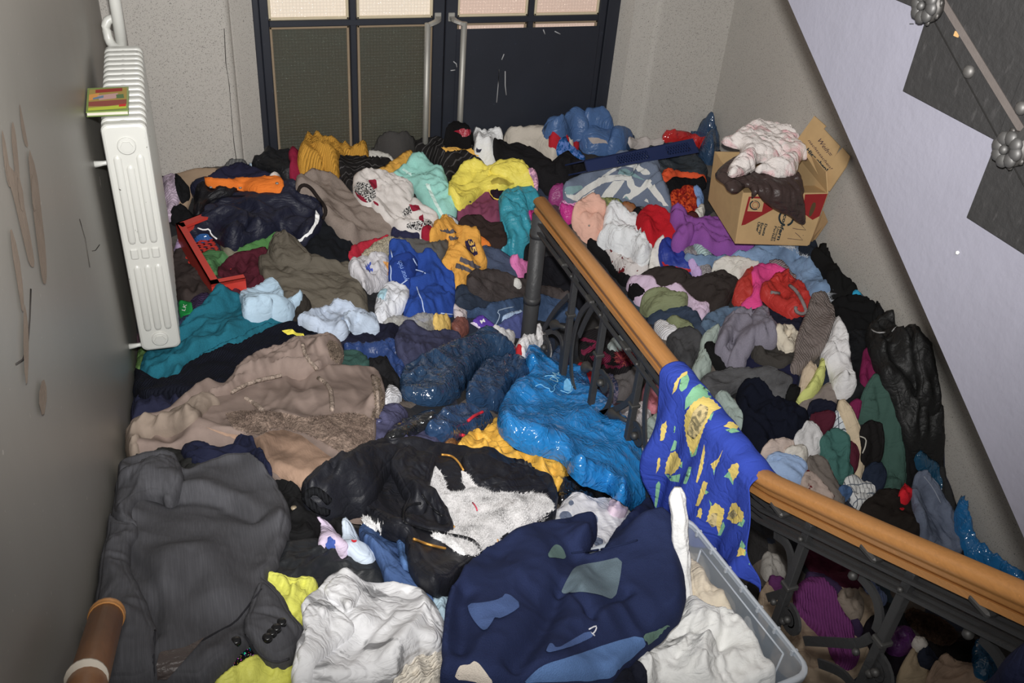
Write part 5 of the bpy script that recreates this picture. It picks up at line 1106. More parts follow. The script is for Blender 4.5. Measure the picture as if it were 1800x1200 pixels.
tufts(o, 'cuff_fur', 'fur', (128, 112, 98), "J 1500,480 1545,480 1605,530 1612,602 1560,640 1520,600", 1800, .016, .0022)
tufts(o, 'hem_fur', 'fur', (128, 112, 98), "K 290,925 322,920 352,960 378,1070 P 698,62 640,150 600,150 640,40", 2200, .014, .0022)
# ---- front left
lay('jacket', 'jacket', 'black jersey cloth between sheepskin jacket and grey coat', 'cotton', (33, 33, 32), "O 335,545 400,478 560,428 700,418 1000,468 1010,525 800,575 690,605 650,502 590,462", T=.05)
lay('polo_shirt', 'shirt', 'navy polo shirt with collar standing up above the grey coat', 'cotton', (27, 30, 50), "O 685,372 800,362 1000,438 1092,322 1174,370 1324,582 1290,608 1180,475 1000,505 800,470 700,425", T=.05)
o = lay('shirt', 'shirt', 'black shirt with a small brown button right of the grey coat', 'cotton', (23, 23, 24), "O 1295,605 1400,635 1515,700 1505,745 P 150,735 282,820 424,882 418,1015 370,955 280,930 245,1025 100,1055 -20,1020 O 1412,1000 1420,850 1390,740", T=.05, r=.05)
c_ = cast([px("O 1466,773")[0]], H)[0]; m = MB(); m.tube([c_ + [0, 0, -.002], c_ + [0, 0, .004]], .007, 14); m.build('button', fabric('shiny', (140, 126, 104)), o, True)
lay('jacket', 'jacket', 'black leather look jacket between grey coat and white spotted shirt', 'leather', (34, 36, 39), "U 540,390 590,285 720,268 870,238 1000,288 1252,358 1335,560 1130,562 1040,495 960,495 840,615 740,565 470,505", T=.06, r=.06)
lay('polo_shirt', 'shirt', 'pale blue polo shirt with red emblem below the sheepskin hem', 'cotton', (186, 198, 212), "U 1016,205 1028,92 1102,208 1142,268 1202,298 1256,365 1120,355 1035,265", T=.025, amp=.006)
patch(bpy.data.objects[[k for k in LAYS][-1]], 'emblem', 'flat', (190, 30, 44), "U 1068,200 1090,210 1112,205 1108,220 1085,224 1070,212")
lay('cloth', 'cloth', 'royal blue cotton scrap beneath the lilac lace', 'cotton', (62, 86, 160), "U 876,240 922,183 985,268 930,262", T=.035)
lay('scarf', 'scarf', 'lilac lace scarf end right of the black shirt', 'crinkle', (196, 180, 202), "U 816,42 892,88 952,178 1048,270 1000,278 900,192 880,255 840,243 884,168 868,90", T=.018, amp=.005)
lay('jeans', 'jeans', 'blue jeans leg running down beside the black parka', 'denim', (58, 80, 120), "U 1132,222 1178,95 1300,125 1392,188 1402,260 1502,500 1602,620 1655,735 1500,615 1330,560 1300,452 1218,292", T=.065, r=.05, a=-60)
lay('jeans', 'jeans', 'lighter blue jeans strip tucked under the black parka hem', 'denim', (74, 104, 150), "U 1385,195 1495,238 1485,445 1440,425", T=.05)
lay('cloth', 'cloth', 'pale blue crumpled cloth between white spotted shirt and navy blanket', 'crinkle', (160, 184, 198), "U 1645,640 1700,605 1775,595 1752,810 1675,775", T=.04)
lay('blouse', 'blouse', 'black sequin top with coloured glitter under the grey coat hem', 'sequin', (16, 16, 18), "U 50,1210 180,1105 350,945 445,995 510,1060 445,1125 390,1145 260,1160 150,1215", T=.05)
lay('jacket', 'jacket', 'lime yellow rain jacket under the grey coat cuff', 'nylon', (208, 208, 84), "U 432,520 468,495 600,540 750,565 850,605 765,700 755,800 795,832 722,1005 690,1260 100,1260 150,1205 260,1142 505,1062 640,905 600,705", T=.05, r=.05, amp=.010)
o = lay('coat', 'coat', 'grey wool suit coat with black cuff buttons in the left foreground', 'suit', (72, 72, 76), "O 132,822 158,758 240,648 258,588 330,538 470,487 592,452 654,490 694,602 860,528 1000,487 1130,472 1172,478 1302,608 1412,788 1434,890 1422,1002 1382,1092 1330,1200 U 558,372 436,532 552,612 652,802 765,932 645,1055 540,1075 432,995 350,950 180,1112 40,1230 T 1440,1260 560,1260 640,640 668,400 692,232 755,150 880,112", T=.10, r=.07, amp=.004, lam=.16, wa=35, folds=[("O 350,780 480,840 700,830 1000,860 1200,960", -.03, .03), ("O 400,700 520,780 800,790 1100,850 1350,980", .035, .05), ("T 760,160 860,320 1000,520 1110,720 1090,980", -.022, .02), ("T 1180,640 1300,440 1450,440 1560,640 1600,740", .03, .05), ("O 250,690 330,770 420,880 380,980", .03, .04), ("T 700,250 760,420 720,600", .02, .03)])
lay_coat = o
CO = (72, 72, 76)
sub('folded_back', o, 'suit', CO, "O 132,822 158,758 240,648 258,588 330,538 470,487 592,452 654,490 694,602 600,770 560,720 460,690 330,760 300,850 380,930 250,912", T=.06, r=.07, amp=.008, wa=35)
sub('front_panel', o, 'suit', CO, "O 150,860 250,912 380,930 T 860,320 940,540 1080,800 1075,1010 1085,1260 560,1260 640,640 668,400 692,232 755,150", T=.045, r=.05, amp=.008, wa=80)
sub('sleeve', o, 'suit', CO, "U 325,850 400,640 436,532 552,612 652,802 765,932 645,1055 540,1075 432,995 372,905", T=.05, r=.05, amp=.006, wa=20)
patch(o, 'coat_lining', 'satin', (70, 62, 60), "T 1085,1085 1130,992 1300,962 1445,888 1300,1052 1175,1200 1085,1205", label='brown lining')
for u, v in ((480, 885), (512, 850), (543, 818), (580, 778), (259, 909)):
    c_ = cast([px("U %d,%d" % (u, v))[0]], H)[0]; m = MB(); m.tube([c_ + [0, 0, -.004], c_ + [0, 0, .004], c_ + [0, 0, .0065]], [.0095, .0095, .007], 16); m.build('button', fabric('shiny', (18, 18, 20)), o, True)
cord(o, 'cuff_edge', 'suit', (56, 56, 60), "U 330,855 370,900 400,965 450,1020 540,1060 630,1030", .0028, .0)
cord(o, 'sleeve_seam', 'suit', (40, 40, 44), "U 0,915 130,840 250,780 330,680 440,540", .0022, .0)
cord(o, 'front_edge', 'suit', (44, 44, 48), "T 1085,1180 1075,1010 1090,830", .0022, .0)
# ---- white shirt, cream knit
lay('sweater', 'sweater', 'cream cable knit sweater at the bottom edge, below the spotted shirt', 'knit', (212, 204, 190), "U 1300,1260 1390,1110 1485,1012 1740,992 1735,1260", T=.06, r=.05, a=60)
lay('shirt', 'shirt', 'white shirt with grey smudges in the bottom centre foreground', 'stained', (212, 212, 214), "U 660,1260 712,1078 698,1042 780,932 756,892 790,822 745,802 760,708 840,618 960,487 1042,485 1122,556 1332,562 1482,577 1604,650 1704,812 1744,902 1734,1002 1490,1014 1330,1260", T=.085, r=.06, amp=.006, lam=.09, folds=[("U 1060,520 1070,780 1130,900", .03, .03), ("U 860,640 1000,760 1080,800", -.02, .02), ("U 1560,800 1500,930 1300,1120", .03, .04)])
WS = (212, 212, 214)
o = bpy.data.objects[[k for k in LAYS][-1]]
sub('sleeve', o, 'stained', WS, "U 660,1260 712,1078 698,1042 780,932 756,892 790,822 745,802 760,708 900,650 960,720 1060,790 1080,860 900,960 800,1080 760,1260", T=.035, r=.04, amp=.007)
sub('collar', o, 'stained', WS, "U 930,520 960,487 1042,485 1122,556 1085,620 1062,710 1000,640 900,600", T=.03, r=.03, amp=.006)
# ---- yellow trousers and black parka
o = lay('trousers', 'trousers', 'golden yellow padded trousers between black parka and bright blue bag', 'nylon', (210, 160, 50), "P 1215,405 1262,328 1332,278 1440,258 1482,186 1515,178 1515,282 1582,368 1700,408 Q 400,825 532,838 604,930 604,975 552,1005 562,1065 512,1105 488,1065 420,995 300,925 150,905 0,850", T=.085, r=.06, amp=.02)
lay('refuse_bag', 'bag', 'shiny black plastic bag below the bright blue carrier bag', 'plastic', (22, 22, 24), "Q 515,1115 570,998 700,1038 880,1098 914,1142 860,1200 760,1185 620,1140 540,1150", T=.05)
lay('shirt', 'shirt', 'white shirt with slate blue dots above the navy patchwork blanket', 'cotton', (208, 208, 212), "Q 530,1210 575,1160 625,1115 760,1165 905,1175 960,1190 V 1600,0 1645,105 1560,195 1430,245 1340,300 1250,220 1180,200 1075,150 1085,60", T=.04, amp=.006)
o = bpy.data.objects[[k for k in LAYS][-1]]
for sx in ("V 1128,30 1150,0 1200,0 1228,40 1200,82 1150,70", "V 1310,30 1350,8 1400,30 1405,80 1375,105 1330,70", "V 1560,95 1590,78 1640,95 1620,128 1575,120", "V 1370,200 1400,178 1448,205 1430,245 1380,250", "Q 590,1135 625,1120 640,1150 605,1165"):
    patch(o, 'blue_dot', 'denim', (106, 114, 134), sx, label='slate blue dot', smooth=2)
lay('cloth', 'cloth', 'pale pink cotton scrap at the foot of the bright blue bag', 'cotton', (206, 186, 202), "Q 880,1170 930,1120 985,1180 1010,1240 900,1240", T=.03)
o = lay('parka', 'jacket', 'black parka with shaggy white lining turned out, lower centre', 'nylon', (28, 29, 35), "P 132,700 165,640 340,487 600,377 860,352 1100,386 1262,416 1430,428 1542,498 1650,498 1800,568 Q 150,900 400,978 492,1060 502,1195 V 1094,-20 1085,102 1040,95 970,125 830,205 620,345 450,488 360,595 300,615 180,575 76,442 68,290 P 868,1100 872,1050 720,980 556,842 560,760 500,785 370,825 290,815 178,765", T=.10, r=.065, amp=.009, lam=.10, folds=[("P 760,490 800,620 900,740 1000,850", .03, .04), ("P 600,700 700,500 760,420", -.02, .02), ("P 1060,470 1000,640 960,680", .02, .02), ("P 560,840 760,940 900,1040", -.02, .025)])
PK = (28, 29, 35)
sub('sleeve', o, 'nylon', PK, "P 132,700 165,640 340,487 600,377 760,372 830,420 720,540 650,660 556,800 500,785 370,825 290,815 178,765", T=.08, r=.07)
sub('sleeve', o, 'nylon', PK, "P 1235,425 1430,428 1542,498 1650,498 1800,568 Q 120,880 360,985 470,1060 380,1062 0,1060 P 1500,668 1342,618 1300,540", T=.05, r=.05)
SH = "P 1000,640 1060,478 1112,540 1152,672 1282,662 1238,512 1290,518 1342,620 1500,672 1800,682 Q 0,1062 380,1062 482,1122 498,1195 V 1068,0 1000,72 930,142 820,202 780,142 720,182 680,252 600,305 480,302 350,222 218,172 330,148 P 1195,932 1120,780 1060,690"
patch(o, 'white_lining', 'fleece', (190, 188, 188), SH, label='shaggy white pile lining', lift=.004)
tufts(o, 'lining_pile', 'fleece', (200, 198, 198), SH, 30000, .013, .0016, label='white pile strands', lay_=.8)
tufts(o, 'hem_pile', 'fleece', (216, 214, 214), "P 530,835 580,850 720,925 660,928 600,915", 1200, .018, .0025, label='white pile strands')
tufts(o, 'hem_pile', 'fleece', (216, 214, 214), "V 220,168 330,150 480,300 440,300 350,225", 1500, .018, .0025, label='white pile strands')
patch(o, 'cuff_opening', 'fleece', (208, 210, 214), "P 163,695 180,672 222,678 302,738 308,775 275,782 225,760 185,732", label='white lining inside the cuff', lift=.006)
for sx in ("P 150,690 165,730 230,785 300,805", "P 148,700 190,650 250,665 310,730"): cord(o, 'cuff_rib', 'rib', (24, 25, 28), sx, .011, .002)
for sx in ("P 910,1000 1020,1042 1132,1066", "P 1105,405 1170,410 1220,450 1258,515", "P 1115,855 1150,868 1192,915", "V 698,200 690,260 682,310"): cord(o, 'zip', 'metal', (206, 150, 60), sx, .0035, .006, label='brass zip')
cord(o, 'red_thread', 'flat', (200, 60, 84), "P 1320,770 1345,800 1352,828", .002, .022)
sub('lapel', o, 'nylon', PK, "P 750,490 800,430 870,365 950,395 1060,425 1050,480 985,650 1060,690 1120,780 1198,935 1100,955 960,920 830,870 830,780 890,735 820,640", T=.04, r=.04)
for sx in ("P 835,870 840,780 900,745 960,740", "P 840,875 1000,930 1120,950", "P 965,680 1040,780 1110,830"): cord(o, 'pocket_seam', 'nylon', (16, 17, 21), sx, .004, .001)
cord(o, 'flap_edge', 'nylon', (20, 21, 25), "V 330,165 480,190 545,220 590,300 615,360", .006, .004)
# ---- bright blue carrier bag
o = lay('carrier_bag', 'bag', 'large bright blue glossy plastic carrier bag in the centre foreground', 'plastic', (20, 114, 180), "Q 102,662 108,540 158,450 228,330 350,302 308,190 298,98 370,66 452,138 497,210 560,202 692,238 742,330 745,402 862,498 945,588 1005,720 1115,850 1124,962 1165,1135 1000,1195 930,1155 880,1095 760,1065 600,975 602,930 530,842 420,828 280,805 178,755", T=.15, r=.12, amp=.008, lam=.13, folds=[("Q 350,300 480,380 700,480 900,650 1000,820", .03, .06), ("Q 560,210 650,330 740,420", -.03, .03)])
text_on(o, 'printed_letters', 'DM-', (150, 200, 230), "Q 520,300 545,235", 16, lift=.008)
for sx in ("Q 365,320 400,300 430,330 470,335 460,365 505,350 490,320 520,300", "Q 430,250 470,240 500,260"): cord(o, 'printed_outline', 'flat', (110, 180, 222), sx, .0022, .004)
patch(o, 'printed_box', 'flat', (108, 176, 222), "Q 565,290 585,265 622,300 612,362 560,350", lift=.006, smooth=0)
cord(o, 'printed_outline', 'flat', (120, 186, 226), "Q 540,350 615,378 630,300", .002, .005)
# ================================================================ RIGHT OF THE BANISTER
# ---- moving box in the corner: front face, side, flap, all in card
M_CARD = fabric('card', (178, 148, 104)); M_CARDR = fabric('card', (136, 34, 36)); M_INK = fabric('flat', (36, 48, 54)); M_PEN = fabric('flat', (58, 40, 58))
bBR = at(1422, 432, 'X', 2.93); bTR = at(1456, 339, 'X', 2.95); bTL = at(1306, 339, 'Y', bTR[1] + .02); 
bBL = bBR + (bTL - bTR) * 1.02
bBL = at(1292, 428, 'Y', bBR[1] + .02)
back = at(1256, 266, 'Z', bTL[2] + .03) - bTL
print('box', bBL, bBR, bTR, bTL, back, np.linalg.norm(bTR - bTL), np.linalg.norm(bTR - bBR))
box = empty('moving_box', (bBL + bBR) / 2); tag(box, 'open brown cardboard moving box with red print, wedged in the right corner', 'box')
def sheet(name, P_, mat, th=.006, parent=None):
    P_ = [np.array(p) for p in P_]; nn = nrm(np.cross(P_[1] - P_[0], P_[-1] - P_[0])) * th; n = len(P_)
    v = P_ + [p - nn for p in P_]; f = [list(range(n)), list(range(2*n-1, n-1, -1))] + [(i, i+n, (i+1) % n + n, (i+1) % n) for i in range(n)]
    return obj(name, v, f, mat, parent or box, False)
fr = sheet('front_panel', [bBL, bBR, bTR, bTL], M_CARD)
sheet('side_panel', [bBL + back, bBL, bTL, bTL + back], M_CARD)
sheet('side_panel', [bBR, bBR + back, bTR + back, bTR], M_CARD)
sheet('back_panel', [bBR + back, bBL + back, bTL + back, bTR + back], M_CARD)
sheet('bottom_panel', [bBL, bBL + back, bBR + back, bBR], M_CARD)
ex = nrm(bTR - bTL); ez = nrm(bTL - bBL); fn = nrm(np.cross(ex, ez))
def fp(u, v):   # photo pixel -> the plane of the front panel
    r = ray(u, v); k = bTL.dot(fn) / r.dot(fn); return r * k
def decal(name, P_, mat, lift, parent=fr): return sheet(name, [p + fn * lift for p in P_], mat, .0006, parent)
Bx = lambda u, v: (1290 + u / 10, 320 + v / 10)
decal('red_print', [fp(*Bx(*p)) for p in ((130, 760), (200, 745), (770, 435), (560, 250), (262, 255))], M_CARDR, .001)
decal('red_print', [fp(*Bx(*p)) for p in ((1250, 215), (1645, 203), (1460, 720), (1205, 535))][::-1], M_CARDR, .001)
decal('printed_seal', [fp(*Bx(*p)) for p in ((290, 280), (535, 290), (490, 518), (232, 508))][::-1], M_CARD, .0018)
def ring(c, r0, wv, a0, a1, mat, name, el=1.0, n=24, lift=.0026):
    v = []; f = []
    for i in range(n + 1):
        a = math.radians(a0 + (a1 - a0) * i / n)
        for r in (r0, r0 - wv): v.append(fp(*Bx(c[0] + r * math.cos(a), c[1] + r * el * math.sin(a))) + fn * lift)
    for i in range(n): f.append((2*i, 2*i+2, 2*i+3, 2*i+1))
    return obj(name, v, f, mat, fr, False)
ring((365, 400), 95, 24, 60, 250, M_INK, 'printed_ring', .92); ring((365, 400), 88, 14, 262, 410, M_INK, 'printed_ring', .92); ring((372, 400), 55, 8, 0, 360, M_CARDR, 'printed_ring')
ring((915, 625), 138, 34, 100, 290, M_INK, 'printed_ring', 1.06); ring((915, 625), 138, 34, 305, 440, M_INK, 'printed_ring', 1.06)
def box_text(body, a, b, hpx, bold=.02, mat=M_INK, name='printed_letters', up=1):
    a = np.array(Bx(*a)); b = np.array(Bx(*b)); e = nrm(b - a); n2 = np.array([e[1], -e[0]]) * up; v, f = text_mesh(body, 1.0, bold); k = np.linalg.norm(b - a) / v[:, 0].max()
    P2 = a + v[:, :1] * e * k + v[:, 1:2] * n2 * (hpx / .7); return obj(name, np.array([fp(*p) + fn * .0028 for p in P2]), f, mat, fr, False)
box_text('confern', (880, 560), (750, 1010), 6.2, .035); box_text('Umzugs', (770, 770), (690, 1030), 4.0); box_text('Perfekt', (715, 760), (640, 1030), 4.0)
box_text('Deuts', (545, 720), (490, 935), 4.2, .035); box_text('Europ', (480, 705), (430, 915), 4.2, .035); box_text('Über', (420, 690), (385, 870), 4.2, .035)
def pen(pts, r=.0013, pl=fp):
    m = MB(); m.tube([pl(*Bx(*p)) + fn * .002 for p in pts], r, 5); m.build('pen_stroke', M_PEN, fr, True)
pen([(1030, 805), (1120, 825), (1262, 838), (1200, 770), (1145, 690)]); pen([(940, 985), (1060, 1000), (1208, 1015), (1140, 940), (1075, 885)]); pen([(1212, 930), (1218, 936)])
# hand hole: the shade inside it painted as a dark decal on the card
sl_ = [Bx(*p) for p in ((1315, 600), (1325, 510), (1370, 390), (1400, 352), (1435, 365), (1435, 420), (1400, 520), (1350, 598))]
decal('hand_hole_shade', [fp(*p) for p in sl_][::-1], fabric('flat', (82, 66, 44)), .0014)
# flap standing up at the right with the printed and the handwritten lines
f0, f1 = fp(1456, 338), fp(1400, 249)
fl0 = bTR; fl1 = bTR + back * .93
I_ = lambda u, v: (1300 + u / 4, 180 + v / 4)
pA = at(*I_(628, 625), 'X', 2.955); pB = at(*I_(400, 268), 'X', 2.945); fly = [I_(628, 625), I_(400, 268), I_(525, 95), I_(605, 165), I_(590, 185), I_(705, 308), I_(665, 385), I_(722, 318), I_(776, 380), I_(748, 450)]
pts = []
for i, p in enumerate(fly): pts.append(at(*p, 'X', 2.955 + (0 if i < 2 else .03)))
flap = sheet('flap', pts, M_CARD, .006); fnn = nrm(np.cross(pts[1] - pts[0], pts[2] - pts[0])); fnn = -fnn if fnn[0] > 0 else fnn
fpl = lambda u, v: (lambda r: r * (pts[0].dot(fnn) / r.dot(fnn)))(ray(u, v))
pts = [fpl(*p) for p in fly]; bpy.data.objects.remove(flap)
flap = sheet('flap', [p + fnn * -.006 if np.dot(np.cross(pts[1]-pts[0], pts[-1]-pts[0]), fnn) < 0 else p for p in pts], M_CARD, .006)
def flap_text(body, a, b, hpx, mat, bold=0., shear=0.):
    a = np.array(I_(*a)); b = np.array(I_(*b)); e = nrm(b - a); n2 = np.array([e[1], -e[0]]); v, f = text_mesh(body, 1.0, bold); k = np.linalg.norm(b - a) / v[:, 0].max()
    P2 = a + (v[:, :1] + shear * v[:, 1:2]) * e * k + v[:, 1:2] * n2 * (hpx / .7); return obj('letters', np.array([fpl(*p) + fnn * .004 for p in P2]), f, mat, flap, False)
flap_text('Hier oben!', (468, 335), (612, 488), 6.5, M_INK, .035); flap_text('Weih=', (545, 262), (632, 378), 8, M_PEN, 0., .3); flap_text('nachtssachen!', (482, 268), (640, 470), 5, M_PEN, 0., .3)
sheet('flap', [bTR + [0, .0, 0], bTR + back * .9, bTR + back * .9 + [-.02, .02, .10], bTR + [-.02, .03, .10]], M_CARD, .005)
sheet('flap', [bBR + [.006, .01, .03], bTR + [.006, .01, -.1], bTR + [.045, -.0, -.16], bBR + [.03, .02, .0]], fabric('card', (140, 112, 78)), .005)
sheet('flap', [bTL, bTR, bTR + back * .3 + [0, 0, -.03], bTL + back * .3 + [0, 0, -.03]], M_CARD, .005)
# the box is full: stamp its contents into the height map
quad = np.array([bTL[:2], bTR[:2], (bTR + back)[:2], (bTL + back)[:2]]); m_ = inside(quad, GXX.ravel(), GYY.ravel()).reshape(H.shape)
en = nrm(back - ex * back.dot(ex)); tn = nrm(np.cross(ex, en)); tn = tn if tn[2] > 0 else -tn
def box_uv(u, v):   # photo pixel -> (along the front edge, over the top (-) or down the front (+))
    p = fp(u, v); s_ = -(p - bTL).dot(ez)
    if s_ > 0: return ((p - bTL).dot(ex), s_)
    r = ray(u, v); q = r * ((bTL + tn * .03).dot(tn) / r.dot(tn)); return ((q - bTL).dot(ex), -(q - bTL).dot(en))
def drape_box(name, cat, label, kind, rgb, s, T, amp, lam, lift, sd, ang=1.1, r=.05):
    P2 = resample(chaikin(px(s), 1), 3.0); q = np.array([box_uv(*p) for p in P2])
    if area(q) < 0: q = q[::-1]
    q = resample(q, .008); V, Fc = tri_fill(q, .008); d = dist(q, V[:, 0], V[:, 1]); e = np.clip(d / r, 0, 1)
    ca, sa = math.cos(ang), math.sin(ang); a = V[:, 0] * ca + V[:, 1] * sa; b = -V[:, 0] * sa + V[:, 1] * ca
    fo = amp * (1.1 - np.sqrt(noise(a / lam * .3 + .5 * noise(V[:, 0] / .1, V[:, 1] / .1, sd), b / lam + .4 * noise(V[:, 0] / .09, V[:, 1] / .09, sd + 2), sd + 1) ** 2 + .004) * 2.4) + amp * .5 * noise(a / lam * 1.2, b / lam * 2, sd + 4)
    h = lift + T * np.sqrt(1 - (1 - e) ** 2) + fo * np.clip(d / .03, .3, 1)
    k = np.clip((V[:, 1] + .03) / .06, 0, 1)[:, None]; nn = tn * (1 - k) + fn * k; nn /= np.linalg.norm(nn, axis=1)[:, None]
    base = bTL + V[:, :1] * ex + np.where(V[:, 1:2] < 0, -V[:, 1:2] * en, -V[:, 1:2] * ez)
    o = obj(name, base + nn * h[:, None], Fc, fabric(kind, rgb, ang)); md = o.modifiers.new('thickness', 'SOLIDIFY'); md.thickness = .004
    tag(o, label, cat); return o
drape_box('trousers', 'trousers', 'dark brown silky trousers spilling over the front of the moving box', 'satin', (60, 48, 46), "H 1222,340 1290,262 1400,195 1440,260 1500,320 1660,300 1790,340 I 380,470 440,500 462,640 440,785 390,775 330,730 260,720 180,680 110,620 60,560 H 1400,440 1330,440 1300,400", .025, .014, .05, .012, 71)
drape_box('blouse', 'blouse', 'white blouse with pink stains crumpled on top of the moving box', 'tiedye', (212, 204, 200), "H 1255,145 1290,135 1350,125 1350,98 1392,92 1400,60 1460,38 1560,50 1680,75 1780,75 I 380,270 440,380 472,440 410,430 385,540 330,552 230,553 180,530 105,530 90,490 110,455 210,460 300,445 270,430 H 1460,360 1380,395 1310,400 1305,340 1360,270 1400,245 1390,190 1290,180", .05, .02, .055, .05, 81, .6, .06)
# ---- garments from the back to the rail
lay('scarf', 'scarf', 'plum and pink batik scarf right behind the top end of the handrail', 'print', (196, 130, 180), "H 118,572 200,543 285,580 272,625 170,605", T=.04)
lay('trousers', 'trousers', 'magenta satin trousers below the striped beach towel', 'satin', (176, 40, 122), "H 128,585 180,600 262,600 242,645 200,695 160,645", T=.05)
lay('cloth', 'cloth', 'bright orange top between striped towel and moving box', 'fleece', (206, 76, 34), "H 822,465 830,400 882,326 920,358 1000,368 1160,378 1168,408 1060,414 960,394 870,445", T=.055)
lay('cloth', 'cloth', 'black fleece cloth below the bright orange top', 'fleece', (20, 20, 22), "H 838,465 940,393 1060,413 1164,408 1155,455 1040,465 950,500 900,525 880,520", T=.04)
lay('scarf', 'scarf', 'red paisley silk scarf left of the moving box', 'print', (164, 28, 22), "H 890,522 960,468 1040,453 1102,490 1108,560 1092,592 1105,645 1120,700 1030,690 985,640 945,600 905,574", T=.07, r=.05)
lay('cloth', 'cloth', 'sky blue cloth squeezed between paisley scarf and moving box', 'cotton', (110, 140, 186), "H 1060,455 1122,458 1148,520 1132,582 1098,592 1108,510", T=.05)
lay('cloth', 'cloth', 'white lace cloth at the left foot of the moving box', 'crinkle', (196, 194, 184), "H 1080,662 1100,600 1152,583 1140,652 1122,692", T=.045)
lay('cloth', 'cloth', 'dark maroon cloth under the paisley scarf next to the purple sweater', 'cotton', (64, 28, 28), "H 1010,650 1060,640 1090,660 1125,700 1100,712 1025,705", T=.03)
o = lay('beach_towel', 'towel', 'white and slate striped beach towel in front of the navy crate', 'terry', (98, 108, 126), "H 158,482 180,438 300,422 320,393 440,338 560,268 640,263 760,288 838,350 812,402 872,500 908,622 902,660 780,605 720,565 620,555 540,535 430,555 250,565 178,532", T=.12, r=.09, amp=.014, lam=.12, folds=[("H 760,300 690,440 560,540", .035, .04), ("H 835,360 860,480 890,620", -.02, .03), ("H 560,275 400,400 250,520", .02, .05), ("H 640,270 620,400 600,540", -.02, .025)])
for sx in ("H 165,500 240,500 330,425 450,362 560,350 640,362 645,398 560,390 450,410 370,455 300,505 250,548 185,542", "H 405,548 450,470 510,400 595,392 565,440 520,500 485,548", "H 605,375 650,380 662,430 700,445 745,383 785,395 745,450 700,485 650,525 600,548 555,538 615,495 640,470 608,430", "H 740,390 800,430 860,510 898,595 870,595 800,505 750,440", "H 540,288 600,266 665,275 765,330 775,352 720,355 650,302 580,292 470,362 432,362", "H 250,562 300,515 355,472 385,455 345,520 300,552", "H 700,560 750,555 785,590 740,592 705,582"):
    patch(o, 'white_stripe', 'terry', (192, 192, 188), sx, label='white stripe')
for sx in ("H 160,480 180,440 290,428 300,450 230,490 220,510 180,505", "H 560,320 600,310 690,365 740,395 640,365 540,345", "H 560,545 600,520 640,545 620,556"): patch(o, 'sage_stripe', 'terry', (112, 140, 144), sx, label='sage green stripe')
lay('scarf', 'scarf', 'olive and white printed scarf under the striped beach towel', 'print', (128, 140, 90), "H 370,570 440,545 520,545 580,565 560,600 480,600 400,590", T=.045)
lay('cloth', 'cloth', 'brown leather pouch between striped towel and white shirt', 'leather', (124, 76, 40), "H 555,605 592,552 682,582 665,610 640,650 600,640", T=.05)
lay('cloth', 'cloth', 'black cloth between brown leather pouch and red sweater', 'cotton', (22, 21, 22), "H 640,650 668,605 695,600 705,640 680,680 650,665", T=.05)
lay('trousers', 'trousers', 'black trousers right behind the upper handrail', 'cotton', (19, 19, 21), "H 310,825 400,835 460,900 520,980 640,1075 645,1110 590,1150 480,1000 360,880", T=.06)
o = lay('sun_hat', 'hat', 'pale pink cotton sun hat right behind the handrail', 'cotton', (206, 160, 142), "H 218,702 240,618 290,573 352,573 420,588 462,598 468,662 442,702 452,782 432,822 310,822 250,742", T=.12, r=.08, folds=[("H 290,575 300,650 235,745", -.02, .02), ("H 350,575 392,650 362,820", .018, .018), ("H 235,690 340,700 445,690", -.014, .014)])
c_ = cast([px("H 342,708")[0]], H)[0]; m = MB(); m.ball(c_ + [0, 0, .002], .006, 8); m.build('eyelet', M_STEEL, o, True)
lay('blouse', 'blouse', 'white blouse with dark red blots below the big white shirt', 'blots', (192, 186, 184), "H 448,862 500,850 560,880 652,910 745,980 755,1055 692,1095 652,1118 640,1075 540,1035 498,952", T=.06)
lay('shirt', 'shirt', 'big crumpled white shirt between pink sun hat and red sweater', 'crinkle', (206, 208, 210), "H 388,835 440,800 448,690 468,600 530,588 592,638 682,678 742,768 784,840 764,975 700,1005 640,925 560,905 500,885 450,862", T=.11, r=.07, amp=.022)
lay('sweater', 'sweater', 'bright red fleece sweater right of the big white shirt', 'fleece', (168, 12, 28), "H 662,692 720,618 790,598 862,638 985,730 975,795 900,845 870,838 780,858 758,802 698,732", T=.10, r=.07)
lay('shirt', 'shirt', 'white sleeve curling left of the royal blue shorts', 'cotton', (204, 200, 194), "H 756,1065 790,898 830,833 882,832 842,872 852,992 842,1025 800,1040", T=.06)
o = lay('shorts', 'shorts', 'royal blue sports shorts with red hem below the red sweater', 'nylon', (32, 50, 132), "H 828,902 850,848 900,838 962,868 1022,960 1062,1010 1065,1062 960,1050 848,1025", T=.075, r=.06)
patch(o, 'red_hem', 'nylon', (166, 26, 40), "H 845,985 960,1002 1066,1025 1066,1065 960,1052 845,1028", label='red hem')
lay('cloth', 'cloth', 'grey herringbone cloth right of the royal blue shorts', 'melange', (118, 114, 116), "M 398,160 440,128 502,188 562,240 602,340 592,375 530,385 498,302 440,232", T=.05)
lay('cloth', 'cloth', 'lilac strap between royal blue shorts and herringbone cloth', 'cotton', (176, 150, 196), "M 430,240 470,245 500,300 532,380 500,392 470,320", T=.045)
lay('cloth', 'cloth', 'sage and white striped cloth under the purple sweater', 'stripe', (150, 172, 172), "M 452,100 500,110 560,140 612,215 560,245 510,190", T=.045)
lay('sweater', 'sweater', 'purple knitted sweater in front of the moving box', 'wool', (126, 70, 142), "H 902,642 960,612 1002,640 1022,700 1112,708 1180,688 1260,698 1300,662 1400,688 1625,800 1565,872 1400,925 1290,945 1200,905 1150,865 1060,825 990,895 938,855 918,822 985,752 928,682", T=.085, r=.06, amp=.018, a=-25)
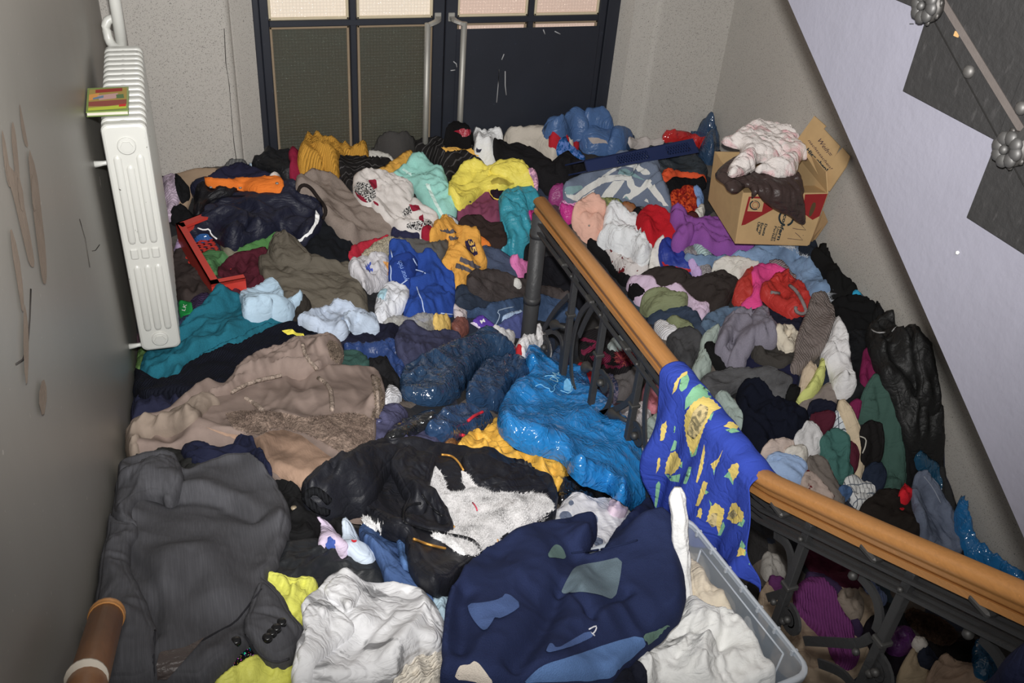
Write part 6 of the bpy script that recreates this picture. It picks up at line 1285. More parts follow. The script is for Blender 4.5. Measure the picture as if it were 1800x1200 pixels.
sub('sleeve', bpy.data.objects[[k for k in LAYS][-1]], 'wool', (126, 70, 142), "H 902,642 960,612 1002,640 1022,700 1062,706 1082,762 1032,832 990,895 938,855 918,822 985,752 928,682", T=.05, r=.05)
lay('jeans', 'jeans', 'faded blue frayed denim jeans right of the purple sweater', 'denim', (104, 126, 154), "M 405,195 480,208 600,235 780,218 830,208 900,178 990,108 1042,98 1152,128 1292,208 1362,300 1424,402 1478,480 1390,512 1270,525 1228,442 1170,372 1100,285 1000,245 900,292 650,265 560,265 420,232", T=.07, r=.05, amp=.016)
o = bpy.data.objects[[k for k in LAYS][-1]]
tufts(o, 'frayed_hem', 'fleece', (186, 190, 196), "M 985,120 1040,95 1155,125 1290,205 1270,215 1150,150 1050,125", 500, .022, .0016, lay_=1.4)
tufts(o, 'frayed_hem', 'fleece', (186, 190, 196), "M 1270,520 1370,450 1480,470 1478,500 1390,545 1300,560", 700, .026, .0016, lay_=1.4)
lay('cloth', 'cloth', 'mauve ribbed hem under the frayed denim jeans', 'rib', (124, 110, 112), "M 988,262 1060,248 1112,290 1202,392 1172,402 1062,315", T=.035)
lay('shirt', 'shirt', 'cream white crumpled shirt above the red and pink jackets', 'crinkle', (196, 192, 184), "M 602,292 660,263 730,238 862,258 975,290 885,325 835,355 772,395 700,345 608,325", T=.06)
lay('trousers', 'trousers', 'dark brown cotton trousers in front of the royal blue shorts', 'cotton', (48, 42, 40), "M 55,398 180,318 240,298 302,298 442,338 440,390 560,380 652,338 722,358 805,412 762,462 722,505 692,598 590,615 520,512 440,475 380,465 330,445 205,488 178,412", T=.065, r=.06, amp=.018)
sub('leg', bpy.data.objects[[k for k in LAYS][-1]], 'cotton', (48, 42, 40), "M 55,398 180,318 240,298 302,298 442,338 400,402 300,422 205,488 178,412", T=.045, r=.05)
lay('shirt', 'shirt', 'pale lilac shirt under the dark brown cotton trousers', 'cotton', (192, 170, 192), "M -10,440 90,408 180,408 212,482 340,440 372,433 432,490 482,540 532,560 552,508 594,592 542,655 510,675 458,582 420,552 330,492 150,492 130,542 90,575 20,485", T=.055)
lay('sock', 'sock', 'black sock lying on the pale lilac shirt by the rail', 'cotton', (22, 20, 22), "M 8,442 60,428 112,470 152,482 70,505 28,482", T=.05)
lay('trousers', 'trousers', 'dark indigo jeans curled behind the handrail', 'denim', (44, 54, 70), "M 145,642 200,590 310,548 402,568 482,628 532,688 575,752 520,785 470,745 400,675 300,655 180,685", T=.07, r=.05)
lay('shirt', 'shirt', 'olive green crinkled shirt between lilac shirt and indigo jeans', 'cotton', (118, 124, 92), "M 90,575 150,488 250,478 350,508 422,488 434,552 380,565 270,562 200,605 145,645", T=.055)
lay('shirt', 'shirt', 'olive green top folded below the indigo jeans', 'cotton', (118, 124, 92), "M 268,672 340,648 392,668 472,738 484,775 400,765 330,705", T=.05)
lay('shirt', 'shirt', 'white ribbed top right behind the handrail below the indigo jeans', 'rib', (204, 202, 204), "M 185,692 268,678 342,718 375,752 282,795 235,755", T=.05)
lay('jeans', 'jeans', 'washed black denim jeans behind the handrail above the sunflower cloth', 'denim', (62, 60, 60), "M 278,802 350,758 430,728 522,778 538,842 502,902 452,1015 388,965 328,882", T=.075, r=.06)
lay('jeans', 'jeans', 'light blue jeans leg above the grey lilac sweatshirt', 'denim', (82, 100, 120), "M 518,682 600,618 700,588 802,578 845,612 760,645 702,685 640,745 560,745", T=.055)
lay('sweater', 'sweater', 'dark navy jumper below the red anorak', 'cotton', (27, 27, 40), "M 840,612 950,590 1080,615 1180,640 1265,625 1235,700 1200,770 1130,735 1050,720 1000,680 955,592 860,650", T=.05)
o = lay('anorak', 'jacket', 'red anorak part at left of the bright pink top', 'nylon', (166, 46, 38), "M 756,492 790,398 860,322 912,348 894,440 904,502 822,555 768,545", T=.07, r=.05)
lay('shirt', 'shirt', 'bright pink top between the two red anorak parts', 'cotton', (204, 60, 126), "M 878,322 960,292 1062,302 1134,350 1062,362 982,422 942,502 952,582 862,600 786,562 900,505 898,402", T=.06, r=.05, a=60)
o = lay('anorak', 'jacket', 'red anorak with grey piping beside the frayed jeans', 'nylon', (170, 40, 34), "M 932,482 1000,418 1050,372 1112,348 1172,398 1232,450 1282,520 1294,592 1244,630 1160,645 1080,615 958,572", T=.09, r=.06, amp=.02)
for sx in ("M 1150,410 1200,450 1250,540 1270,600 1230,615 1190,590 1195,560", "M 1020,460 1080,468"): cord(o, 'grey_piping', 'cotton', (120, 112, 112), sx, .009, .004, label='grey piping')
lay('sweatshirt', 'sweatshirt', 'sea green sweatshirt left of the grey lilac sweatshirt', 'cotton', (146, 158, 150), "M 455,1035 528,900 528,802 640,728 662,752 612,852 562,902 612,1002 520,1045 500,1090", T=.06)
lay('sock', 'sock', 'black sock on the sea green sweatshirt', 'cotton', (20, 20, 20), "M 542,842 600,828 642,888 714,992 702,1020 620,975 578,912", T=.06)
lay('sweater', 'sweater', 'navy sweatshirt below the dark grey trousers', 'fleece', (27, 28, 50), "M 815,955 890,878 940,978 1080,998 1140,958 1192,1040 1204,1102 1182,1165 1120,1115 950,1045 835,1015", T=.06)
lay('trousers', 'trousers', 'dark grey olive trousers right of the grey lilac sweatshirt', 'cotton', (58, 55, 52), "M 868,882 910,828 1010,828 1082,848 1132,898 1224,942 1140,965 1080,1005 960,965 938,985", T=.055)
lay('sweatshirt', 'sweatshirt', 'grey lilac sweatshirt in the middle of the right heap', 'fleece', (118, 114, 126), "M 632,852 660,758 720,658 800,622 872,648 922,598 952,588 1004,680 1050,722 1064,845 960,835 902,832 872,892 822,942 834,1025 750,1040 708,1002 678,952 648,892", T=.095, r=.07, amp=.024)
GL = (118, 114, 126)
o = bpy.data.objects[[k for k in LAYS][-1]]
sub('sleeve', o, 'fleece', GL, "M 632,852 660,758 720,658 800,622 872,648 915,720 900,800 862,890 822,942 834,1025 750,1040 708,1002 742,900 790,790 735,765 690,850 650,890", T=.07, r=.05)
sub('sleeve', o, 'fleece', GL, "M 872,648 922,598 952,588 1004,680 1050,722 1064,845 960,835 905,790 915,700", T=.05, r=.05)
lay('blouse', 'blouse', 'beige blouse left of the grey knitted scarf', 'crinkle', (192, 182, 164), "M 1048,722 1130,728 1202,768 1194,865 1150,895 1070,835 1058,782", T=.05)
# black heap along the right wall
lay('trousers', 'trousers', 'dark navy cloth at the right foot of the moving box', 'cotton', (28, 34, 44), "M 1190,135 1340,65 1384,118 1385,205 1300,215", T=.07)
lay('sweater', 'sweater', 'black ruffled jumper along the right wall beside the frayed jeans', 'fleece', (20, 20, 20), "N 280,10 385,0 412,50 405,100 470,98 532,150 535,185 645,205 642,262 590,292 600,320 480,345 430,250 400,150 330,60", T=.09, r=.07, amp=.025)
lay('cloth', 'cloth', 'small turquoise cloth against the right wall in the black heap', 'cotton', (28, 138, 176), "N 578,295 640,274 692,300 702,330 600,330", T=.05)
lay('sweater', 'sweater', 'black knitted cardigan right of the grey ribbed scarf', 'wool', (19, 19, 20), "N 430,345 600,318 702,328 752,372 760,500 680,560 600,562 530,582 448,485 436,402", T=.08, r=.07, amp=.018)
lay('sweater', 'sweater', 'black hooded top below the turquoise cloth at the right wall', 'cotton', (21, 21, 22), "N 740,378 900,322 934,390 956,452 942,495 800,520 738,505", T=.08, r=.07)
lay('trousers', 'trousers', 'black jeans hanging right of the white twisted shirt', 'denim', (20, 20, 22), "N 430,520 530,580 690,540 700,640 662,742 684,942 694,1002 620,1045 535,1058 470,1010 560,905 545,702 480,560", T=.07, r=.06)
lay('top', 'top', 'dark magenta top right of the black jeans', 'cotton', (104, 24, 64), "N 655,762 685,640 742,768 780,878 722,935 680,955 652,882", T=.05)
lay('trousers', 'trousers', 'black trousers below the black padded jacket', 'cotton', (24, 24, 25), "S 880,-20 1010,148 1095,332 1032,352 1015,472 980,455 935,425 925,200 900,60", T=.06)
lay('trousers', 'trousers', 'dark green cotton trousers hanging down the right heap', 'cotton', (56, 82, 74), "N 610,1160 640,1038 700,938 742,895 805,928 875,1062 905,1200 S 915,10 918,172 944,232 948,485 900,515 770,495 802,402 812,342 790,262 800,132 715,15", T=.07, r=.06, amp=.022, a=75)
o = lay('padded_jacket', 'jacket', 'long black padded jacket slumped against the right wall', 'nylon', (24, 24, 24), "N 672,562 760,508 900,468 1052,500 1042,562 1132,660 1174,742 1164,862 1174,922 1204,1002 1224,1102 1216,1200 S 1235,85 1175,98 1302,252 1294,292 1210,305 1100,285 1015,200 960,100 N 920,1190 865,1000 778,872 690,680", T=.10, r=.08, amp=.026, lam=.11, folds=[("N 820,560 860,720 920,900 940,1080", .03, .03), ("N 1010,560 1020,800 1000,1040", -.025, .02)])
sub('sleeve', o, 'nylon', (22, 22, 22), "N 1010,560 1045,562 1132,660 1174,742 1164,862 1174,922 1204,1002 1224,1102 1150,1082 1042,1030 1062,900 1030,740", T=.08, r=.06)
for sx in ("N 725,520 760,545 830,540", "N 870,535 900,500 912,490"): cord(o, 'silver_trim', 'shiny', (150, 150, 150), sx, .0035, .004)
# right middle
lay('scarf', 'scarf', 'beige cotton scarf folded left of the lime scarf', 'cotton', (184, 166, 142), "R 800,245 828,100 862,-30 925,-10 932,80 862,182", T=.05)
lay('sweater', 'sweater', 'grey taupe shirt below the white twisted shirt', 'cotton', (118, 108, 102), "R 785,272 920,188 1000,118 1062,118 1084,202 1072,245 960,245 880,265 862,315", T=.06)
lay('scarf', 'scarf', 'lime green crinkled scarf twisted in front of the grey ribbed scarf', 'crinkle', (186, 190, 108), "R 772,258 868,170 930,60 985,-60 M 1360,895 1388,982 R 978,90 940,172 852,232", T=.06, r=.05, a=65)
lay('shirt', 'shirt', 'white twisted shirt right of the grey ribbed scarf', 'crinkle', (200, 198, 198), "N 425,520 490,528 534,590 554,700 560,835 605,905 600,965 540,1025 478,1002 448,882 398,782 366,702 408,640", T=.08, r=.06, amp=.022, a=75)
lay('scarf', 'scarf', 'grey ribbed knitted scarf below the frayed jeans', 'rib', (112, 102, 98), "M 1286,542 1330,528 1392,548 1434,620 1449,692 1402,835 1352,905 1250,995 1190,1045 1146,985 1200,932 1188,822 1230,722 1278,612", T=.075, r=.06, wa=0)
lay('jeans', 'jeans', 'charcoal jeans leg above the black navy jumper', 'denim', (78, 76, 76), "R 120,75 200,38 330,18 450,38 600,28 750,93 744,152 704,262 600,225 560,152 490,102 400,132 300,182 220,205 145,135", T=.06, r=.05)
lay('cloth', 'cloth', 'black glove like cloth right of the charcoal jeans leg', 'cotton', (20, 20, 20), "R 705,255 750,128 824,138 802,202 782,245", T=.05)
lay('sweatshirt', 'sweatshirt', 'sea green sweatshirt hood right behind the sunflower cloth', 'cotton', (148, 162, 156), "R 215,200 290,188 342,230 392,270 434,350 424,415 388,424 330,345 278,265", T=.06)
lay('sweater', 'sweater', 'large midnight navy jumper right of the sunflower cloth', 'fleece', (17, 20, 32), "R 382,165 430,118 490,98 562,150 622,232 702,262 790,278 885,350 855,445 770,505 672,515 642,585 540,595 468,505 418,432 438,342 386,262", T=.09, r=.06, amp=.018)
lay('sweater', 'sweater', 'navy black pullover below the grey taupe shirt', 'cotton', (24, 26, 40), "R 868,335 900,248 1040,243 1078,280 1074,325 980,315", T=.055)
lay('shirt', 'shirt', 'white striped cotton cloth beside the burgundy blouse', 'check', (186, 192, 196), "R 1055,325 1110,328 1164,420 1155,482 1060,445 1068,382", T=.045)
lay('blouse', 'blouse', 'burgundy blouse above the teal skirt', 'cotton', (74, 26, 40), "R 878,372 960,320 1042,325 1064,382 1014,445 960,515 928,432", T=.055)
lay('top', 'top', 'dark magenta cloth right of the beige long cloth', 'cotton', (106, 26, 66), "R 1155,272 1240,232 1224,352 1204,405 1168,382", T=.05)
lay('trousers', 'trousers', 'beige cotton trousers hanging between teal skirt and black shorts', 'cotton', (190, 172, 144), "R 1072,272 1130,253 1182,330 1204,400 1244,470 1264,602 1264,762 1240,815 1202,765 1218,602 1168,482 1138,382", T=.05, a=80)
lay('blouse', 'blouse', 'burgundy cotton strip right of the teal skirt', 'cotton', (76, 28, 42), "R 1138,692 1152,530 1228,580 1214,755", T=.045)
o = lay('shorts', 'shorts', 'black shorts with white drawstring left of the green trousers', 'cotton', (27, 25, 25), "R 1236,470 1260,408 1362,418 1400,500 1395,645 1330,695 1256,655 1258,562", T=.065, r=.06)
cord(o, 'drawstring', 'cotton', (170, 166, 156), "R 1245,470 1290,485 1285,540 1262,590", .003, .003)
lay('shirt', 'shirt', 'dark navy shirt below the black shorts', 'cotton', (32, 40, 56), "R 1250,815 1278,720 1330,688 1394,700 1414,802 1385,885 1335,885", T=.055)
lay('shirt', 'shirt', 'white shirt with pointed hem below the midnight navy jumper', 'cotton', (194, 192, 192), "R 858,400 900,388 942,440 990,535 932,640 880,605 858,565 775,545 785,490 838,460", T=.05)
lay('shirt', 'shirt', 'pinkish beige shirt tail below the midnight navy jumper', 'cotton', (190, 172, 162), "R 535,602 660,508 785,510 775,582 700,615 580,625", T=.05)
lay('shirt', 'shirt', 'crumpled off white shirt above the pale blue cloth', 'crinkle', (200, 194, 184), "R 695,602 800,548 874,580 864,662 842,695 740,645", T=.06)
lay('cloth', 'cloth', 'white cotton cloth under the pale blue cloth at the rail', 'cotton', (206, 204, 198), "R 615,730 720,788 805,832 765,838 640,775", T=.04)
lay('cloth', 'cloth', 'pale blue folded cloth right behind the bend of the handrail', 'cotton', (146, 170, 206), "R 565,642 680,618 800,658 865,720 854,805 800,835 720,795 615,735", T=.065, r=.05)
o = lay('skirt', 'skirt', 'teal cotton skirt in the middle of the lower right heap', 'cotton', (58, 98, 92), "R 966,502 1060,438 1164,480 1154,622 1144,692 1204,762 1130,805 1020,745 998,642 966,562", T=.065, r=.05, a=80)
lay('trousers', 'trousers', 'taupe grey trousers beside the teal skirt', 'cotton', (108, 100, 94), "R 856,692 910,638 1000,668 1034,762 1104,852 1138,965 1060,955 1000,865 928,785", T=.06)
lay('blouse', 'blouse', 'beige blouse with dark red flowers right behind the handrail bend', 'blots', (168, 150, 140), "R 825,822 868,718 930,778 1002,868 1066,945 940,905 848,865", T=.05)
lay('shirt', 'shirt', 'white pinstriped shirt cuff below the teal skirt', 'check', (200, 200, 198), "R 1125,802 1200,768 1252,828 1334,838 1340,902 1262,985 1200,955 1148,875", T=.055)
lay('cloth', 'cloth', 'small blue denim piece beside the pinstriped cuff', 'denim', (66, 90, 126), "R 1092,832 1180,858 1184,892 1108,895", T=.045)
o = lay('sweater', 'sweater', 'dark brown black sweater right behind the lower handrail', 'cotton', (36, 31, 28), "R 1225,1005 1340,908 1400,876 1472,898 1522,928 1624,938 1630,1022 1695,1145 1660,1180 1400,1085 1280,1040", T=.085, r=.07)
patch(o, 'red_mark', 'cotton', (170, 20, 30), "S 920,580 945,570 962,580 945,596", lift=.006)
lay('cloth', 'cloth', 'bright red cloth between green trousers and grey blue jeans', 'cotton', (196, 16, 34), "S 918,522 945,418 994,470 994,538", T=.06)
lay('refuse_bag', 'bag', 'teal blue shiny plastic bag right of the grey blue jeans', 'plastic', (24, 66, 92), "S 1030,215 1075,230 1135,290 1232,408 1236,482 1200,488 1160,420 1090,350", T=.06)
lay('cloth', 'cloth', 'charcoal cloth against the right wall below the padded jacket', 'cotton', (42, 42, 42), "S 1190,310 1252,338 1324,560 1314,605 1228,545 1225,470 1236,402", T=.05)
o = lay('jeans', 'jeans', 'grey blue denim jeans sliding down the right heap to the handrail', 'denim', (98, 104, 120), "S 1005,475 1032,350 1090,343 1184,440 1244,562 1314,652 1344,785 1355,930 1070,800 1085,720 1030,645 1024,562", T=.07, r=.05)
cord(o, 'seam', 'flat', (130, 136, 150), "S 1095,350 1160,430 1215,540", .003)
lay('refuse_bag', 'bag', 'bright blue plastic sack at the right edge behind the handrail', 'plastic', (22, 98, 152), "S 1302,652 1318,578 1352,556 1404,620 1484,770 1522,800 1652,850 1785,960 1840,1020 1840,1120 1600,1040 1500,980 1358,905 1328,762", T=.10, r=.09, amp=.03)
# ---- seen under the rising rail
lay('sheet', 'sheet', 'beige bed sheet lowest under the rising banister', 'cotton', (150, 132, 112), "X -60,480 200,560 500,520 720,640 780,760 690,900 700,1020 560,1240 200,1240 -60,960", T=.03, r=.03)
lay('cloth', 'cloth', 'fuzzy pale grey cloth behind the first rising baluster', 'fleece', (150, 146, 140), "X -40,300 60,338 114,430 104,485 -40,475", T=.06)
lay('sweater', 'sweater', 'dark maroon sweater under the rising handrail', 'cotton', (72, 26, 44), "X 180,240 320,298 665,490 655,545 540,560 330,435 285,385", T=.06)
lay('scarf', 'scarf', 'dark violet scarf beside the purple ribbed cardigan', 'cotton', (54, 40, 68), "X 245,445 330,428 432,518 505,580 485,640 565,760 656,850 635,890 540,785 458,602 400,535 310,485", T=.05)
lay('cardigan', 'sweater', 'purple ribbed cardigan lying under the rising banister', 'rib', (112, 52, 108), "X 165,622 240,488 312,478 402,528 474,650 505,762 565,832 595,952 626,1085 510,1118 466,1035 386,885 345,835 235,745", T=.06, r=.05, wa=20)
lay('cloth', 'cloth', 'small purple cloth left of the first rising baluster', 'cotton', (84, 40, 84), "X -20,485 100,478 104,565 60,555", T=.05)
lay('trousers', 'trousers', 'taupe crumpled trousers right of the dark violet scarf', 'crinkle', (132, 120, 108), "X 476,602 540,558 642,598 655,755 600,768 560,725 500,645", T=.05)
lay('cloth', 'cloth', 'blue and white striped cloth below the handrail', 'stripe', (130, 146, 190), "X 655,500 720,520 800,590 850,640 790,650 700,590", T=.04)
lay('coat', 'coat', 'black velvet coat below the second rising baluster', 'fleece', (22, 18, 24), "X 655,862 740,738 832,798 884,860 905,1000 1004,990 964,1150 855,1130 795,1055 700,960", T=.06)
lay('blouse', 'blouse', 'purple satin blouse beside the second rising baluster', 'satin', (74, 32, 84), "X 826,962 900,838 962,838 1024,930 1014,985 950,1005 868,1025", T=.05)
lay('shorts', 'shorts', 'beige shorts with stitched pocket at the bottom right', 'cotton', (152, 134, 108), "X 900,1180 1000,1000 1042,955 1124,1090 1104,1210 940,1240", T=.05)
lay('jacket', 'jacket', 'navy cloth right of the beige shorts', 'cotton', (32, 36, 48), "X 1036,1002 1130,968 1214,1020 1184,1115 1088,1105", T=.05)
lay('coat', 'coat', 'black coat with brown fur hood below the rising handrail', 'fleece', (20, 18, 18), "X 1036,852 1180,928 1312,898 1455,918 1445,1085 1380,1095 1238,1065 1128,965", T=.06)
o = bpy.data.objects[[k for k in LAYS][-1]]
lay('fur_hood', 'hood', 'dark brown fur hood trim under the rising handrail', 'fur', (72, 54, 42), "X 955,722 1000,698 1200,758 1314,872 1304,925 1180,935 1056,845", T=.06)
o = bpy.data.objects[[k for k in LAYS][-1]]; tufts(o, 'fur', 'fur', (78, 58, 46), "X 955,722 1000,698 1200,758 1314,872 1304,925 1180,935 1056,845", 2200, .022, .0018, lay_=1.2)
lay('cloth', 'cloth', 'small white cloth below the brown fur hood', 'cotton', (176, 170, 162), "X 1005,902 1112,918 1104,975 1038,975", T=.04)
lay('trousers', 'trousers', 'light brown trousers at the bottom edge right of the beige shorts', 'cotton', (138, 116, 98), "X 1090,1240 1188,1050 1240,1018 1302,1098 1382,1088 1505,1118 1560,1240", T=.05)
lay('refuse_bag', 'bag', 'teal blue plastic sack in the bottom right corner under the rail', 'plastic', (22, 72, 104), "X 1435,932 1520,898 1625,1085 1530,1200 1445,1155", T=.06)
# ================================================================ THE CLEAR STORAGE BIN IN FRONT OF THE RAIL
NRc, FRc, FLc, NLc = [np.array(p) for p in ((1.352, 1.095, -1.985), (1.30, 1.675, -1.985), (.905, 1.62, -1.985), (.935, 1.055, -1.985))]
bn = empty('storage_bin', (1.13, 1.38, -2.27)); tag(bn, 'clear plastic storage bin filled with white clothes, right foreground', 'bin')
N = NT('clear_plastic'); N.set(Base_Color=(.62, .70, .80, 1)[:3], Roughness=.22, Alpha=.42, Specular_IOR_Level=.6); N.bump(N.noise(8, 2), .1, .004); M_BIN = N.m
N = NT('clear_plastic_rim'); N.set(Base_Color=(.66, .71, .78), Roughness=.25, Alpha=.72); M_RIM = N.m
cen = (NRc + FLc) / 2
def rnd_loop(C, r, z, sc_=1.0, n=5):
    pts = []
    for i in range(4):
        p = C[i]; a = C[i-1]; b = C[(i+1) % 4]; da = nrm(a - p); db = nrm(b - p)
        for k in range(n + 1):
            t = k / n; q = (1-t)**2 * (p + da*r) + 2*t*(1-t) * p + t*t * (p + db*r); pts.append(q)
    P_ = np.array(pts); P_[:, :2] = cen[:2] + (P_[:, :2] - cen[:2]) * sc_; P_[:, 2] = z; return P_
C4 = [NRc, FRc, FLc, NLc]
def shell(name, loops, mat, cap=True):
    n = len(loops[0]); v = np.vstack(loops); f = [(k*n+i, k*n+(i+1) % n, (k+1)*n+(i+1) % n, (k+1)*n+i) for k in range(len(loops)-1) for i in range(n)]
    if cap: f.append(list(range((len(loops)-1)*n, len(loops)*n)))
    return obj(name, v, f, mat, bn, True)
Lz = lambda z, s, r=.05: rnd_loop(C4, r, z, s)
shell('bin_wall', [Lz(-1.985, 1.0), Lz(-2.12, .965), Lz(-2.24, .93), Lz(-2.255, .915), Lz(-2.26, .88)], M_BIN)
shell('rim', [Lz(-1.985, .985), Lz(-1.982, .99), Lz(-1.982, 1.028), Lz(-1.990, 1.036), Lz(-2.008, 1.034), Lz(-2.008, 1.022)], M_RIM, False)
m = MB()
for a, b in ((.10, .42),):
    for q in (((.16, -2.03), (.16, -2.20)), ((.16, -2.20), (.84, -2.20)), ((.84, -2.20), (.84, -2.03)), ((.84, -2.03), (.16, -2.03))):
        P_ = [NRc * (1-t) + FRc * t for t, z in q]; 
        m.tube([np.array([cen[0] + (p[0] - cen[0]) * (.93 + .07 * (z + 2.26) / .275), p[1], z]) for p, (t, z) in zip(P_, q)], .003, 6)
m.build('embossed_frame', M_RIM, bn, True)
for t in np.linspace(.12, .9, 7):
    p = NRc * (1-t) + FRc * t; MB().box(p + [-.005, -.004, -.022], p + [.014, .004, -.003], .001).build('rim_rib', M_RIM, bn)
# the heap under and inside the bin
quad = rnd_loop(C4, .05, 0, .9)[:, :2]; m_ = inside(quad, GXX.ravel(), GYY.ravel()).reshape(H.shape); H[m_] = -2.06; HB = blur(H, 2)
def frozen(): 
    return H.copy()
o = lay('cloth', 'cloth', 'cream cotton strip standing at the far end of the storage bin', 'cotton', (200, 188, 168), "W 812,300 855,212 965,380 995,520 962,562 1032,570 1072,558 1145,640 1178,735 950,745 860,640 835,480", T=.05, r=.04, raw=True)
o = lay('shirt', 'shirt', 'white cotton shirts heaped inside the clear storage bin', 'crinkle', (226, 224, 218), "W 470,1060 560,960 640,880 720,800 790,690 880,640 960,708 1100,735 1275,760 1284,870 1334,930 1334,1080 1434,1068 1480,1180 1450,1300 560,1300", T=.075, r=.06, amp=.013, lam=.10, raw=True, folds=[("W 640,910 880,920 1100,960", -.03, .02), ("W 880,790 930,1000 920,1200", .03, .03), ("W 1280,770 1080,900 980,1200", -.02, .02)])
# rolled white cloth standing in the bin
tb, tt = at(1203, 1060, 'Z', -2.06), at(1190, 856, 'Y', 1.60); m = MB()
n_ = 22; path_ = [tb + (tt - tb) * k / n_ + np.array([.0015 * math.sin(k * .9), .001 * math.cos(k * 1.3), 0]) for k in range(n_ + 1)]
prof = [((1 + .07 * math.sin(5 * a) + .05 * math.sin(9 * a + 1)) * math.cos(a), (1 + .07 * math.sin(5 * a) + .05 * math.sin(9 * a + 1)) * math.sin(a)) for a in np.linspace(0, 2 * np.pi, 28, endpoint=False)]
m.tube(path_, [.0235 + .001 * math.sin(k * 1.7) for k in range(n_ - 1)] + [.019, .010], prof=prof)
o = m.build('rolled_cloth', fabric('crinkle', (220, 220, 218)), None, True); tag(o, 'white rolled cloth standing upright at the far end of the storage bin', 'cloth')
lay('trousers', 'trousers', 'black and navy trousers at the near left side of the storage bin', 'cotton', (26, 28, 40), "W 240,1260 320,1170 400,1110 470,1060 560,1260", T=.03)
# ---- navy patchwork blanket over the left edge of the bin
bq = px("V 300,1260 340,860 450,478 900,157 1290,56 1389,130 1292,332 1350,368 1530,188 1755,-45 W 640,-52 762,110 788,560 797,742 440,1066 240,1260"); bq = np.array([at(u, v, 'Z', -1.93)[:2] for u, v in bq])
quad3 = rnd_loop(C4, .05, 0, 1.06)[:, :2]; m_ = (inside(quad3, GXX.ravel(), GYY.ravel()) & inside(bq, GXX.ravel(), GYY.ravel())).reshape(H.shape); H = np.where(m_, np.maximum(H, -1.945), H)
quad2 = [(NLc * (1 - t) + FLc * t)[:2] for t in np.linspace(0, 1, 12)]
dd = dist(np.array(quad2), GXX.ravel(), GYY.ravel(), False).reshape(H.shape); H = np.maximum(H, np.where(dd < .07, -1.965, -9)); HB = blur(H, 3)
o = lay('blanket', 'blanket', 'navy felt blanket with blue, sage and beige patches, lower centre foreground', 'wool', (36, 45, 78), "V 300,1260 322,1100 340,860 347,680 450,478 620,338 820,206 900,157 1060,141 1180,106 1290,56 1372,76 1389,130 1362,232 1292,332 1284,372 1350,368 1450,328 1530,188 1650,58 1755,-45 W 562,-44 640,-52 704,0 762,110 778,220 788,560 797,742 722,834 642,905 540,985 440,1066 350,1126 240,1260", T=.10, r=.07, amp=.006, lam=.17, al=.5, folds=[("V 1130,600 1100,700 1040,860 920,1040 800,1200", -.035, .025), ("V 1160,560 1180,470 1240,390", -.03, .03), ("V 1120,640 1200,640 1270,740 1330,830", -.02, .015), ("V 1330,830 1450,740 1590,690", -.02, .015), ("V 450,650 430,900 420,1080", -.025, .025), ("W 60,300 250,240 480,60", .03, .05), ("V 930,300 820,600 700,900 640,1150", .02, .06)])
for nm, kd, cl, sx in (('blue_patch', 'wool', (74, 96, 144), "V 485,652 600,645 722,618 762,568 872,662 790,722 702,762 680,740 655,790 610,848 570,820 530,772 495,710"),
    ('grey_green_patch', 'wool', (92, 108, 118), "V 1235,395 1310,372 1420,355 1576,318 1560,470 1522,628 1420,590 1300,568 1220,572 1138,584 1165,520 1192,470"),
    ('sage_patch', 'wool', (92, 116, 112), "V 1038,327 1096,230 1135,240 1165,275 1186,342 1110,328"),
    ('light_blue_band', 'wool', (84, 116, 166), "V 860,1260 960,1122 1050,1072 1200,1030 1500,922 1715,868 1745,975 W 440,1060 350,1122 260,1240 V 1300,1260"),
    ('sage_tip', 'wool', (96, 124, 112), "W 512,872 610,842 722,825 642,902 552,978 540,940"),
    ('blue_patch', 'wool', (74, 96, 144), "V 1030,1002 1060,930 1082,925 1112,972 1230,900 1335,840 1392,872 1250,942 1130,980"),
    ('beige_patch', 'wool', (196, 186, 174), "V 385,1260 420,1092 460,1082 505,1085 535,1048 600,1110 690,1260")):
    patch(o, nm, kd, cl, sx, label=nm.replace('_', ' '), smooth=1)
cord(o, 'white_thread', 'flat', (206, 206, 212), "V 1340,830 1395,800 1392,830 1365,868 1345,845 1380,875", .002, .004)
cord(o, 'edge_seam', 'wool', (30, 38, 66), "W 20,290 200,270 380,230 480,200", .003)
# ================================================================ SUNFLOWER CLOTH OVER THE RAIL
yS0, yS1 = at(1186, 640, 'X', XR)[1], rb[1] - .012
zTop = zr + .036
XF = XR - .048
def fx(y, z):   # the hanging front: folds deepen below the rail
    k = np.clip((zTop - .03 - z) / .25, 0, 1)
    return XF - .004 - k * (.022 + .026 * np.sin(y * 26 + 1.2 * np.sin(y * 9)) + .010 * np.sin(y * 57 + z * 3) + .02 * k)
def fproj(u, v):
    r = ray(u, v); x = XF
    for _ in range(12): p = r * (x / r[0]); x = float(fx(p[1], p[2]))
    return r * (x / r[0])
botl = [(1150, 890), (1195, 925), (1240, 950), (1290, 990), (1335, 1022)]
bz = np.array([fproj(*p)[1:] for p in botl]); bz = bz[np.argsort(-bz[:, 0])]
nS, nT = 110, 70; V = []; Fc = []
yb0, yb1 = fproj(1150, 890)[1], fproj(1346, 1020)[1]
print('cloth', yS0, yS1, yb0, yb1, bz)
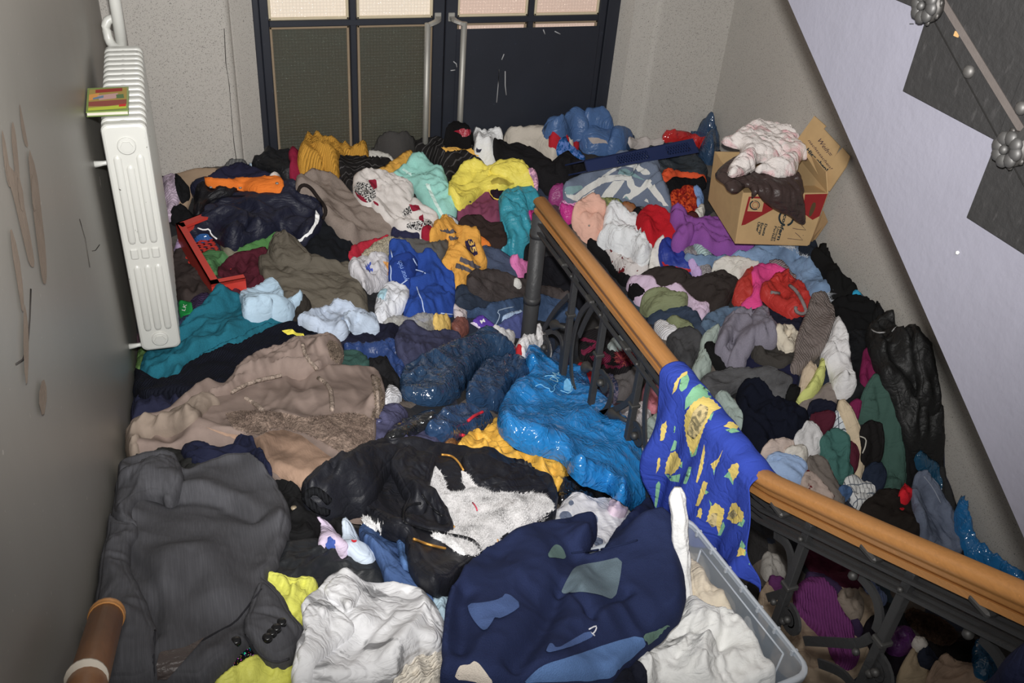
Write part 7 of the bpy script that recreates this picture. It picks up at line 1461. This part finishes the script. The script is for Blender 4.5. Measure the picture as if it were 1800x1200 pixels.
for s in np.linspace(0, 1, nS):
    ybm = yb0 + (yb1 - yb0) * s; zb = min(-1.95, float(np.interp(-ybm, -bz[:, 0], bz[:, 1]))) - .02
    for j in range(nT):
        t = j / (nT - 1)
        kk = max(0, (t - .28) / .72); y = (yS0 + (yS1 - yS0) * s) * (1 - kk) + ybm * kk
        if t < .1: k = t / .1; p = (XR + .052, zTop - .12 + .10 * k)
        elif t < .28:
            a = math.pi * (t - .1) / .18; p = (XR + .050 * math.cos(a), zTop - .028 + .036 * math.sin(a) + .002 * math.sin(y * 70))
        else: k = (t - .28) / .72; z = zTop - .028 + (zb - zTop + .028) * k; p = (float(fx(y, z)), z)
        V.append((p[0], y, p[1]))
for i in range(nS - 1):
    for j in range(nT - 1): Fc.append((i*nT+j, i*nT+j+1, (i+1)*nT+j+1, (i+1)*nT+j))
cl = obj('sunflower_cloth', V, Fc, fabric('cotton', (46, 67, 160)))
sd_ = cl.modifiers.new('thickness', 'SOLIDIFY'); sd_.thickness = .002; sd_.offset = 1
tag(cl, 'royal blue cloth printed with sunflowers draped over the handrail bend', 'cloth')
from mathutils.bvhtree import BVHTree
CB = BVHTree.FromPolygons([tuple(map(float, p)) for p in V], Fc)
def on_cloth(name, kind, rgb, P2, lift):
    if area(P2) < 0: P2 = P2[::-1]
    V2, Ff = tri_fill(P2, 4.0); out = []; ok = []
    for u, v in V2:
        r = nrm(ray(u, v)); h = CB.ray_cast(Vector((0, 0, 0)), Vector(r))
        if h[0] is None: out.append((0, 0, 0)); ok.append(False)
        else:
            n_ = np.array(h[1]); n_ = -n_ if n_.dot(r) > 0 else n_; out.append(np.array(h[0]) + n_ * lift); ok.append(True)
    Ff = [f[::-1] for f in Ff if all(ok[i] for i in f)]
    if not Ff: return
    used = sorted({i for f in Ff for i in f}); mp = {k: n for n, k in enumerate(used)}
    return obj(name, np.array([out[i] for i in used]), [[mp[i] for i in f] for f in Ff], fabric(kind, rgb), cl)
def cpatch(name, kind, rgb, s, lift=.0035, smooth=0): return on_cloth(name, kind, rgb, resample(chaikin(px(s), smooth), 3.0), lift)
YEL, GRN, BEI = (206, 182, 96), (122, 176, 138), (168, 156, 116)
def jag(s, n=9, amp=1.6, sd=1):   # petal fringe
    P2 = resample(px(s), max(3.0, 1.0)); L = np.arange(len(P2)); c = P2.mean(0); d = P2 - c; d /= np.linalg.norm(d, axis=1)[:, None] + 1e-9
    return P2 + d * (amp * ((L % 3 == 0) * 1.0 - .3))[:, None]
def flower(petal, disc=None, leaves=()):
    for l in leaves: cpatch('printed_leaf', 'cotton', GRN, l, .0030)
    on_cloth('printed_petals', 'cotton', YEL, jag(petal), .0042)
    if disc: cpatch('printed_disc', 'print', BEI, disc, .0056)
flower("Q 1335,370 1350,290 1400,225 1435,215 1425,240 1380,270 1365,340", None, ("Q 1390,260 1430,230 1448,270 1430,330 1395,358 1378,330",))
flower("Q 1420,590 1425,510 1470,440 1540,395 1600,410 1665,475 1610,500 1560,600 1520,720 1480,800 1440,720", "Q 1440,650 1480,500 1530,445 1580,470 1575,540 1530,640 1490,690", ("Q 1420,480 1425,400 1470,330 1520,300 1580,350 1620,400 1540,400 1470,440", "Q 1450,740 1520,710 1500,800 1465,815", "Q 1570,540 1620,500 1600,560"))
flower("Q 1690,600 1730,565 1790,600 1780,620 1720,615", None, ("Q 1700,625 1760,610 1800,640 1740,650",))
flower("Q 1245,690 1255,590 1290,560 1295,600 1270,690", None)
flower("Q 1280,920 1290,840 1320,780 1360,770 1400,850 1370,900 1330,940 1300,930", None, ("Q 1315,770 1345,690 1365,700 1355,760", "Q 1280,930 1330,945 1390,930 1380,990 1320,980", "Q 1370,870 1405,840 1400,890"))
flower("Q 1215,920 1225,820 1245,810 1240,880", None); cpatch('printed_leaf', 'cotton', GRN, "Q 1205,1150 1215,1000 1235,975 1248,1000 1235,1090 1220,1170")
cpatch('printed_leaf', 'cotton', GRN, "Q 1340,640 1345,585 1355,600 1348,640")
flower("Q 1500,980 1530,850 1560,720 1565,780 1545,900 1510,990", None); flower("Q 1605,860 1660,820 1690,760 1660,850 1625,910", None, ("Q 1620,900 1640,870 1625,945",))
flower("Q 1730,900 1760,860 1800,860 1800,930 1760,980", None, ("Q 1695,950 1740,900 1770,900 1760,1010 1730,960",))
flower("Q 1500,1150 1530,1050 1550,980 1585,990 1560,1080 1520,1160", None, ("Q 1560,1040 1590,1060 1565,1080",)); cpatch('printed_leaf', 'cotton', GRN, "Q 1410,1000 1450,880 1470,885 1455,950 1430,1005")
flower("W 970,60 1000,-40 1040,-70 1100,-20 1090,40 1060,150 1030,60", "W 980,60 1010,0 1050,0 1040,90 1010,100", ("W 1050,160 1090,60 1105,100 1075,165", "W 990,-90 1010,-60 1000,-40"))
flower("W 1120,40 1150,-60 1180,-70 1240,10 1230,60 1170,85", "W 1125,20 1170,-20 1200,20 1160,50", ("W 1190,90 1230,40 1245,60 1225,105",))
flower("W 1270,80 1290,30 1320,40 1300,120 1285,180", None); flower("W 1190,310 1205,250 1250,260 1240,300", None, ("W 1205,250 1220,195 1262,260 1240,310",)); flower("W 1340,300 1380,285 1375,330 1345,330", None, ("W 1265,360 1310,315 1360,330 1350,385 1290,385",))
flower("W 905,30 925,-30 945,-20 935,40", None)
# ---- navy cloth hung over the near end of the rail
P_ = [at(1690, 1270, 'X', 1.34), at(1760, 1190, 'X', 1.33), at(1850, 1120, 'X', 1.33)]
def drape(yc, zc): return None
c0 = at(1720, 1215, 'X', 1.36); V = []; Fc = []; n1, n2 = 30, 30
A_ = at(1718, 1215, 'X', 1.36); B_ = at(1812, 1128, 'X', 1.36); D_ = at(1800, 1330, 'X', 1.30)
for i in range(n1):
    for j in range(n2):
        s, t = i / (n1-1), j / (n2-1); p = A_ + (B_ - A_) * s * 1.6 + (D_ - A_) * t + np.array([-.03 * math.sin(math.pi * min(1, t * 2 + .2)) + .012 * math.sin(9 * s + 3 * t), 0, 0]); V.append(p)
for i in range(n1-1):
    for j in range(n2-1): Fc.append((i*n2+j, i*n2+j+1, (i+1)*n2+j+1, (i+1)*n2+j))
o = obj('jacket', V, Fc, fabric('cotton', (30, 34, 58))); sd_ = o.modifiers.new('thickness', 'SOLIDIFY'); sd_.thickness = .012
tag(o, 'navy jacket hanging on the near end of the banister in the bottom right corner', 'jacket')
# ================================================================ BOOK ON THE RADIATOR
zb_ = rzt + .004
q = [at(u, v, 'Z', zb_ + .016) for u, v in ((152, 155), (226, 152), (225, 194), (151, 197))]
q = [np.array([max(p[0], XL + .004), p[1], p[2]]) for p in q]
bk = empty('picture_book', (q[0] + q[2]) / 2 - [0, 0, .016]); tag(bk, 'small colourful hardback picture book lying on the white radiator', 'book')
def quadbox(name, Q, z0, z1, mat, inset=0., parent=bk):
    c_ = sum(Q) / 4; P_ = [p + (c_ - p) * inset for p in Q]; m = MB()
    m.hexa([np.array([p[0], p[1], z0]) for p in P_] + [np.array([p[0], p[1], z1]) for p in P_]); return m.build(name, mat, parent)
Q_ = [q[3], q[2], q[1], q[0]]
quadbox('back_cover', Q_, zb_, zb_ + .003, fabric('shiny', (96, 116, 60))); quadbox('page_block', Q_, zb_ + .003, zb_ + .013, fabric('card', (186, 178, 166)), .03)
cv = quadbox('front_cover', Q_, zb_ + .013, zb_ + .016, fabric('shiny', (112, 132, 60)))
def bp(s, t): return (q[0]*(1-s) + q[1]*s)*(1-t) + (q[3]*(1-s) + q[2]*s)*t
def print_(name, pts, rgb, lift): 
    P_ = [bp(s, t) + [0, 0, lift] for s, t in pts]; obj(name, P_, [list(range(len(P_)))[::-1]], fabric('flat', rgb), cv, False)
print_('cover_print', [(.05, .08), (.96, .05), (.96, .92), (.05, .95)], (150, 128, 66), .0006)
print_('cover_print', [(.05, .6), (.96, .55), (.96, .74), (.5, .8), (.05, .78)], (132, 70, 60), .0009); print_('cover_print', [(.05, .85), (.96, .78), (.96, .92), (.05, .96)], (170, 180, 50), .0009)
print_('cover_print', [(.05, .3), (.3, .25), (.25, .5), (.05, .55)], (196, 136, 66), .0010); print_('cover_print', [(.25, .35), (.75, .28), (.7, .5), (.3, .55)], (176, 140, 136), .0012); print_('cover_print', [(.70, .35), (.88, .33), (.9, .5), (.72, .5)], (82, 108, 70), .0014)
print_('cover_print', [(.2, .10), (.85, .06), (.85, .2), (.2, .24)], (140, 52, 44), .0012); print_('cover_print', [(.78, .76), (.95, .74), (.95, .84), (.78, .85)], (186, 44, 40), .0014); print_('cover_print', [(.15, .45), (.4, .36), (.4, .46), (.15, .52)], (96, 120, 140), .0016)
